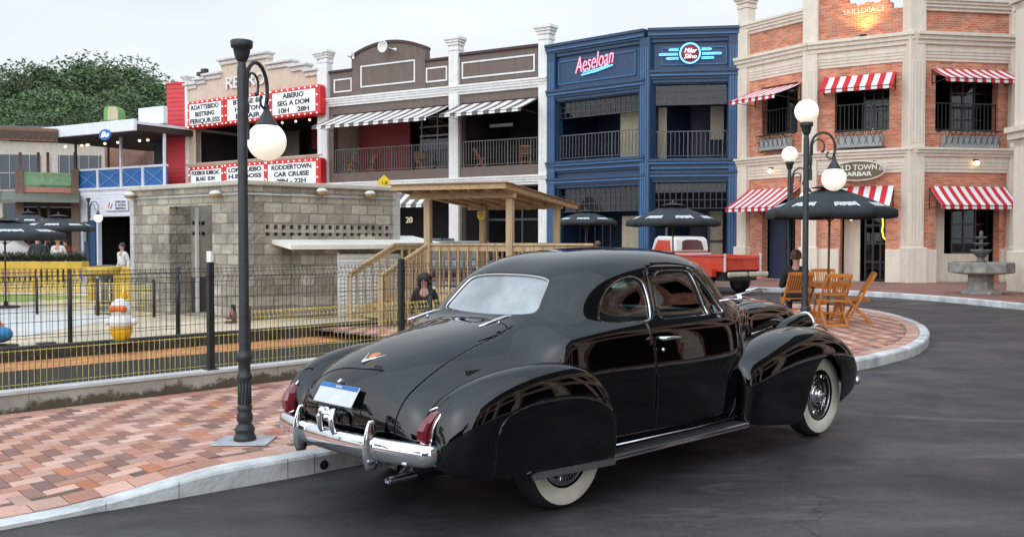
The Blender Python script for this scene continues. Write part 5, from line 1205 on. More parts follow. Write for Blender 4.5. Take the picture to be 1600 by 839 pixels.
# ---- annex with white roof
e1 = Vector((fr2.t.x, fr2.t.y)); m1 = Vector((-fr2.n.x, -fr2.n.y))
an = thing('annex_hut', 'low grey block annex with a flat white roof and white shutter', 'building', (-3.96, 18.45, 0), fr2.ang)
AC = Vector((-3.96, 18.45)); fa2 = Fac(AC, AC+e1*3.0); dpt = .95
mb = MB(); xs1 = fa2.x(527, 440); mb.box(0, xs1, 0, .2, .15, 1.50); mb.box(2.25, 3.0, 0, .2, .15, 1.50); mb.box(0, .2, .2, dpt, .15, 1.5); mb.box(xs1, 2.25, 0.02, .2, 1.42, 1.5); mb.build('wall', BLOCKM, an)
mb = MB(); mb.prism([(-.16, 1.50), (-.16, 1.585), (dpt+.12, 1.77), (dpt+.12, 1.68)], 0, -.42, 3.4); mb.build('roof', mat('white_roof', (.78, .75, .66), .6, 0, .08, 2), an)
mb = MB(); z = .17
while z < 1.40: mb.add([(xs1, .0, z), (2.35, .0, z), (2.35, .03, z+.075), (xs1, .03, z+.075), (xs1, .0, z+.082), (2.35, .0, z+.082)], [(0, 1, 2, 3), (3, 2, 5, 4)]); z += .082
mb.box(xs1, xs1+.05, 0, .06, .16, 1.42); mb.build('shutter', paint('shutter_white', (.86, .87, .87), .45, .04), an)
# ================================================ timber shelter
PINE = woodmat('pine', (.34, .235, .125), (.54, .40, .235)); PINEX = woodmat('pine_rail', (.36, .25, .13), (.55, .41, .24), 0); PINEY = woodmat('pine_beam', (.36, .24, .12), (.53, .38, .21), 1)
def at_D(x, D): return Vector(((x-800)/FPX*D, D))
G1, G2, G3, G4 = at_D(669, 17.9), at_D(797, 17.3), at_D(847, 19.8), at_D(718, 20.4)
gz = thing('timber_shelter', 'pale timber deck shelter with a flat sloping roof, railings and steps', 'shelter', (G1.x, G1.y, 0))
gl = lambda p, z: (p.x-G1.x, p.y-G1.y, z)
gang = math.atan2(G2.y-G1.y, G2.x-G1.x); ga = (G2-G1).normalized(); gb_ = Vector((-ga.y, ga.x)); GW = (G2-G1).length; GD = 2.6
G4 = G1+gb_*GD*.99+ga*.02; G3 = G4+ga*GW
G = lambda u, v, z: gl(G1+ga*u+gb_*v, z)
for (u, v) in ((0, 0), (GW, 0), (GW, GD), (0, GD)):
    mb = MB(); mb.beam(G(u, v, .1), G(u, v, 2.42), .12, .12, up=(ga.x, ga.y, 0)); mb.build('post', PINE, gz)
mb = MB(); zf = .66
for k in range(19): v = -.05+k*.145; mb.beam(G(-.1, v, zf), G(GW+.1, v, zf), .135, .035)
mb.beam(G(-.1, -.12, zf-.1), G(GW+.1, -.12, zf-.1), .04, .16); mb.build('deck', PINEX, gz)
mb = MB(); zA, zB = 2.52, 2.40
for v in (-.02, GD+.02): z = zA+(zB-zA)*v/GD-.02; mb.beam(G(-.35, v, z), G(GW+.12, v, z), .05, .13)
mb.each('beam', PINEX, gz)
mb = MB()
for k in range(7): u = -.38+k*(GW+.48)/6; mb.beam(G(u, -.50, 2.60), G(u, GD+.95, 2.38), .045, .09)
mb.beam(G(-.45, -.56, 2.625), G(GW+.14, -.56, 2.625), .035, .10); mb.beam(G(GW+.13, -.56, 2.62), G(GW+.13, GD+1.0, 2.38), .035, .09); mb.beam(G(-.45, -.56, 2.62), G(-.45, GD+1.0, 2.38), .035, .09)
mb.build('rafter', PINEY, gz)
mb = MB(); a = [G(-.50, -.62, 2.69), G(GW+.19, -.62, 2.69), G(GW+.19, GD+1.05, 2.445), G(-.50, GD+1.05, 2.445)]
mb.add([*a, *[(p[0], p[1], p[2]-.018) for p in a]], [(0, 1, 2, 3), (7, 6, 5, 4), (4, 5, 1, 0), (5, 6, 2, 1), (6, 7, 3, 2), (7, 4, 0, 3)]); mb.build('roof', woodmat('ply', (.20, .12, .07), (.32, .20, .11), 0), gz)
def rail(u0, v0, u1, v1, z0, z1, sp=.17):
    mb = MB(); d = Vector((u1-u0, v1-v0)); L_ = d.length; d.normalize(); n = int(L_/sp)
    mb.beam(G(u0, v0, z1), G(u1, v1, z1), .10, .04); mb.beam(G(u0, v0, z1-.08), G(u1, v1, z1-.08), .035, .09); mb.beam(G(u0, v0, z0+.08), G(u1, v1, z0+.08), .035, .07)
    for k in range(1, n): t = k/n; p = (u0+(u1-u0)*t, v0+(v1-v0)*t); mb.beam(G(*p, z0), G(*p, z1-.05), .08, .022, up=(ga.x, ga.y, 0))
    return mb.build('railing', PINE, gz)
rail(.06, 0, GW-.06, 0, zf, 1.60); rail(GW, .06, GW, GD-.06, zf, 1.60); rail(.06, GD, GW-.06, GD, zf, 1.60); rail(GW+.06, .0, GW+1.5, .2, zf, 1.60)
# landing and steps down to the front left
RD = Vector((-.83, -.56)).normalized(); SD = Vector((-RD.y, RD.x))*-1; N0 = G1.copy(); F0_ = at_D(617, 19.1)
def pw(p, z): return (p.x-G1.x, p.y-G1.y, z)
mb = MB(); mb.add([pw(N0, zf+.017), pw(G4, zf+.017), pw(F0_, zf+.017), pw(N0, zf-.1), pw(G4, zf-.1), pw(F0_, zf-.1)], [(0, 1, 2), (5, 4, 3), (0, 2, 5, 3), (1, 4, 5, 2)]); mb.build('landing', PINEX, gz)
def prail(p, q, z0a, z1a, z0b, z1b, sp=.15, wd=.065):
    mb = MB(); L_ = (q-p).length; n = max(2, int(L_/sp)); dr = (q-p).normalized(); up_ = (dr.x, dr.y, 0)
    mb.beam(pw(p, z1a), pw(q, z1b), .10, .04); mb.beam(pw(p, z1a-.07), pw(q, z1b-.07), .035, .09)
    for k in range(1, n): t = k/n; c_ = p.lerp(q, t); mb.beam(pw(c_, z0a+(z0b-z0a)*t), pw(c_, z1a+(z1b-z1a)*t-.05), wd, .022, up=up_)
    return mb
prail(F0_, G4, zf, 1.60, zf, 1.60).build('railing', PINE, gz)
NE, FE = N0+RD*.98, F0_+RD*.98
m1_ = prail(N0, NE, .12, 1.60, .12, 1.04, .085, .080); m1_.beam(pw(NE, .12), pw(NE, 1.03), .09, .09); m1_.build('stair_rail', PINE, gz)
m1_ = prail(F0_, FE, zf-.05, 1.60, .18, 1.04, .16, .06); m1_.beam(pw(FE, .12), pw(FE, 1.03), .09, .09); m1_.beam(pw(F0_, zf-.06), pw(FE, .16), .04, .16); m1_.build('stair_rail', PINE, gz)
mb = MB()
for k in range(4): c0_, c1_ = N0+RD*(.13+.25*k), F0_+RD*(.13+.25*k); mb.beam(pw(c0_, zf-.14*(k+1)), pw(c1_, zf-.14*(k+1)), .26, .04)
mb.build('stair_treads', PINEY, gz)
mb = MB()
for k in range(int(GW/.12)): u = .06+k*.12; mb.beam(G(u, -.03, .12), G(u, -.03, zf-.03), .10, .02, up=(ga.x, ga.y, 0))
mb.build('skirting', PINE, gz)
# yellow warning signs
q = atY(600, 284, 21.2); ys = thing('warning_sign', 'yellow diamond sign on a short pole above the block building roof', 'sign', (q[0], q[1], q[2]), .3)
YEL = paint('sign_yellow', (.80, .56, .02), .4, .05)
mb = MB(); mb.prism([(-.155, 0), (-.11, -.10), (.11, -.10), (.155, 0), (0, .15)], 1, 0, -.03); mb.build('plate', YEL, ys); text('1.8', .11, INK, ys, (0, -.04, -.03), extrude=.002)
mb = MB(); mb.tube([(0, .02, -.1), (0, .02, -.30-.2)], .02, 6); mb.build('pole', DARKF, ys)
q = atY(752, 337, 19.9); ys = thing('hanging_sign', 'yellow rounded shield sign hanging under the timber shelter roof', 'sign', (q[0], q[1], q[2]), gang)
mb = MB(); mb.prism([(-.085, .09), (-.085, -.02), (-.06, -.07), (0, -.095), (.06, -.07), (.085, -.02), (.085, .09)], 1, 0, -.02); mb.build('plate', YEL, ys)
text('VAGAS', .036, INK, ys, (0, -.024, .055), extrude=.001); text('PARA', .036, INK, ys, (0, -.024, .015), extrude=.001); text('10', .04, INK, ys, (0, -.024, -.03), extrude=.001)
mb = MB(); mb.tube([(0, 0, .09), (0, 0, .2)], .008, 5); mb.build('hanger', DARKF, ys)
# ================================================ trees on the hill
def leafcloud(seed, n, R, H):
    r = random.Random(seed); V, F, MI = [], [], []
    cl = []
    for k in range(34):
        a, h = r.uniform(0, 6.28), r.random()**.8; rad = R*(1-.55*h**1.6)*math.sqrt(r.uniform(.15, 1)); cl.append((rad*math.cos(a), rad*math.sin(a), H*(.30+.66*h), r.uniform(.16, .34)*R))
    for (cx, cy, cz, cr_) in cl:
        for k in range(n//34):
            a, b_ = r.uniform(0, 6.28), math.acos(r.uniform(-1, 1)); q = cr_*r.uniform(.65, 1.12); x, y, z = cx+q*math.sin(b_)*math.cos(a), cy+q*math.sin(b_)*math.sin(a), cz+q*.8*math.cos(b_)
            s_ = r.uniform(.10, .27); d1 = Vector((r.gauss(0, 1), r.gauss(0, 1), r.gauss(0, .5))).normalized()*s_; d2 = Vector((r.gauss(0, 1), r.gauss(0, 1), r.gauss(0, 1))).cross(d1).normalized()*s_*.45
            p = Vector((x, y, z)); b = len(V); V += [tuple(p-d1), tuple(p-d2), tuple(p+d1), tuple(p+d2)]; F.append((b, b+1, b+2, b+3)); MI.append(0 if r.random() < .55 else (1 if r.random() < .7 else 2))
    return V, F, MI
LM = [mat('leaf_mid', (.105, .165, .065), .7, 0, .35, .3), mat('leaf_deep', (.060, .105, .045), .7, 0, .3, .3), mat('leaf_light', (.16, .23, .09), .7, 0, .3, .3)]
for m in LM:   # each tree its own tone of green
    N, K = m.node_tree.nodes, m.node_tree.links; B = N['Principled BSDF']; oi = N.new('ShaderNodeObjectInfo'); h = N.new('ShaderNodeHueSaturation'); src = B.inputs['Base Color'].links[0].from_socket
    a1 = N.new('ShaderNodeMapRange'); a1.inputs[3].default_value = .62; a1.inputs[4].default_value = 1.35; a2 = N.new('ShaderNodeMapRange'); a2.inputs[3].default_value = .475; a2.inputs[4].default_value = .515
    K.new(oi.outputs['Random'], a1.inputs[0]); K.new(oi.outputs['Random'], a2.inputs[0]); K.new(a1.outputs[0], h.inputs['Value']); K.new(a2.outputs[0], h.inputs['Hue']); K.new(src, h.inputs['Color']); K.new(h.outputs[0], B.inputs['Base Color'])
BARK = mat('bark', (.09, .07, .05), .9, 0, .3, 4)
trees = []
for k in range(4):
    V, F, MI = leafcloud(k+20, 13000, 6.5, 13.5); me = bpy.data.meshes.new('crown'); me.from_pydata(V, [], F)
    for m in LM: me.materials.append(m)
    me.polygons.foreach_set('material_index', MI); me.update(); mb = MB(); mb.tube([(0, 0, -1.5), (.2, .1, 3), (-.2, .3, 7), (.3, 0, 11)], [.45, .35, .22, .06], 8)
    for a in range(5): an_ = a*1.26+k; mb.tube([(0, .1, 4+a*.6), (2.2*math.cos(an_), 2.2*math.sin(an_), 6.2+a*.7), (4*math.cos(an_), 4*math.sin(an_), 8+a*.6)], [.16, .10, .03], 6)
    trees.append((me, mb))
def hillz(x, y): 
    return max(0, min(1, (y-88)/38))**1.3*9.5*max(.0, min(1, 1.15-abs(x+62)/95))
mb = MB(); g = 8; xs_ = list(range(-200, 41, g)); ysg = list(range(80, 241, g)); nx = len(xs_)
mb.add([(x, y, hillz(x, y)-.3) for y in ysg for x in xs_], [(j*nx+i, j*nx+i+1, (j+1)*nx+i+1, (j+1)*nx+i) for j in range(len(ysg)-1) for i in range(nx-1)], 0, True)
tag(mb.build('hill', mat('hill_green', (.035, .06, .02), .9, 0, .3, .2)), kind='structure')
# crown tops follow the tree line of the photograph: (picture column, tree-top row, distance)
TL = [(-30, 112, 118), (18, 102, 112), (45, 108, 122), (62, 92, 116), (92, 88, 122), (118, 96, 114), (140, 90, 124), (163, 76, 118), (186, 92, 124), (205, 106, 116), (228, 110, 122), (250, 122, 116), (272, 130, 124),
      (-10, 138, 104), (30, 132, 102), (70, 128, 104), (108, 130, 102), (150, 124, 104), (190, 130, 102), (232, 142, 104), (262, 150, 102), (10, 168, 95), (55, 166, 94), (100, 165, 95), (140, 168, 94), (200, 160, 96), (250, 170, 95)]
POSW = ['first', 'second', 'third', 'fourth', 'fifth', 'sixth', 'seventh', 'eighth', 'ninth', 'tenth', 'eleventh', 'twelfth', 'thirteenth']
R = random.Random(4); rows = [('along the skyline', 13), ('in the middle row of the hillside wood', 8), ('low behind the terrace roofs', 6)]; idx = 0
for (nm, cnt) in rows:
    for j in range(cnt):
        px_, py_, D = TL[idx]; p = atY(px_, py_, D); hz = hillz(p[0], D); sc_ = (p[2]-hz)/15.0; me, mbt = trees[idx % 4]
        t = thing('tree', 'leafy green tree %s, %s from the left' % (nm, POSW[j]), 'tree', (p[0], D, hz), R.uniform(0, 6.28), 'trees on the hillside')
        t.scale = (max(.75, sc_)*R.uniform(.95, 1.15),)*2+(sc_,)
        link(me, 'crown', t)
        if idx < 4: o = mbt.build('trunk', BARK, t); trees[idx % 4] = (me, mbt); mbt.me = o.data
        else: link(mbt.me, 'trunk', t)
        idx += 1
# ================================================ street lamps
LPB = mat('lamp_black', (.026, .029, .032), .5, 0, .25, 14, .15, bscale=60)
GLOBE = mat('lamp_globe', (.9, .88, .82), .3, 0, 0, 1, emit=(1.0, .89, .70), estr=.50)
def lamp(x, y, armang, label, topglobe=True, z0=.145):
    t = thing('street_lamp', label, 'street lamp', (x, y, z0), 0, 'black street lamps with white globes')
    mb = MB(); mb.lathe([(.085, 0), (.085, .03), (.072, .05), (.070, .075), (.078, .085), (.074, .10), (.055, .125), (.048, .14), (.056, .15), (.062, .175), (.060, .20), (.050, .225), (.050, .235), (.058, .245), (.058, .262), (.048, .275), (.046, .46), (.056, .475), (.060, .49), (.056, .505), (.046, .52), (.044, .60), (.056, .615), (.060, .64), (.056, .66), (.042, .68), (.039, .70), (.036, 2.83), (.031, 2.85), (.029, 2.90)], 28)
    for k in range(12): a = k*math.pi/6; mb.tube([(.047*math.cos(a), .047*math.sin(a), .285), (.046*math.cos(a), .046*math.sin(a), .455)], .007, 5)
    mb.build('post', LPB, t)
    mb = MB(); mb.lathe([(.031, 2.88), (.045, 2.90), (.058, 2.94), (.064, 2.98), (.078, 2.985), (.082, 3.0), (.084, 3.035), (.078, 3.04)], 24); cp = mb.build('cap', LPB, t)
    if topglobe: mb = MB(); mb.sphere((0, 0, 3.18), .152, 28, 18); mb.build('globe', GLOBE, t)
    arm = bpy.data.objects.new('arm', None); COL.objects.link(arm); arm.parent = t; arm.rotation_euler = (0, 0, armang)
    mb = MB(); z = 2.28; o = []
    o += [(.055, 0, 2.32), (.055, 0, 2.60)]
    for k in range(0, 13): a = math.pi-k*math.pi/12; o.append((.205+.150*math.cos(a), 0, 2.72+.19*math.sin(a)))
    o += [(.352, 0, 2.66), (.340, 0, 2.60)]
    mb.tube(o, .0155, 8)
    c2 = [(.075, 0, 2.62)]+[(.150+.075*math.cos(a), 0, 2.735+.085*math.sin(a)) for a in np.linspace(math.pi, -.4, 10)]+[(.212, 0, 2.66), (.195, 0, 2.655)]
    mb.tube(c2, [.010]*len(c2), 7); mb.sphere((.197, 0, 2.665), .017, 10, 8)
    c3 = [(.350, 0, 2.60), (.30, 0, 2.57), (.262, 0, 2.59), (.25, 0, 2.63), (.27, 0, 2.655)]; mb.tube(c3, .010, 7); mb.sphere((.268, 0, 2.652), .015, 10, 8)
    mb.build('scroll', LPB, arm)
    mb = MB(); mb.bbox(.03, .075, -.02, .02, 2.30, 2.44, .006); mb.bbox(.03, .075, -.02, .02, 2.50, 2.58, .006); mb.build('clamp_plate', LPB, arm)
    mb = MB(); mb.lathe([(.095, 2.43), (.092, 2.445), (.07, 2.475), (.050, 2.51), (.030, 2.545), (.022, 2.57), (.022, 2.60), (.012, 2.61)], 24, (.345, 0, 0)); mb.build('cone', LPB, arm)
    mb = MB(); mb.sphere((.345, 0, 2.315), .153, 32, 20); mb.build('globe', GLOBE, arm)
    return t
lamp(-2.045, 7.31, math.radians(73), 'nearest black street lamp with one hanging lit globe and an empty top cap', False)
mb = MB(); mb.bbox(-2.26, -1.84, 7.13, 7.48, .143, .152, .004); tag(mb.build('lamp_footing', mat('footing_concrete', (.40, .41, .41), .85, 0, .25, 9)), 'square grey concrete footing under the foreground street lamp', 'footing')
lamp(3.78, 12.37, math.radians(-8), 'black street lamp beside the cafe chairs with lit globes on top and hanging')
lamp(5.35, 18.55, math.radians(-35), 'farther black street lamp with two lit globes in front of the brick building doorway')
lamp(-15.2, 34.5, math.radians(0), 'small distant street lamp with a hanging globe before the white blue bar', False)
# ================================================ umbrellas
CANV = mat('black_canvas', (.018, .022, .026), .7, 0, .25, 4); LOGO = mat('canvas_logo', (.62, .65, .66), .6, 0, .1, 20); WOODP = woodmat('pole_wood', (.10, .045, .02), (.17, .08, .035))
def umbrella(x, y, r, zr, zt, label, tilt=(0, 0), z0=.15, rz=0.2, base=True):
    t = thing('cafe_umbrella', label, 'umbrella', (x, y, z0), rz, 'black cafe umbrellas'); zr -= z0; zt -= z0
    n = 8; sub = 6; vs = []; rings = 6; tx, ty = tilt
    def P(a, q):
        k = a/(math.pi/4); fr_ = k-math.floor(k); edge = 1-.10*math.sin(math.pi*fr_)*q; rr = r*q*edge
        z = zt+(zr-zt)*(q**1.15)-.05*math.sin(math.pi*fr_)*q*(1-q)
        return (rr*math.cos(a)+tx*(zt), rr*math.sin(a)+ty*zt, z)
    m_ = n*sub; mb = MB()
    for i in range(rings+1): vs += [P(2*math.pi*k/m_, i/rings) for k in range(m_)]
    val = []
    for k in range(m_):
        a = 2*math.pi*k/m_; p = P(a, 1.0); fr_ = (k % sub)/sub; val.append((p[0]*1.005, p[1]*1.005, p[2]-.13-.03*math.sin(math.pi*fr_)))
    vs += val; R_ = rings+2
    fs = [(i*m_+k, (i+1)*m_+k, (i+1)*m_+(k+1) % m_, i*m_+(k+1) % m_) for i in range(R_-1) for k in range(m_)]
    mb.add(vs, fs, 0, True); c = mb.build('canopy', CANV, t); md = c.modifiers.new('c', 'SOLIDIFY'); md.thickness = .008
    mb = MB(); cc = [(tx*zt, ty*zt)]; vs = [(tx*zt+.30*r*math.cos(2*math.pi*k/16), ty*zt+.30*r*math.sin(2*math.pi*k/16), zt-.03) for k in range(16)]+[(tx*zt, ty*zt, zt+.05)]
    mb.add(vs, [(k, (k+1) % 16, 16) for k in range(16)]); mb.build('vent', CANV, t)
    mb = MB(); mb.lathe([(.03, zt+.0), (.022, zt+.06), (.03, zt+.09), (0, zt+.13)], 10, (tx*zt, ty*zt, 0)); mb.build('finial', WOODP, t)
    mb = MB()   # lettered bands near the rim, one per panel
    for k in range(8):
        am = (k+.5)*math.pi/4
        for e in np.linspace(-.20, .20, 9):
            a0, a1 = am+e, am+e+.042; q0, q1 = .76+.02*math.sin(e*60), .90-.02*math.cos(e*47)
            p = [P(a0, q0), P(a1, q0), P(a1, q1), P(a0, q1)]; mb.add([(u, v, w_+.014) for u, v, w_ in p], [(0, 1, 2, 3)])
    mb.build('lettering', LOGO, t)
    mb = MB(); mb.tube([(0, 0, .05), (tx*zt, ty*zt, zt)], .021, 10); mb.build('pole', WOODP, t)
    mb = MB()
    for k in range(8): a = k*math.pi/4; p = P(a, .97); mb.tube([(tx*zt, ty*zt, zt-.12), (p[0], p[1], p[2]-.02)], .007, 5); q = P(a, .5); mb.tube([(tx*zt*.75, ty*zt*.75, zr-.35+(zt-zr)*.3), (q[0], q[1], q[2]-.02)], .006, 5)
    mb.build('ribs', WOODP, t)
    if base: mb = MB(); mb.lathe([(.28, 0), (.28, .05), (.05, .07), (.04, .16), (.03, .16)], 20); mb.build('base', IRON, t)
    return t
umbrella(5.78, 17.55, 1.16, 2.22, 2.66, 'large black cafe umbrella over the wooden table on the brick tip', (.012, -.0), rz=.35, base=False)
p = at_D(915, 33); umbrella(p.x, p.y, 1.12, 2.33, 2.68, 'smaller black cafe umbrella at the left doorway of the navy building')
p = at_D(1052, 26.5); umbrella(p.x, p.y, 1.30, 2.20, 2.66, 'black cafe umbrella over the red and white pickup cab', (-.01, 0), rz=.5)
p = at_D(8, 21.5); umbrella(p.x, p.y, 1.28, 1.82, 2.14, 'nearest black cafe umbrella at the left edge above the pale play floor')
p = at_D(92, 33); umbrella(p.x, p.y, 1.20, 2.12, 2.52, 'wide black cafe umbrella second from the left edge', rz=.6)
p = at_D(45, 37); umbrella(p.x, p.y, 1.0, 2.35, 2.75, 'small black cafe umbrella farthest back at the left', rz=.1)
# ================================================ folding chairs, table
TEAK = woodmat('teak', (.42, .13, .015), (.62, .23, .035)); TEAKX = woodmat('teak_rail', (.42, .13, .015), (.62, .23, .035), 0)
CUSH = mat('black_cushion', (.012, .012, .013), .8)
def chair(x, y, rz, label, first=None, cushion=False):
    t = thing('folding_chair', label, 'chair', (x, y, .145), rz, 'wooden folding chairs at the cafe table')
    for s in (-1, 1):
        mb = MB(); mb.beam((s*.225, -.30, .93), (s*.225, .22, 0), .024, .045, up=(0, 1, 1)); mb.build('back_leg', TEAK, t)
        mb = MB(); mb.beam((s*.195, .20, .45), (s*.195, -.24, 0), .024, .045, up=(0, 1, -1)); mb.build('front_leg', TEAK, t)
    mb = MB()
    for k in range(7): yy = -.20+.065*k; mb.bbox(-.21, .21, yy, yy+.05, .445, .465, .004)
    for s in (-1, 1): mb.bbox(s*.18-.012, s*.18+.012, -.20, .24, .415, .443, .003)
    mb.build('seat', TEAKX, t)
    mb = MB()
    def B_(z): return -.30+(.93-z)*.559
    mb.prism([(-.245, .885), (-.245, .935), (-.15, .948), (.15, .948), (.245, .935), (.245, .885)], 1, B_(.91)-.012, B_(.91)+.012)
    mb.prism([(-.21, .56), (.21, .56), (.21, .605), (-.21, .605)], 1, B_(.58)-.012, B_(.58)+.012)
    for k in range(9): xx = -.18+.045*k; mb.beam((xx, B_(.59), .59), (xx, B_(.90), .90), .022, .012, up=(0, 1, .5))
    mb.build('backrest', TEAKX, t)
    mb = MB(); mb.beam((-.21, .17, .085), (.21, .17, .085), .02, .035); mb.beam((-.19, -.20, .04), (.19, -.20, .04), .02, .035); mb.beam((-.19, .02, .24), (.19, .02, .24), .02, .03); mb.build('crossbars', TEAKX, t)
    if cushion: mb = MB(); mb.bbox(-.20, .20, -.18, .22, .468, .56, .03); mb.build('cushion', CUSH, t)
    return t
p = at_D(1243, 17.9); CH1 = p; chair(p.x, p.y, .10, 'orange teak folding chair with a seated person, left of the lamp post', cushion=True)
p = at_D(1301, 17.0); chair(p.x, p.y, .05, 'empty orange teak folding chair seen from behind, just right of the lamp post')
p = at_D(1340, 17.8); chair(p.x, p.y, 1.35, 'orange teak folding chair seen from the side, rightmost at the table')
p = at_D(1290, 19.3); chair(p.x, p.y, 3.0, 'orange teak folding chair on the far side of the cafe table')
p = at_D(1287, 18.3); tb = thing('cafe_table', 'square orange teak cafe table under the black umbrella', 'table', (p.x, p.y, .145), .1)
mb = MB()
for k in range(9): xx = -.38+.085*k; mb.bbox(xx, xx+.076, -.38, .38, .70, .725, .004)
mb.bbox(-.385, .385, -.385, -.365, .66, .70, .003); mb.bbox(-.385, .385, .365, .385, .66, .70, .003); mb.build('tabletop', TEAK, tb)
for s in (-1, 1):
    for q in (-1, 1): mb = MB(); mb.beam((s*.30, -q*.30, .69), (s*.30, q*.30, 0), .03, .045, up=(0, 1, 1)); mb.build('leg', TEAK, tb)
mb = MB(); mb.beam((-.3, -.2, .1), (.3, -.2, .1), .03, .04); mb.beam((-.3, .2, .1), (.3, .2, .1), .03, .04); mb.build('stretcher', TEAKX, tb)
# ================================================ people
SKIN = mat('skin', (.42, .23, .16), .55, 0, .06, 20)
def body_mesh(name, chains, m, parent, lv=2):
    """chains: lists of (point, radius); the first point of a chain that equals an earlier point joins there"""
    pts, rad, edges, key = [], [], [], {}
    for ch in chains:
        prev = None
        for (p, r) in ch:
            k = tuple(round(c, 4) for c in p)
            if k not in key: key[k] = len(pts); pts.append(p); rad.append(r)
            i = key[k]
            if prev is not None and prev != i: edges.append((prev, i))
            prev = i
    import bmesh
    bm = bmesh.new(); L_ = bm.verts.layers.skin.verify(); vs = [bm.verts.new(p) for p in pts]
    for a, b in edges: bm.edges.new((vs[a], vs[b]))
    for k, v in enumerate(vs): r = rad[k]; v[L_].radius = r if hasattr(r, '__len__') else (r, r); v[L_].use_root = (k == 0)
    me = bpy.data.meshes.new(name); bm.to_mesh(me); bm.free(); me.materials.append(m); o = link(me, name, parent)
    md = o.modifiers.new('skin', 'SKIN'); md.use_smooth_shade = True
    s = o.modifiers.new('sub', 'SUBSURF'); s.levels = lv; s.render_levels = lv
    return o
def person(label, loc, rz, top, legs, hairc, pose='stand', h=1.7, long_hair=False, bun=False, group=None, hands=None, shoes=(.03, .03, .03), skin=None):
    t = thing('person', label, 'person', loc, rz, group); s = h/1.7; SK = skin or SKIN
    S = lambda x, y, z: (x*s, y*s, z*s)
    TOPM = mat('cloth_%d_%d_%d' % tuple(int(c*1000) for c in top), top, .85, 0, .2, 12); LEGM = mat('cloth_%d_%d_%d' % tuple(int(c*1000) for c in legs), legs, .85, 0, .2, 12); HM = mat('hair_%d' % int(hairc[0]*1000), hairc, .6, 0, .3, 30)
    if pose == 'stand': hip, kn, an = .92, [(-.10, .02, .50), (.10, -.02, .50)], [(-.11, -.02, .09), (.11, .03, .09)]; fz = 0
    else: hip, kn, an = .52, [(-.13, .42, .53), (.13, .42, .53)], [(-.14, .45, .10), (.14, .38, .10)]
    lean = .05 if pose == 'stand' else .10
    ch = hip+.47; nk = hip+.58; pel = S(0, 0, hip)
    chest = S(0, lean*.8, hip+.36); neck = S(0, lean, nk-.02); hd = S(0, lean+.03, nk+.07); htop = S(0, lean+.03, nk+.17)
    hands = hands or ([(-.27, .06, hip-.10), (.27, .08, hip-.10)] if pose == 'stand' else [(-.16, .42, hip+.22), (.18, .42, hip+.22)])
    el = [((-.25, -.02, hip+.17) if pose == 'stand' else (-.27, .12, hip+.12)), ((.25, -.02, hip+.17) if pose == 'stand' else (.27, .12, hip+.12))]
    sh = [S(-.175, lean*.9, ch-.03), S(.175, lean*.9, ch-.03)]
    # continuous body
    chains = [[(pel, (.12*s, .09*s)), (S(0, lean*.4, hip+.18), (.11*s, .085*s)), (chest, (.135*s, .09*s)), (neck, .052*s), (S(0, lean+.02, nk+.045), .072*s), (S(0, lean+.028, nk+.115), .082*s), (htop, .06*s)]]
    for k in (0, 1):
        chains.append([(chest, .13*s), (sh[k], .055*s), (S(*el[k]), .038*s), (S(*hands[k]), .026*s)])
        x_ = (-1, 1)[k]; chains.append([(pel, .12*s), (S(x_*.10, .02 if pose == 'stand' else .05, hip-.05), .085*s), (S(*kn[k]), .055*s), (S(*an[k]), .035*s)])
    body_mesh('body', chains, SK, t)
    # face: nose, eyes, ears, mouth (small at this distance)
    hb_ = bpy.data.objects.new('face', None)
    mb = MB(); fy = (lean+.03+.085)*s; mb.sphere((0, fy, (nk+.085)*s), .014*s, 8, 6)
    mb.sphere((-.088*s, (lean+.03)*s, (nk+.085)*s), .020*s, 8, 6); mb.sphere((.088*s, (lean+.03)*s, (nk+.085)*s), .020*s, 8, 6); mb.build('nose_and_ears', SK, t)
    mb = MB()
    for x_ in (-1, 1): mb.sphere((x_*.032*s, fy-.008*s, (nk+.105)*s), .010*s, 8, 6)
    mb.build('eyes', DARKF, t)
    mb = MB(); mb.bbox(-.024*s, .024*s, fy-.012*s, fy-.002*s, (nk+.040)*s, (nk+.050)*s, .003); mb.build('mouth', mat('lips', (.30, .10, .08), .5), t)
    # hands with five fingers
    for k in (0, 1):
        hx, hy, hz = S(*hands[k]); ex, ey, ez = S(*el[k]); d = (Vector((hx, hy, hz))-Vector((ex, ey, ez))).normalized(); sdv = d.cross(Vector((0, 0, 1))).normalized() if abs(d.z) < .9 else Vector((0, 1, 0)); up = sdv.cross(d)
        o = Vector((hx, hy, hz)); chs = [[(tuple(o), .026*s), (tuple(o+d*.045*s), (.035*s, .016*s))]]
        for q, (off, ln) in enumerate(((-.030, .065), (-.010, .078), (.010, .073), (.030, .055))):
            b_ = o+d*.045*s+sdv*off*s; chs.append([(tuple(o+d*.045*s), .03*s), (tuple(b_+d*.03*s), .0095*s), (tuple(b_+d*(.03+ln*.5)*s-up*.01*s), .009*s), (tuple(b_+d*(.03+ln*.85)*s-up*.03*s), .008*s)])
        chs.append([(tuple(o), .026*s), (tuple(o+d*.03*s+sdv*(.045 if k else -.045)*s-up*.005*s), .011*s), (tuple(o+d*.07*s+sdv*(.055 if k else -.055)*s-up*.015*s), .009*s)])
        body_mesh('hand', chs, SK, t, 1)
    tc_ = [[(S(0, 0, hip-.06), (.145*s, .115*s)), (S(0, lean*.4, hip+.18), (.14*s, .11*s)), (chest, (.16*s, .115*s)), (S(0, lean*.95, nk-.055), .075*s)]]
    for k in (0, 1): e = Vector(S(*el[k])); hnd = Vector(S(*hands[k])); tc_.append([(chest, .15*s), (sh[k], .075*s), (tuple(e), .055*s), (tuple(e.lerp(hnd, .9)), .040*s)])
    body_mesh('jacket', tc_, TOPM, t)
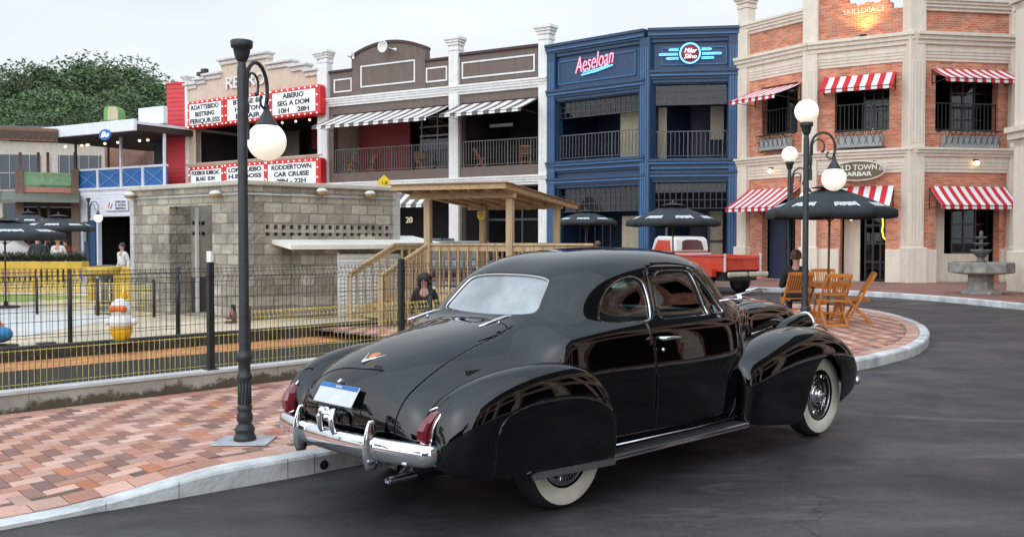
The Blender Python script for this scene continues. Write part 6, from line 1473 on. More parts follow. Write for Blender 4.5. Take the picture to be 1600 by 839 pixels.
    lc = [[(S(0, 0, hip), (.135*s, .11*s)), (S(0, 0, hip+.08), (.13*s, .10*s))]]
    for k in (0, 1): x_ = (-1, 1)[k]; lc.append([(S(0, 0, hip), .12*s), (S(x_*.10, .02 if pose == 'stand' else .05, hip-.05), .100*s), (S(*kn[k]), .070*s), (S(an[k][0], an[k][1], an[k][2]+.03), .052*s)])
    body_mesh('trousers', lc, LEGM, t)
    for k in (0, 1):
        a = an[k]; mb = MB(); mb.bbox((a[0]-.045)*s, (a[0]+.045)*s, (a[1]-.07)*s, (a[1]+.18)*s, .0, .085*s, .02); mb.build('shoe', mat('shoe_%d' % int(shoes[0]*1000), shoes, .5), t)
    mb = MB(); cx, cy, cz = 0, (lean+.005)*s, (nk+.13)*s
    if long_hair:
        R_ = random.Random(3)
        for q in range(60): a = R_.uniform(0, 6.28); zz = R_.uniform(-.17, .08); ry = .105 if zz > -.05 else .12; 
        mb.sphere((cx, cy-.015*s, cz), .118*s, 16, 12)
        for q in range(90):
            a = R_.uniform(math.radians(150), math.radians(390)); zz = R_.uniform(-.24, .06); rr_ = .10+.02*R_.random(); mb.sphere((cx+rr_*s*math.cos(a), cy-.01*s+rr_*s*math.sin(a)*.85, cz+zz*s), .030*s*R_.uniform(.8, 1.3), 7, 5)
    else:
        mb.sphere((cx, cy-.012*s, cz+.012*s), .101*s, 16, 12)
        if bun: mb.sphere((cx, cy-.115*s, cz+.035*s), .042*s, 12, 8)
    mb.build('hair', HM, t)
    return t
person('seated person in a black top with brown hair in a bun at the cafe table', (CH1.x+.03, CH1.y+.08, .145), -.35, (.013, .014, .018), (.02, .022, .03), (.10, .055, .03), 'sit', 1.72, bun=True)
p = at_D(664, 12.9); person('person with long dark curly hair in a black jacket and jeans behind the wire fence', (p.x, p.y, .10-.08), math.pi-.1, (.014, .014, .016), (.12, .19, .28), (.022, .012, .010), 'stand', 1.20, long_hair=True, hands=[(-.25, .10, .95), (.25, .12, .92)])
p = at_D(935, 29); person('person whose head shows just over the car roof before the navy building', (p.x, p.y, .0), .5, (.35, .33, .32), (.05, .06, .1), (.12, .06, .04), 'stand', 1.62)
PL = [(58, 31, .3, (.03, .03, .035), (.03, .03, .04), 1.66, 'person in dark clothes standing leftmost under the far umbrellas', 'stand'), (76, 33, 2.2, (.04, .04, .05), (.02, .02, .03), 1.72, 'person in a charcoal top between two others behind the yellow counter', 'stand'), (92, 30.5, 3.1, (.55, .55, .54), (.03, .03, .04), 1.60, 'person in a white shirt behind the yellow counter at the left', 'stand'),
      (104, 32.5, 1.2, (.20, .05, .04), (.03, .03, .04), 1.58, 'person in a dark red top standing rightmost behind the yellow counter', 'stand'), (193, 27, 2.6, (.60, .60, .58), (.03, .10, .17), 1.42, 'person in white and blue beside the grey block hut', 'stand')]
for (x, D, rz, c1, c2, h, lb, ps) in PL: p = at_D(x, D); person(lb, (p.x, p.y, .155), rz, c1, c2, (.03, .02, .018), ps, h, group='people at the far left terrace' if x < 150 else None)
p = at_D(366, 17.6); person('small crouching child in brown by the grey block hut wall', (p.x, p.y, -.02), 2.4, (.13, .07, .045), (.20, .12, .07), (.02, .012, .01), 'sit', .66, long_hair=True)
# ================================================ stone fountain
STO = mat('fountain_stone', (.30, .29, .26), .9, 0, .3, 6, .4, bscale=30); STD = mat('fountain_dark', (.14, .145, .135), .85, 0, .3, 8, .4)
p = atz(1532, 459, .15); ft = thing('stone_fountain', 'grey stone fountain with a wide basin and three small tiers', 'fountain', (p[0], p[1], .15))
def octo(r, n=8): return r
mb = MB(); mb.lathe([(.56, 0), (.56, .06), (.46, .12), (.36, .16), (.35, .52), (.40, .56), (.42, .58)], 8, smooth=False); mb.build('pedestal', STO, ft)
mb = MB(); mb.lathe([(.55, .56), (.86, .60), (.88, .63), (.88, .88), (.84, .90), (.78, .90), (.76, .74), (0, .72)], 10, smooth=False); mb.build('basin', STO, ft)
mb = MB(); mb.lathe([(.0, .84), (.76, .84)], 24); mb.build('water', mat('basin_water', (.04, .05, .05), .08), ft)
zs_ = [(.92, .15, .30), (1.29, .10, .22), (1.50, .08, .16)]
mb = MB(); mb.lathe([(.13, .74), (.15, .92), (.10, .96), (.09, 1.02), (.14, 1.08), (.28, 1.22), (.285, 1.26), (.26, 1.25), (.05, 1.20), (.06, 1.28), (.05, 1.34), (.10, 1.36), (.20, 1.42), (.21, 1.45), (.18, 1.44), (.04, 1.42), (.05, 1.52), (.08, 1.56), (.15, 1.60), (.16, 1.63), (.13, 1.62), (.04, 1.61), (.05, 1.68), (.055, 1.73), (.03, 1.78), (.0, 1.80)], 18); mb.build('tiers', STD, ft)
# ================================================ red pickup with white roof
PR = mat('pickup_red', (.62, .055, .022), .35, 0, .12, 2, coat=.5); PW = mat('pickup_white', (.72, .70, .66), .35, 0, .06, 3, coat=.4); BEC = mat('bumper_cream', (.55, .49, .38), .5)
TA = at_D(1161, 29.6); CA = at_D(1040, 32.6); hd = math.atan2(CA.y-TA.y, CA.x-TA.x)
pk = thing('pickup_truck', 'old red pickup with white cab roof and cream rear bumper', 'pickup truck', (TA.x, TA.y, 0), hd)
mb = MB(); mb.bbox(0, .06, -.72, .72, .74, 1.18, .015); mb.build('tailgate', PR, pk)
mb = MB()
for q in (-.66, .58): mb.bbox(-.03, .0, q, q+.08, .78, 1.14, .008)
mb.bbox(-.03, 0, -.66, .66, 1.08, 1.15, .008); mb.bbox(-.03, 0, -.66, .66, .76, .82, .008); mb.bbox(-.025, 0, -.03, .03, .82, 1.08, .006); mb.build('gate_ribs', PR, pk)
for s in (-1, 1):
    mb = MB(); mb.bbox(.06, 2.1, s*.72, s*.78, .70, 1.18, .02); mb.bbox(.0, 2.12, s*.70, s*.82, 1.16, 1.21, .015)
    pr_ = [(.35, .55), (.35, .78), (.50, .98), (.75, 1.06), (1.05, 1.04), (1.28, .90), (1.40, .65), (1.42, .55)]
    mb.prism(pr_, 1, s*.78, s*.98); mb.build('bed_side', PR, pk)
    mb = MB(); mb.bbox(-.02, .04, s*.73, s*.79, .70, 1.26, .01); mb.build('stake_post', PW, pk)
mb = MB(); mb.box(.06, 2.1, -.72, .72, .70, .74); mb.box(.1, 4.2, -.70, .70, .42, .69); mb.build('chassis', DARKI if 'dark_interior' in MATS else DARKF, pk)
mb = MB(); mb.bbox(-.28, -.16, -.85, -.05, .56, .70, .03); mb.bbox(-.28, -.16, .05, .85, .56, .70, .03); mb.beam((-.2, -.5, .6), (.2, -.5, .55), .06, .08); mb.beam((-.2, .5, .6), (.2, .5, .55), .06, .08); mb.build('bumper', BEC, pk)
# cab
cab = [(2.2, .60), (2.2, 1.30), (2.30, 1.72), (2.42, 1.82), (3.15, 1.84), (3.32, 1.78), (3.55, 1.32), (3.62, .60)]
mb = MB(); mb.prism([(2.2, .6), (2.2, 1.28), (3.57, 1.28), (3.62, .6)], 1, -.80, .80); mb.build('cab', PR, pk)
mb = MB(); mb.prism([(2.215, 1.28), (2.29, 1.70), (2.42, 1.79), (3.15, 1.81), (3.30, 1.74), (3.50, 1.28)], 1, -.73, .73); cabt = mb.build('cab_roof', PW, pk); bv = cabt.modifiers.new('b', 'BEVEL'); bv.width = .09; bv.segments = 4
RWG = mat('tinted_red_glass', (.10, .015, .015), .12)
mb = MB(); mb.add([(2.215, -.48, 1.36), (2.215, .48, 1.36), (2.272, .42, 1.64), (2.285, .25, 1.69), (2.285, -.25, 1.69), (2.272, -.42, 1.64)], [(0, 5, 4, 3, 2, 1)]); mb.build('rear_window', RWG, pk)
for s in (-1, 1): mb = MB(); mb.prism([(2.48, 1.33), (2.52, 1.66), (3.10, 1.68), (3.32, 1.33)], 1, s*.735, s*.745); mb.build('side_window', PR if s > 0 else RWG, pk)
mb = MB(); mb.box(2.19, 2.2, -.78, .78, 1.12, 1.26); mb.build('white_stripe', PW, pk)
mb = MB(); mb.box(2.185, 2.19, -.76, .76, 1.17, 1.20); mb.build('blue_stripe', paint('stripe_blue', (.03, .05, .3), .4), pk)
mb = MB(); mb.prism([(3.6, .6), (3.6, 1.24), (4.3, 1.18), (4.75, 1.08), (4.85, .9), (4.85, .6)], 1, -.62, .62); mb.prism([(3.7, .55), (3.75, .85), (4.0, 1.0), (4.4, 1.0), (4.75, .85), (4.85, .55)], 1, -.95, -.62); mb.prism([(3.7, .55), (3.75, .85), (4.0, 1.0), (4.4, 1.0), (4.75, .85), (4.85, .55)], 1, .62, .95); o = mb.build('bonnet', PR, pk)
for (u, v) in ((.88, .78), (.88, -.78), (4.25, .76), (4.25, -.76)):
    mb = MB(); mb.lathe([(.20, -.1), (.36, -.11), (.39, -.06), (.39, .06), (.36, .11), (.20, .1), (.18, .06), (0, .06)], 28, (0, 0, 0), 'y'); o = mb.build('wheel', RUB if 'tyre_rubber' in MATS else DARKF, pk, (u, v, .39)); 
    if v > 0: o.rotation_euler = (0, 0, math.pi)
# ================================================ parked cars before the brown building
def modern_car(x, y, rz, col, label, h=1.65):
    t = thing('parked_car', label, 'car', (x, y, 0), rz, 'cars parked before the brown building'); P_ = mat('carpaint_%d' % int(col[0]*1000), col, .3, 0, .05, 2, coat=.8)
    st = [(-2.2, .70, .55, .80), (-2.18, .84, .45, .95), (-1.9, .88, .35, 1.0), (-1.0, .90, .30, 1.02), (.2, .90, .30, 1.02), (.9, .89, .32, 1.0), (1.7, .86, .36, .88), (2.15, .78, .42, .78), (2.25, .65, .5, .68)]
    mb = MB(); n = len(st); rings = []
    for (u, w_, zb, zt_) in st: rings.append([(u, a*w_, z) for a, z in ((-.9, zb), (-1, (zb+zt_)/2), (-.95, zt_-.05), (-.6, zt_), (.6, zt_), (.95, zt_-.05), (1, (zb+zt_)/2), (.9, zb))])
    vs = [q for r in rings for q in r]; fs = [(i*8+k, i*8+(k+1) % 8, (i+1)*8+(k+1) % 8, (i+1)*8+k) for i in range(n-1) for k in range(8)]+[tuple(range(8))[::-1], tuple((n-1)*8+k for k in range(8))]
    mb.add(vs, fs, 0, True); b = mb.build('body', P_, t); s = b.modifiers.new('s', 'SUBSURF'); s.levels = 2; s.render_levels = 2
    k = h/1.65; mb = MB(); rings = [[(u, a*w_, z) for a, z in ((-1, zb), (-.8, zt_), (.8, zt_), (1, zb))] for (u, w_, zb, zt_) in ((-2.05, .78, .98, 1.0), (-1.75, .76, .98, 1.52*k), (-.6, .78, .98, 1.62*k), (.3, .76, .98, 1.55*k), (1.05, .72, .96, .99))]
    vs = [q for r in rings for q in r]; fs = [(i*4+k2, i*4+k2+1, (i+1)*4+k2+1, (i+1)*4+k2) for i in range(4) for k2 in range(3)]; mb.add(vs, fs, 0, False); mb.build('windows', mat('car_dark_glass', (.05, .065, .07), .08), t)
    mb = MB(); mb.bbox(-1.72, .25, -.60, .60, 1.50*k, 1.645*k, .06)
    for s_ in (-1, 1):
        for (a, b_) in (((-1.75, 1.5*k), (-2.02, 1.0)), ((-.6, 1.60*k), (-.7, 1.0)), ((.3, 1.54*k), (1.02, 1.0))): mb.beam((a[0], s_*.62, a[1]), (b_[0], s_*.77, b_[1]), .05, .07)
    mb.build('roof', P_, t)
    for (u, v) in ((-1.35, .80), (-1.35, -.80), (1.35, .80), (1.35, -.80)): mb = MB(); mb.lathe([(.0, -.09), (.28, -.1), (.33, -.06), (.33, .06), (.28, .1), (.2, .08), (0, .08)], 24, (0, 0, 0), 'y'); mb.build('wheel', DARKF, t, (u, v, .33))
    return t
p = at_D(690, 36); modern_car(p.x, p.y, 2.9, (.11, .13, .15), 'grey car parked behind the timber shelter posts, nearer the camera')
p = at_D(645, 40.5); modern_car(p.x, p.y, 2.7, (.018, .018, .02), 'black car parked behind the grey one by the block building corner', 1.75)
# potted palm by the navy building
p = at_D(1086, 34); pp_ = thing('potted_plant', 'spiky dark green potted plant before the navy building', 'plant', (p.x, p.y, .15))
mb = MB(); mb.lathe([(.18, 0), (.24, .4), (.26, .42), (.22, .42), (0, .38)], 16); mb.build('pot', STD, pp_); mb = MB(); R = random.Random(2)
for k in range(70):
    a, e = R.uniform(0, 6.28), R.uniform(.2, 1.4); L_ = R.uniform(.6, 1.1); d = Vector((math.cos(a)*math.cos(e), math.sin(a)*math.cos(e), math.sin(e))); s_ = Vector((-math.sin(a), math.cos(a), 0))*.03; o = Vector((0, 0, .45)); m_ = o+d*L_*.6; e_ = o+d*L_+Vector((0, 0, -.2*L_))
    mb.add([o-s_, o+s_, m_+s_, e_, m_-s_], [(0, 1, 2, 3, 4)])
mb.build('leaves', mat('leaf_dark', (.05, .09, .03), .7), pp_)
# ================================================ far left terrace: counters, planters, toys
YC = paint('yellow_paint', (.60, .38, .045), .5, .12)
def boxthing(name, label, cat, x0, x1, D, z0, z1, dep, m, b=.02, rz=0):
    a, b_ = at_D(x0, D), at_D(x1, D); w_ = b_.x-a.x; t = thing(name, label, cat, (a.x, D, z0), rz); return t, w_, z1-z0
t, w_, h = boxthing('yellow_counter', 'long yellow slatted counter with a dark hedge on top at the far left', 'counter', -30, 128, 28, .155, 1.05, .5, YC)
mb = MB(); mb.bbox(0, w_, 0, .5, h-.22, h, .02); 
for k in range(int(w_/.16)): mb.box(.02+k*.16, .11+k*.16, .02, .05, .0, h-.22)
mb.build('panel', YC, t)
mb = MB(); R = random.Random(9)
for k in range(2600): x, y, z = R.uniform(0, w_), R.uniform(.02, .45), h+R.uniform(0, .22)*(.8+.4*math.sin(k)); s_ = .05; a = R.uniform(0, 6.28); mb.add([(x, y, z), (x+s_*math.cos(a), y+s_*math.sin(a), z+R.uniform(-.03, .05)), (x+s_*math.cos(a+1.2), y+s_*math.sin(a+1.2), z+.05)], [(0, 1, 2)])
mb.build('hedge', mat('hedge_dark', (.022, .030, .014), .9), t)
t, w_, h = boxthing('yellow_bench', 'low yellow bench below the distant street lamp', 'bench', 128, 214, 24, .155, 1.0, .5, YC)
mb = MB(); mb.bbox(0, w_, 0, .4, h-.20, h, .02); mb.build('seat', YC, t)
for x in (.1, w_-.2): mb = MB(); mb.bbox(x, x+.1, .05, .35, 0, h-.2, .01); mb.build('leg', YC, t)
t, w_, h = boxthing('yellow_screen', 'yellow panel screen against the left end of the grey block hut', 'screen', 176, 214, 22.3, .155, .92, .5, YC)
mb = MB(); mb.bbox(0, w_, 0, .06, 0, h, .01); mb.build('panel', YC, t); mb = MB(); mb.bbox(-.06, 0, -.02, .08, 0, h+.1, .01); mb.bbox(w_, w_+.06, -.02, .08, 0, h+.1, .01); mb.build('frame', DARKF, t)
p = at_D(163, 19.8); t = thing('stone_stand', 'dark stone pedestal carrying a yellow bowl on the play floor', 'pedestal', (p.x, p.y, .155))
mb = MB(); mb.bbox(-.16, .16, -.16, .16, 0, .22, .02); mb.lathe([(.10, .22), (.08, .3), (.08, .7), (.12, .78)], 14); mb.build('pedestal', STD, t); mb = MB(); mb.lathe([(.10, .78), (.30, .84), (.34, .97), (.30, .97), (.28, .9), (0, .88)], 20); mb.build('bowl', YC, t)
# toy riders
p = at_D(188, 14.2); t = thing('toy_rider', 'white toy rider with an orange visor and yellow base on the play floor', 'toy', (p.x, p.y, .16)); TW = paint('toy_white', (.80, .80, .76), .35); TO = paint('toy_orange', (.70, .16, .02), .35); TY = paint('toy_yellow', (.85, .50, .02), .35)
mb = MB(); mb.lathe([(.20, 0), (.21, .03), (.0, .05)], 18); mb.build('base', DARKF, t); mb = MB(); mb.lathe([(.10, .03), (.13, .08), (.16, .16), (.17, .22), (.13, .24)], 8, smooth=False); mb.build('boots', TY, t)
mb = MB(); mb.lathe([(.13, .23), (.17, .25), (.19, .31), (.17, .38), (.13, .42)], 8, smooth=False); mb.bbox(-.24, -.16, -.05, .05, .26, .36, .03); mb.bbox(.16, .24, -.05, .05, .26, .36, .03); mb.build('body', TW, t)
mb = MB(); mb.lathe([(.10, .40), (.145, .43), (.155, .50), (.13, .60), (.06, .65), (0, .655)], 10, smooth=False); mb.build('head', TW, t); mb = MB(); mb.bbox(-.13, .13, -.165, -.07, .46, .56, .03); mb.build('visor', TO, t); mb = MB(); mb.lathe([(.02, .63), (.05, .66), (.015, .85), (0, .86)], 10, (.05, 0, 0)); mb.build('crest', TY, t)
p = at_D(-2, 13.6); t = thing('blue_toy_rider', 'blue and orange toy rider cut by the left edge of the photo', 'toy', (p.x, p.y, .16))
mb = MB(); mb.lathe([(.24, 0), (.24, .03), (0, .05)], 18); mb.build('base', DARKF, t); mb = MB(); mb.sphere((0, 0, .18), .17, 18, 12, sz=.7); mb.build('body', paint('toy_blue', (.03, .25, .55), .35), t); mb = MB(); mb.prism([(-.14, .2), (.12, .2), (-.06, .42)], 1, -.05, .05); mb.build('fin', TO, t)
for x, lb in ((70, 'left'), (147, 'right')): p = at_D(x, 14.1); mb = MB(); mb.lathe([(.14, 0), (.14, .012), (0, .016)], 18); o = mb.build('floor_drain', DARKF, None, (p.x, p.y, .16)); tag(o, 'small dark disc on the pale play floor, %s one of two' % lb, 'drain', 'dark discs on the play floor')
# white tent and table umbrella base
a = atY(0, 318, 36); t = thing('white_tent', 'pale canvas tent sloping in at the far left edge', 'tent', (a[0]-3.0, 36, .15)); mb = MB()
mb.lathe([(3.4+2.2, .0), (4.5, .9), (3.6, 1.35), (1.9, 2.6), (.15, 4.6), (0, 4.7)][1:], 24); mb.build('canopy', mat('tent_canvas', (.66, .60, .55), .8, 0, .06, 2), t); mb = MB(); mb.tube([(0, 0, 0), (0, 0, 4.6)], .05, 8); mb.build('pole', DARKF, t)
# dark red stand and tables under the umbrellas
for x, D, lb in ((60, 31.5, 'left'), (108, 31.8, 'right')):
    p = at_D(x, D); t = thing('bar_table', 'small dark bar table among the people, %s of the pair' % lb, 'table', (p.x, p.y, .155), 0, 'dark bar tables at the far left'); mb = MB(); mb.lathe([(.35, 1.0), (.35, 1.04), (0, 1.05)], 18); mb.build('tabletop', DARKF, t); mb = MB(); mb.lathe([(.22, 0), (.03, .04), (.03, 1.0)], 14); mb.build('leg', DARKF, t)

# pale chairs behind the railing of the brown building
src_ = next(o for o in bpy.data.objects if o.name.startswith('folding_chair') and o.parent is None)
for k, (a, b_) in enumerate(((535, .8), (548, 1.5), (640, .9), (733, .9), (800, 1.2))):
    q = fw.world(fw.px(a, 230)[0], b_, u0+.02); c = dup(src_, q, 1.0+k*1.3, 'timber chair behind the upper railing of the brown building, %s from the left' % POSW[k], 'chairs on the brown building terrace')
# ================================================================ the black car
CARANG = math.radians(44.2); CARLOC = (0.898, 7.677, 0)
def carpaint():
    m, N, K, B = new_mat('black_lacquer')
    B.inputs['Base Color'].default_value = (0.0008, 0.0008, 0.001, 1); B.inputs['Roughness'].default_value = 0.3
    B.inputs['Coat Weight'].default_value = 1.0; B.inputs['Coat Roughness'].default_value = 0.012; B.inputs['Coat IOR'].default_value = 1.58; B.inputs['Specular IOR Level'].default_value = 0.0
    t = N.new('ShaderNodeTexCoord'); n = N.new('ShaderNodeTexNoise'); n.inputs['Scale'].default_value = 3.0; n.inputs['Detail'].default_value = 3
    K.new(t.outputs['Object'], n.inputs['Vector']); b = N.new('ShaderNodeBump'); b.inputs['Strength'].default_value = 0.025; b.inputs['Distance'].default_value = 0.05
    K.new(n.outputs['Fac'], b.inputs['Height']); K.new(b.outputs[0], B.inputs['Coat Normal'])
    # fine dust on the lacquer
    n2 = N.new('ShaderNodeTexNoise'); n2.inputs['Scale'].default_value = 5; n2.inputs['Detail'].default_value = 8; K.new(t.outputs['Object'], n2.inputs['Vector'])
    r = N.new('ShaderNodeMapRange'); r.inputs[1].default_value = 0.4; r.inputs[2].default_value = 0.8; r.inputs[3].default_value = 0.012; r.inputs[4].default_value = 0.05
    K.new(n2.outputs['Fac'], r.inputs[0]); K.new(r.outputs[0], B.inputs['Coat Roughness'])
    MATS['lacquer'] = m; return m
LAC = carpaint()
CHR = mat('chrome', (0.82, 0.83, 0.85), 0.06, 1.0, 0.03, 8)
CHRD = mat('dull_chrome', (0.55, 0.55, 0.57), 0.22, 1.0, 0.15, 20)
RUB = mat('tyre_rubber', (0.012, 0.012, 0.013), 0.75, 0, 0.3, 20, 0.3)
WWALL = mat('whitewall_rubber', (0.62, 0.60, 0.50), 0.55, 0, 0.1, 8)
DARKI = mat('dark_interior', (0.012, 0.014, 0.014), 0.8)
GLS = glassmat('car_glass', (0.62, 0.78, 0.74))
car = thing('vintage_car', 'glossy black vintage coupe with whitewall tyres parked on the asphalt by the kerb', 'car', CARLOC, CARANG)
# car frame: x forward, y left, z up ; v (to the right, camera side) = -y
def C3(u, v, w_): return (u, -v, w_)

# centre line (u, half width, deck height)
TH = np.radians([0, 7, 14, 22, 30, 38, 46, 53, 60, 66.5, 72.5, 78.5, 84.5, 90])
def tailsec(u, V, wt, w0=0.42, ex=2.5, wl=0.33):
    pts = [(u, V*0.9, wl), (u, V*0.985, (wl+w0)/2+0.01)]
    for t in TH: pts.append((u, V*math.cos(t)**(2/ex) if t < 1.57 else 0.0, w0+(wt-w0)*math.sin(t)**(2/ex)))
    return pts
def sec(u, rows):
    return [(u+(r[2] if len(r) > 2 else 0), r[0], r[1]) for r in rows]
ST = []
ST.append([(-2.69, p[1]*0.5, 0.40+0.04*(i > 8)) for i, p in enumerate(tailsec(-2.74, 0.5, 0.5))])
ST.append([(-2.735 if i < 9 else -2.765, p[1], p[2]) for i, p in enumerate(tailsec(-2.75, 0.50, 0.52, 0.40, 3.0, 0.36))])
ST.append(tailsec(-2.785, 0.58, 0.63, 0.42, 2.6, 0.34))
ST.append(tailsec(-2.755, 0.63, 0.735, 0.42, 2.6))
ST.append(tailsec(-2.69, 0.665, 0.815, 0.42, 2.6))
ST.append(tailsec(-2.59, 0.69, 0.885, 0.42, 2.6))
ST.append(tailsec(-2.46, 0.71, 0.95, 0.42, 2.6))
ST.append(tailsec(-2.28, 0.73, 1.013, 0.42, 2.6))
ST.append(tailsec(-2.08, 0.755, 1.063, 0.42, 2.6))
ST.append(tailsec(-1.88, 0.78, 1.10, 0.42, 2.65))
ST.append(tailsec(-1.70, 0.80, 1.127, 0.42, 2.7))
S0 = [(.80, .30), (.82, .37), (.83, .45), (.845, .58), (.85, .72), (.845, .86), (.83, .97)]
def side(k, dv=0.0): return [(v*k+dv, w_) for v, w_ in S0]
ST.append(sec(-1.57, side(.965)+[(.785, 1.03), (.74, 1.065), (.665, 1.10), (.58, 1.125), (.48, 1.14), (.36, 1.147), (.24, 1.15), (.12, 1.152), (0, 1.152)]))
ST.append(sec(-1.49, side(.975)+[(.795, 1.035), (.755, 1.07), (.67, 1.11), (.575, 1.15), (.47, 1.185), (.36, 1.20), (.24, 1.20), (.12, 1.195), (0, 1.193)]))
ST.append(sec(-1.40, side(.98)+[(.80, 1.04), (.765, 1.075), (.69, 1.12), (.61, 1.19), (.51, 1.265), (.385, 1.30), (.26, 1.305), (.13, 1.30), (0, 1.30)]))
ST.append(sec(-1.28, side(.985)+[(.81, 1.045), (.775, 1.082), (.705, 1.13), (.645, 1.235), (.555, 1.355), (.42, 1.415), (.28, 1.43), (.14, 1.43), (0, 1.43)]))
ST.append(sec(-1.10, side(.99)+[(.815, 1.05), (.785, 1.09), (.72, 1.135), (.67, 1.26), (.59, 1.42), (.46, 1.495), (.31, 1.525), (.155, 1.53), (0, 1.53)]))
ST.append(sec(-0.85, side(1)+[(.825, 1.05), (.795, 1.095), (.735, 1.14), (.695, 1.27), (.63, 1.45), (.50, 1.54), (.34, 1.575), (.17, 1.588), (0, 1.588)]))
ST.append(sec(-0.50, side(1.01)+[(.835, 1.05), (.80, 1.10), (.742, 1.143), (.71, 1.28), (.65, 1.465), (.525, 1.56), (.36, 1.60), (.18, 1.614), (0, 1.616)]))
ST.append(sec(-0.15, side(1.015)+[(.835, 1.05), (.80, 1.10), (.742, 1.145), (.71, 1.28), (.65, 1.465), (.525, 1.56), (.36, 1.60), (.18, 1.616), (0, 1.618)]))
ST.append(sec(0.12, side(1.01)+[(.825, 1.05), (.79, 1.10), (.735, 1.148), (.70, 1.28), (.63, 1.45), (.51, 1.54), (.35, 1.58), (.18, 1.60, .02), (0, 1.603, .03)]))
ST.append(sec(0.30, side(.995)+[(.81, 1.05), (.775, 1.10), (.725, 1.15), (.68, 1.25), (.60, 1.40), (.49, 1.50), (.34, 1.545, .03), (.17, 1.565, .06), (0, 1.57, .08)]))
ST.append(sec(0.43, side(.96)+[(.785, 1.05), (.755, 1.10), (.71, 1.145), (.655, 1.20), (.57, 1.31), (.47, 1.41, .02), (.33, 1.455, .06), (.165, 1.475, .1), (0, 1.48, .13)]))
ST.append(sec(0.54, [(v*.90, w_) for v, w_ in S0]+[(.74, 1.05), (.71, 1.10), (.675, 1.135), (.62, 1.16), (.54, 1.215), (.45, 1.30, .03), (.32, 1.345, .08), (.16, 1.365, .13), (0, 1.37, .17)]))
ST.append(sec(0.66, [(v*.80, w_) for v, w_ in S0]+[(.66, 1.045), (.64, 1.09), (.61, 1.12), (.57, 1.14), (.51, 1.155), (.43, 1.19, .03), (.31, 1.23, .08), (.155, 1.25, .14), (0, 1.255, .18)]))
ST.append(sec(0.80, [(v*.69, w_) for v, w_ in S0]+[(.57, 1.035), (.56, 1.075), (.54, 1.10), (.51, 1.12), (.46, 1.135), (.39, 1.145, .03), (.28, 1.155, .08), (.14, 1.165, .12), (0, 1.17, .15)]))
def hood(u, V, wt, k=1):
    return sec(u, [(V*1.05, .40), (V*1.05, .46), (V*1.04, .52), (V*1.03, .62), (V*1.02, .74), (V*1.01, .84), (V, .92*wt/1.17), (V*.97, .99*wt/1.17), (V*.92, 1.045*wt/1.17), (V*.84, 1.085*wt/1.17), (V*.73, 1.115*wt/1.17), (V*.60, 1.137*wt/1.17), (V*.45, 1.152*wt/1.17), (V*.30, 1.162*wt/1.17), (V*.15, 1.168*wt/1.17), (0, wt)])
for u_, V_, wt_ in [(1.0, .50, 1.17), (1.25, .475, 1.172), (1.5, .45, 1.17), (1.75, .42, 1.157), (1.95, .385, 1.135), (2.12, .335, 1.10), (2.25, .28, 1.04), (2.34, .22, .95), (2.40, .17, .82), (2.43, .14, .65)]: ST.append(hood(u_, V_, wt_))
half = np.array(ST); _m = half[:, :, 0] < -2.6; half[:, :, 0] = np.where(_m, -2.6+(half[:, :, 0]+2.6)*.70, half[:, :, 0]); _fd = np.clip((-2.25-half[:, :, 0])/.5, 0, 1); half[:, :, 0] += .14*_fd*(half[:, :, 1]/.65)**2; half = half                                            # (stations, 16, 3) of u, v, w
full = np.concatenate([half, (half[:, ::-1]*[1, -1, 1])[:, 1:]], 1); full[:, :, 1] *= -1   # v -> -y
BV, BF = surf(full, 360, 231)
uu, vv, ww = BV[:, 0], -BV[:, 1], BV[:, 2]

def sideP(V): V = np.array(V); return np.stack([V[:, 0], V[:, 2]], 1)
def frontP(V): V = np.array(V); return np.stack([V[:, 1], V[:, 2]], 1)
F0 = BF; V0 = BV
def cutregion(V, F, poly, proj, mask):
    s = sdf(proj(V), poly); s = np.where(mask(np.array(V)), s, np.maximum(s, 0.05)); return split(V, F, s)
sidemask = lambda V: (np.abs(V[:, 1]) > 0.40) & (V[:, 0] > -1.45) & (V[:, 0] < 0.62)
# quarter window, door window, vent window, windscreen halves, rear window
QW = smooth_poly([(-1.14, 1.135), (-1.125, 1.19), (-1.07, 1.27), (-.98, 1.345), (-.86, 1.40), (-.73, 1.425), (-.635, 1.405), (-.61, 1.33), (-.612, 1.20), (-.66, 1.125), (-.80, 1.118), (-1.0, 1.118)])
DW = smooth_poly([(-.525, 1.14), (-.528, 1.22), (-.51, 1.33), (-.47, 1.425), (-.38, 1.455), (-.20, 1.458), (-.045, 1.447), (-.018, 1.43), (.015, 1.30), (.05, 1.14), (.03, 1.122), (-.25, 1.12), (-.49, 1.118)])
VW = smooth_poly([(.022, 1.425), (.055, 1.30), (.095, 1.14), (.115, 1.125), (.22, 1.125), (.27, 1.13), (.255, 1.17), (.18, 1.29), (.075, 1.415), (.045, 1.435)], 80)
RW = smooth_poly([(.46, 1.215), (.445, 1.27), (.405, 1.385), (.35, 1.415), (.2, 1.432), (0, 1.436), (-.2, 1.432), (-.35, 1.415), (-.405, 1.385), (-.445, 1.27), (-.46, 1.215), (-.43, 1.188), (-.3, 1.176), (-.15, 1.170), (0, 1.168), (.15, 1.170), (.3, 1.176), (.43, 1.188)])
def shp(s): return smooth_poly([(s*.025, 1.215), (s*.025, 1.46), (s*.06, 1.50), (s*.28, 1.49), (s*.44, 1.45), (s*.50, 1.37), (s*.555, 1.25), (s*.53, 1.20), (s*.30, 1.205), (s*.06, 1.195)])
panes = []
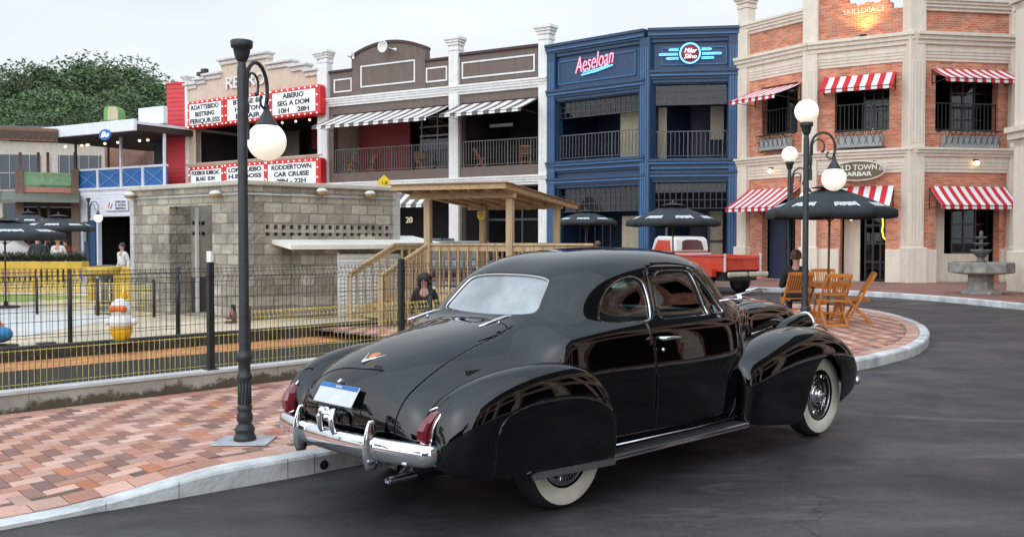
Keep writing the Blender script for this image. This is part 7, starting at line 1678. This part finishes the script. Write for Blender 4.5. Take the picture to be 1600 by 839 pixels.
DOORP = smooth_poly([(-.742, 1.10), (-.655, 1.13), (-.578, 1.20), (-.565, 1.33), (-.55, 1.44), (-.47, 1.487), (-.3, 1.494), (-.1, 1.486), (.03, 1.462), (.12, 1.40), (.22, 1.29), (.31, 1.18), (.335, 1.12), (.36, 1.0), (.385, .87), (.375, .70), (.33, .50), (.27, .36), (.19, .315), (0, .308), (-.3, .306), (-.6, .306), (-.675, .33), (-.685, .45), (-.692, .60), (-.70, .80), (-.72, .97)], 220)
V1, F1 = V0, F0
for nm, poly, pr, mk in [('quarter_window', QW, sideP, sidemask), ('door_window', DW, sideP, sidemask), ('vent_window', VW, sideP, sidemask),
                         ('rear_window', RW, frontP, lambda V: (V[:, 0] < -1.0) & (V[:, 2] > 1.12)),
                         ('windscreen', shp(1), frontP, lambda V: (V[:, 0] > 0.15) & (V[:, 2] > 1.1)), ('windscreen', shp(-1), frontP, lambda V: (V[:, 0] > 0.15) & (V[:, 2] > 1.1))]:
    V1, inn, F1 = cutregion(V1, F1, poly, pr, mk); panes.append((nm, inn))
# doors with a real gap
V1, dr, F1 = cutregion(V1, F1, DOORP, sideP, sidemask)
sd_ = sdf(sideP(V1), DOORP); sd_ = np.where(sidemask(V1), sd_, 0.05)
V1, drin, _ = split(V1, dr, sd_+0.0035)
s2 = sdf(sideP(V1), DOORP); s2 = np.where(sidemask(V1), s2, 0.05)
V1, _, F1 = split(V1, F1, s2-0.0035)
# boot lid
_h = [(-2.90, .0), (-2.88, .43), (-2.76, .455), (-2.65, .475), (-2.5, .487), (-2.35, .48), (-2.13, .457), (-1.92, .438), (-1.76, .425), (-1.695, .41), (-1.66, .36), (-1.64, .25)]
LID = smooth_poly(_h+[(-1.632, 0)]+[(x, -y) for x, y in _h[:0:-1]], 200)
topP = lambda V: np.stack([np.array(V)[:, 0], np.array(V)[:, 1]], 1)
tm = lambda V: (V[:, 0] < -1.5) & (V[:, 2] > 0.50)
def lidf(V): 
    s = sdf(topP(V), LID); s = np.maximum(s, 0.525-V[:, 2]); return np.where(V[:, 0] < -1.5, s, 0.05)
V1, lid, F1 = split(V1, F1, lidf(V1)); V1, lid, _ = split(V1, lid, lidf(V1)+0.0035); V1, _, F1 = split(V1, F1, lidf(V1)-0.0035)
body = part('body', V1, F1, LAC, car, 0.02, 0)
# split doors left and right
def bysign(F, s): return [f for f in F if s*V1[f[0]][1] > 0]
for s in (-1, 1):
    d_ = part('door', V1, bysign(drin, s), LAC, car, 0.02, 0)
    mb = MB(); y = lambda u, w_: 0.0
    if True:
        ys = s*0.888
        mb.tube([(-.70, ys-s*.03, 1.008), (-.70, ys+s*.015, 1.008), (-.685, ys+s*.035, 1.009), (-.60, ys+s*.042, 1.008), (-.52, ys+s*.035, 1.004), (-.50, ys+s*.03, 1.003)], [.016, .015, .015, .013, .010, .005], 10)
        mb.build('handle', CHR, d_)
        mb = MB(); mb.sphere((-.655, s*.878, .925), .015, 10, 8); mb.build('lock', CHR, d_)
lidp = part('boot_lid', V1, lid, LAC, car, 0.018, 0)
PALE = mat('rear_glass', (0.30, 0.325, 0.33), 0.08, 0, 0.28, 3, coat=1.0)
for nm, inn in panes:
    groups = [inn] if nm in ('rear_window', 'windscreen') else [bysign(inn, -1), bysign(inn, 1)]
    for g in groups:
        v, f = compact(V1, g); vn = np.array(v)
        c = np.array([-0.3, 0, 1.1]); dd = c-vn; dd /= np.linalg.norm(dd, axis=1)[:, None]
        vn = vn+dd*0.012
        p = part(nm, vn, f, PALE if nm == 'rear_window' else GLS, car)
        trim('window_trim', V1, g, CHR if nm != 'x' else CHR, p, 0.0075)
        trim('window_seal', np.array(vn), f, RUB, p, 0.009)
# quarter panel joint behind the cabin
G3_ = BV.reshape(360, 231, 3); SEAM = mat('seam_black', (.001, .001, .001), .9)
for s in (1, -1):
    pts = []
    for j in range(231):
        col_ = G3_[:, j]; v_ = -col_[:, 1]*s; i = int(np.argmin(np.abs(col_[:, 0]+1.60+.06*np.clip(v_, 0, 1)))); p = col_[i]
        if .50 < -p[1]*s < .80 and p[2] > .86: pts.append((p[0], p[1]-s*.0005, p[2]+.0005))
    if len(pts) > 4: mb = MB(); mb.tube(pts, .0032, 6); mb.build('panel_joint', SEAM, body)
# ---- rear fenders (pontoon) and front fenders
def fsec(u, vi, vo, c, wb=0.30, tuck=.02):
    h = c-wb
    return [(u, vi-.10, c-.22), (u, vi-.05, c-.12), (u, vi-.015, c-.05), (u, vi+.03, c-.008), (u, vi+(vo-vi)*.45, c+.012), (u, vi+(vo-vi)*.78, c-.025), (u, vo-.012, c-.10), (u, vo, c-.2*h-.06), (u, vo+.004, c-.45*h), (u, vo, c-.65*h), (u, vo-.008, c-.82*h), (u, vo-tuck, wb+.03*h), (u, vo-tuck-.006, wb)]
RFN = [fsec(-2.59, .66, .74, .56, .44), fsec(-2.60, .65, .79, .60, .42), fsec(-2.59, .645, .835, .66, .40), fsec(-2.55, .645, .885, .735, .375), fsec(-2.46, .66, .93, .81, .355), fsec(-2.30, .69, .965, .875, .33),
       fsec(-2.08, .72, .985, .917, .31), fsec(-1.85, .75, .995, .932, .295), fsec(-1.65, .775, 1.0, .922, .288), fsec(-1.48, .795, 1.0, .875, .284), fsec(-1.36, .805, .995, .79, .282), fsec(-1.285, .81, .985, .68, .28), fsec(-1.262, .81, .965, .60, .28), fsec(-1.255, .80, .92, .55, .28), fsec(-1.25, .78, .86, .53, .28)]
FFN = [fsec(.335, .74, .83, .66, .30), fsec(.33, .72, .88, .70, .29), fsec(.335, .70, .925, .735, .285), fsec(.37, .68, .955, .765, .28), fsec(.48, .64, .975, .80, .262), fsec(.66, .60, .985, .852, .24), fsec(.88, .57, .99, .90, .215), fsec(1.1, .55, .99, .932, .20),
       fsec(1.32, .54, .99, .945, .20), fsec(1.55, .53, .985, .935, .25), fsec(1.78, .52, .975, .895, .30), fsec(1.98, .51, .95, .82, .34), fsec(2.14, .51, .91, .71, .37), fsec(2.235, .52, .86, .59, .385), fsec(2.27, .54, .79, .50, .39), fsec(2.275, .58, .72, .45, .40)]
def fender(net, s):
    n = np.array(net); n[:, :, 1] *= -s      # s=+1 right side (camera side)
    V, F = surf(n, 130, 110)
    if s < 0: F = [f[::-1] for f in F]
    return V, F
ARCH = np.array(list(smooth_poly([(1.02, .20), (1.10, .30), (1.15, .42), (1.21, .55), (1.31, .665), (1.45, .715), (1.60, .69), (1.71, .58), (1.755, .44), (1.76, .34), (1.75, .20), (1.74, .1), (1.4, .05), (1.1, .05)], 140)))
SKIRT = smooth_poly([(-2.31, .20), (-2.315, .40), (-2.312, .52), (-2.295, .60), (-2.25, .665), (-2.14, .712), (-1.94, .745), (-1.75, .745), (-1.58, .73), (-1.42, .69), (-1.318, .645), (-1.29, .58), (-1.285, .40), (-1.285, .20), (-1.8, .18)], 160)
for s in (1, -1):
    V, F = fender(RFN, s)
    q = sdf(sideP(V), SKIRT); q = np.where(np.abs(V[:, 1]) > .9, q, np.maximum(q, .03))
    V, sk, rest = split(V, F, q)
    q = sdf(sideP(V), SKIRT); q = np.where(np.abs(V[:, 1]) > .9, q, np.maximum(q, .03)); V, sk, _ = split(V, sk, q+.0025)
    q = sdf(sideP(V), SKIRT); q = np.where(np.abs(V[:, 1]) > .9, q, np.maximum(q, .03)); V, _, rest = split(V, rest, q-.0025)
    rf = part('rear_fender', V, rest, LAC, car, .012, 0)
    skp = part('wheel_skirt', V, sk, LAC, car, .012, 0)
    mb = MB(); pr = [(-.005, -.024), (.012, -.02), (.016, 0), (.012, .018), (-.005, .022)]
    pts = []
    yb = lambda u: s*-(0.982)
    P = [(-2.045, .30), (-2.02, .315), (-1.30, .288)]
    for (ua, wa), (ub, wb_) in zip(P[:-1], P[1:]):
        mb.beam((ua, -s*.985, wa-.01), (ub, -s*.985, wb_-.01), .016, .042)
    mb.build('skirt_strip', CHRD, skp)
    V, F = fender(FFN, s)
    q = sdf(sideP(V), ARCH); q = np.where(np.abs(V[:, 1]) > .70, q, np.maximum(q, .03))
    V, _, rest = split(V, F, q)
    ff = part('front_fender', V, rest, LAC, car, .014, 0)
    # head lamp nacelle between bonnet and fender
    mb = MB(); n = 20; rings = []
    for t in np.linspace(0, 1, 22):
        u = 1.26+t*.60; r = .115*math.sin(min(1, t*1.25)*math.pi/2)**.75
        rings.append([(u, -s*(.56+.8*r*math.cos(a)), .86+.04*t+1.15*r*math.sin(a)) for a in np.linspace(0, 2*math.pi, n, endpoint=False)])
    vs = [p for rg in rings for p in rg]; fs = [(i*n+k, i*n+(k+1) % n, (i+1)*n+(k+1) % n, (i+1)*n+k) for i in range(21) for k in range(n)]
    if s > 0: fs = [f[::-1] for f in fs]
    mb.add(vs, fs, 0, True); hp = mb.build('headlamp', LAC, car)
    mb = MB(); mb.tube(rings[-1], .012, 8, closed=True); mb.build('lamp_ring', CHR, hp)
    mb = MB(); mb.tube([(1.33+.03*k, -s*(.56+.8*.115*math.sin(min(1, (.03*k+.07)/.6*1.25)*math.pi/2)**.75+.003), .895+.001*k) for k in range(18)], .006, 6)
    mb.tube([(1.90, -s*.63, .925), (2.0, -s*.64, .905), (2.1, -s*.65, .865)], .010, 6); mb.build('chrome_strip', CHR, hp)
    mb = MB(); mb.lathe([(0, .03), (.07, .02), (.11, 0)], 20, (1.85, -s*.56, .90), 'x'); mb.build('lens', glassmat('lens_glass', (.9, .9, .9)), hp)
# ---- inner dark floor and wheel wells
mb = MB(); mb.box(-2.3, 2.0, -.60, .60, .27, .40); mb.box(-1.24, .34, -.80, .80, .27, .33)
mb.box(-1.0, .9, -.76, .76, .33, .38); mb.box(-2.2, -1.3, -.60, .60, .30, .9); mb.box(.62, 2.1, -.44, .44, .3, .95)
mb.build('chassis', DARKI, car)
# ---- running boards
for s in (1, -1):
    mb = MB(); mb.bbox(-1.27, .36, -s*.80, -s*.925, .262, .300, .012); r_ = mb.build('running_board', RUB, car)
    mb = MB(); mb.bbox(-1.26, .35, -s*.925, -s*.940, .282, .300, .004); mb.bbox(-1.26, .35, -s*.925, -s*.934, .258, .276, .004); mb.build('board_strip', CHR, r_)
    mb = MB(); mb.tube([(-1.2, -s*.868, .338), (-.3, -s*.872, .332), (.30, -s*.862, .338)], .008, 6); mb.build('sill_strip', CHRD, r_)
# ---- wheels
def wheel(u, s):
    t = bpy.data.objects.new('wheel', None); COL.objects.link(t); t.parent = car; t.location = (u, -s*.765, .352)
    k = -s
    pr = [(.215, -.07), (.25, -.088), (.30, -.095), (.335, -.078), (.350, -.05), (.352, 0), (.350, .05), (.335, .078), (.318, .090)]
    ww_ = [(.318, .0902), (.300, .0945), (.27, .0945), (.24, .088), (.218, .076)]
    def lt(mb, prof, mi=0, n=48):
        mb.lathe([(r, h*1.0) for r, h in prof], n, (0, 0, 0), 'y', mi, cap=False)
    mb = MB(); lt(mb, pr+[(.318, .0902)]); lt(mb, [(.352, -.012), (.3525, -.008), (.3525, .008), (.352, .012)]); ty = mb.build('tyre', RUB, t)
    mb = MB(); lt(mb, ww_); mb.build('whitewall', WWALL, t)
    mb = MB(); lt(mb, [(.218, .074), (.212, .070), (.205, .060), (.198, .064), (.190, .066), (.184, .058)]); lt(mb, [(.20, -.06), (.0, -.06)]); mb.build('rim', LAC, t)
    mb = MB(); mb.hard([(.208, .060), (.203, .070), (.176, .076), (.172, .072)], 48, (0, 0, 0), 'y'); mb.build('trim_ring', CHRD, t)
    mb = MB(); mb.hard([(.172, .060), (.148, .056)], 48, (0, 0, 0), 'y'); mb.hard([(.126, .050), (.100, .046)], 48, (0, 0, 0), 'y'); mb.build('recess', DARKI, t)
    mb = MB(); mb.hard([(.150, .052), (.148, .066), (.140, .070), (.130, .066), (.126, .050)], 48, (0, 0, 0), 'y'); mb.lathe([(.102, .044), (.098, .060), (.088, .066), (.080, .062), (.078, .052)], 40, (0, 0, 0), 'y')
    mb.hard([(.080, .050), (.064, .056), (.060, .080)], 40, (0, 0, 0), 'y'); mb.lathe([(.060, .080), (.054, .094), (.040, .102), (.028, .104)], 32, (0, 0, 0), 'y'); mb.hard([(.028, .104), (.027, .116), (.018, .120), (0, .121)], 24, (0, 0, 0), 'y')
    mb.build('hub_cap', CHR, t)
    mb = MB()
    for i in range(44):
        a = 2*math.pi*i/44; mb.beam((.150*math.cos(a), -.064, .150*math.sin(a)), (.172*math.cos(a), -.066, .172*math.sin(a)), .010, .006)
    mb.build('cap_vents', CHRD, t)
    t.rotation_euler = (0, 0.4, 0 if s > 0 else math.pi)
for u in (-1.60, 1.61):
    for s in (1, -1): wheel(u, s)
# ---- rear bumper
def bumper(uc, sgn, zc, parent, half_w=.92, hh=.071, v_off=0.0):
    mb = MB(); prof = [(0, -1.0), (.022, -.86), (.034, -.5), (.038, 0), (.034, .5), (.022, .86), (0, 1.0), (-.014, .9), (-.014, -.9)]
    rings = []; n = len(prof)
    for t in np.linspace(-1, 1, 61):
        v = half_w*math.sin(t*math.pi/2*.94)/math.sin(math.pi/2*.94); a = abs(t)
        uo = uc-sgn*(.11*abs(v/half_w)**2.2+.07*(max(0, a-.85)/.15)**2)
        sc_ = 1-.12*a**4-.25*(max(0, a-.95)/.05)**2
        nrm = Vector((sgn*1.0, (v/half_w)**3*.75+ (1.2*math.copysign(max(0, a-.85)/.15, v)), 0)).normalized()
        rings.append([Vector((uo, v-v_off, zc))+nrm*p[0]+Vector((0, 0, p[1]*hh*sc_)) for p in prof])
    vs = [p for r in rings for p in r]; fs = [(i*n+k, i*n+(k+1) % n, (i+1)*n+(k+1) % n, (i+1)*n+k) for i in range(60) for k in range(n)]
    fs += [tuple(range(n))[::-1], tuple(60*n+k for k in range(n))]
    if sgn < 0: fs = [f[::-1] for f in fs]
    mb.add(vs, fs, 0, True); b = mb.build('bumper', CHR, parent)
    for s in (1, -1):
        mb = MB(); rr = []; v0 = -s*.37-v_off; m = 16
        for i in range(17):
            t = i/16; z = zc-.120+t*.285; k = math.sin(math.pi*min(1, .10+.84*t))**.5; wd = .024*k*(1-.45*t); dp = .080*k*(1-.25*t)
            ub = uc-sgn*(.11*(.37/half_w)**2.2-.01)
            rr.append([(ub+sgn*dp*max(-.35, math.cos(a)), v0+wd*math.sin(a), z) for a in np.linspace(0, 2*math.pi, m, endpoint=False)])
        vs = [p for r in rr for p in r]; fs = [(i*m+k, i*m+(k+1) % m, (i+1)*m+(k+1) % m, (i+1)*m+k) for i in range(16) for k in range(m)]+[tuple(range(m))[::-1], tuple(16*m+k for k in range(m))]
        if sgn < 0: fs = [f[::-1] for f in fs]
        mb.add(vs, fs, 0, True); mb.build('bumper_guard', CHR, b)
    return b
bumper(-2.77, -1, .485, car, .755, v_off=.03)
bumper(2.50, 1, .395, car, .81, .045)
mb = MB()
for s in (1, -1): mb.beam((-2.74, s*.3, .47), (-2.4, s*.3, .42), .05, .05); mb.beam((2.58, s*.3, .42), (2.1, s*.3, .40), .05, .06)
mb.each('bumper_bracket', DARKI, car)
# ---- tail lamps
REDL = mat('red_lens', (0.16, 0.004, 0.010), 0.12, 0, 0.1, 20, coat=1.0)
for s in (1, -1):
    mb = MB(); mc = MB(); rr = []
    P = [(-2.615, .712, .545, .020, .030), (-2.625, .712, .560, .040, .036), (-2.618, .718, .62, .052, .037), (-2.600, .726, .665, .048, .035), (-2.570, .738, .705, .030, .028), (-2.548, .745, .722, .012, .018)]
    K6 = [(.6, -1), (0, -1), (-.75, -.85), (-1, -.55), (-.92, .75), (-.55, 1), (.2, 1.05), (.7, 1.0)]; m = len(K6)
    for (u, v, w_, du, dv) in P: rr.append([(u+du*a_, -s*(v+dv*b_), w_) for a_, b_ in K6])
    vs = [p for r in rr for p in r]; fs = [(i*m+k, i*m+k+1, (i+1)*m+k+1, (i+1)*m+k) for i in range(5) for k in range(m-1)]+[tuple(range(m)), tuple(5*m+k for k in range(m))]
    if s > 0: fs = [f[::-1] for f in fs]
    mb.add(vs, fs, 0, False); tl = mb.build('tail_lamp', REDL, car)
    edge = [(u+.010, -s*(v+dv+.008), w_) for (u, v, w_, du, dv) in P]
    mc.tube(edge+[(-2.53, -s*.748, .735)], .0085, 8); mc.tube([(u+.03, -s*(v+dv+.026), w_-.004) for (u, v, w_, du, dv) in P], .005, 6)
    mc.tube([(-2.53, -s*.748, .735), (-2.55, -s*.722, .735), (-2.58, -s*.70, .718)], .008, 8); mc.tube([edge[0], (-2.635, -s*.69, .538), (-2.61, -s*.67, .55)], .009, 8)
    mc.build('lamp_bezel', CHR, tl)
# ---- plate, boot handle, crest, hinges
PLW = mat('plate_white', (0.62, 0.63, 0.62), 0.35, 0, 0.05, 10); PLB = mat('plate_blue', (0.01, 0.13, 0.42), 0.35)
pl = bpy.data.objects.new('number_plate', None); COL.objects.link(pl); pl.parent = car; pl.location = (-2.725, .0, .745); pl.rotation_euler = (0, math.radians(32), 0)
mb = MB(); mb.bbox(-.012, -.004, -.20, .20, -.065, .065, .003); mb.build('plate', PLW, pl)
mb = MB(); mb.bbox(-.0145, -.0125, -.196, .196, .036, .063, .001); mb.build('blue_band', PLB, pl)
WHT = mat('sign_white', (0.78, 0.79, 0.78), 0.45, 0, 0.04, 6)
text('BRASIL', .022, WHT, pl, (-.0150, 0, .0485), (math.pi/2, 0, -math.pi/2), .0005)
mb = MB(); mb.tube([(.03, .02, .085), (-.015, .02, .09), (-.02, .02, .07)], .012, 8); mb.beam((0, 0, -.06), (.09, 0, -.02), .08, .01); mb.build('plate_lamp', CHR, pl)
mb = MB()
for s in (1, -1):
    mb.tube([(-2.710, -s*.018, .655), (-2.795, -s*.05, .655), (-2.810, -s*.062, .62), (-2.800, -s*.066, .55), (-2.785, -s*.064, .50)], [.018, .024, .024, .018, .004], 12)
mb.tube([(-2.715, .05, .64), (-2.805, .03, .645), (-2.820, 0, .648), (-2.805, -.03, .645), (-2.715, -.05, .64)], .02, 10); mb.sphere((-2.820, .02, .66), .026, 12, 8); mb.sphere((-2.815, -.02, .625), .022, 12, 8)
mb.build('boot_handle', CHR, lidp)
ORG = mat('crest_orange', (0.62, 0.17, 0.05), 0.35, 0, 0.2, 60); BLK = mat('black_paint', (0.015, 0.015, 0.016), 0.45, 0, 0.2, 10)
mb = MB(); mb.tube([(-2.425, -.09, .968), (-2.515, -.012, .938), (-2.540, 0, .925)], [.004, .009, .010], 8); mb.tube([(-2.425, .09, .968), (-2.515, .012, .938), (-2.540, 0, .925)], [.004, .009, .010], 8)
mb.build('badge', CHR, lidp)
mb = MB(); mb.add([(-2.475, -.028, .953), (-2.43, -.042, .970), (-2.41, 0, .978), (-2.43, .042, .970), (-2.475, .028, .953), (-2.49, 0, .947)], [(0, 1, 2, 3, 4, 5)]); mb.build('crest', ORG, lidp)
for s in (1, -1):
    mb = MB(); mb.tube([(-1.90, -s*.365, 1.130), (-1.82, -s*.365, 1.145), (-1.74, -s*.365, 1.163), (-1.66, -s*.365, 1.178), (-1.62, -s*.365, 1.183)], [.007, .011, .013, .012, .008], 10)
    mb.tube([(-1.73, -s*.365, 1.13), (-1.73, -s*.365, 1.16)], .012, 8); mb.build('boot_hinge', CHR, lidp)
# ---- mirror, mascot, louvres, exhaust, wipers
for s in (1,):
    mb = MB(); mb.tube([(.235, -s*.735, 1.215), (.33, -s*.78, 1.225), (.40, -s*.80, 1.225)], .008, 8); mb.lathe([(0, -.018), (.026, -.014), (.040, -.002), (.038, .004), (0, .006)], 20, (.40, -s*.80, 1.228), 'x'); mb.build('mirror', CHR, car)
mb = MB(); mb.tube([(1.62, 0, 1.175), (1.8, 0, 1.185), (1.98, 0, 1.20), (2.06, 0, 1.19)], [.006, .014, .02, .010], 10); mb.tube([(1.78, 0, 1.21), (1.92, -.03, 1.225), (2.0, -.09, 1.215)], [.004, .012, .006], 8); mb.tube([(1.78, 0, 1.21), (1.92, .03, 1.225), (2.0, .09, 1.215)], [.004, .012, .006], 8)
mb.build('bonnet_mascot', CHR, car)
for s in (1, -1):
    mb = MB()
    for k in range(5): mb.tube([(1.06, -s*(.507), .815+.019*k), (1.26, -s*.492, .83+.019*k), (1.46, -s*.468, .855+.019*k)], .0045, 6)
    mb.build('louvres', CHR, car)
mb = MB(); mb.tube([(-2.35, -.56, .345), (-2.60, -.58, .345), (-2.80, -.60, .345)], .024, 14, caps=False); mb.tube([(-2.36, -.56, .345), (-2.78, -.598, .345)], .019, 14); mb.build('exhaust_pipe', CHRD, car)
# interior: seats, dash, wheel, headlining
SEAT = mat('seat_fabric', (0.05, 0.055, 0.05), 0.8); TEAL = mat('dash_paint', (0.03, 0.07, 0.065), 0.4)
mb = MB(); mb.bbox(-.75, -.25, -.66, .66, .40, .68, .05); mb.prism([(-.80, .60), (-.62, .60), (-.74, 1.14), (-.86, 1.14)], 1, -.66, .66); mb.build('seat', SEAT, car)
mb = MB(); mb.bbox(-1.35, -.95, -.64, .64, .55, .85, .05); mb.prism([(-1.42, .8), (-1.25, .8), (-1.34, 1.10), (-1.46, 1.10)], 1, -.6, .6); mb.build('rear_seat', SEAT, car)
mb = MB(); mb.bbox(.32, .62, -.68, .68, .80, 1.12, .04); mb.build('dashboard', TEAL, car)
mb = MB(); cs = [(.10+.05*math.sin(a), .36+.20*math.cos(a), 1.05+.19*math.sin(a)) for a in np.linspace(0, 2*math.pi, 36, endpoint=False)]
mb.tube(cs, .012, 8, closed=True); mb.tube([(.10, .36, 1.05), (.34, .36, .95)], .02, 8); mb.tube([cs[3], (.12, .36, 1.05), cs[15]], .008, 6); mb.tube([cs[27], (.12, .36, 1.05)], .008, 6); mb.build('steering_wheel', mat('bakelite', (0.02, 0.02, 0.018), .3), car)
# ================================================ across the street, behind the photographer: added, out of view, for reflections in the lacquer and chrome
bh = thing('reflection_house', 'long dark roofed house added across the street, mirrored in the car lacquer', 'house', (-16, -17, 0))
mb = MB(); mb.box(0, 26, -9, 0, 0, 4.2); mb.build('wall', paint('house_plaster', (.30, .27, .23), .8), bh)
mb = MB(); mb.prism([(-10.2, 4.1), (1.4, 4.1), (-4.4, 6.6)], 0, -.8, 26.8); mb.build('roof', mat('house_roof', (.07, .05, .045), .8), bh)
mb = MB()
for k in range(7): mb.box(1.2+k*3.6, 3.2+k*3.6, -.05, .02, .9 if k % 3 else .05, 2.6)
mb.build('window', DARKF, bh)
for k, (x, y, sc_) in enumerate(((-22, -9, .55), (-28, 2, .6), (12, -22, .7))):
    me, mbt = trees[k]; t = thing('tree', 'round green street tree added behind the photographer, %s of three' % POSW[k], 'tree', (x, y, 0), k*1.3, 'street trees added across the road'); t.scale = (sc_, sc_, sc_); link(me, 'crown', t); link(mbt.me, 'trunk', t)
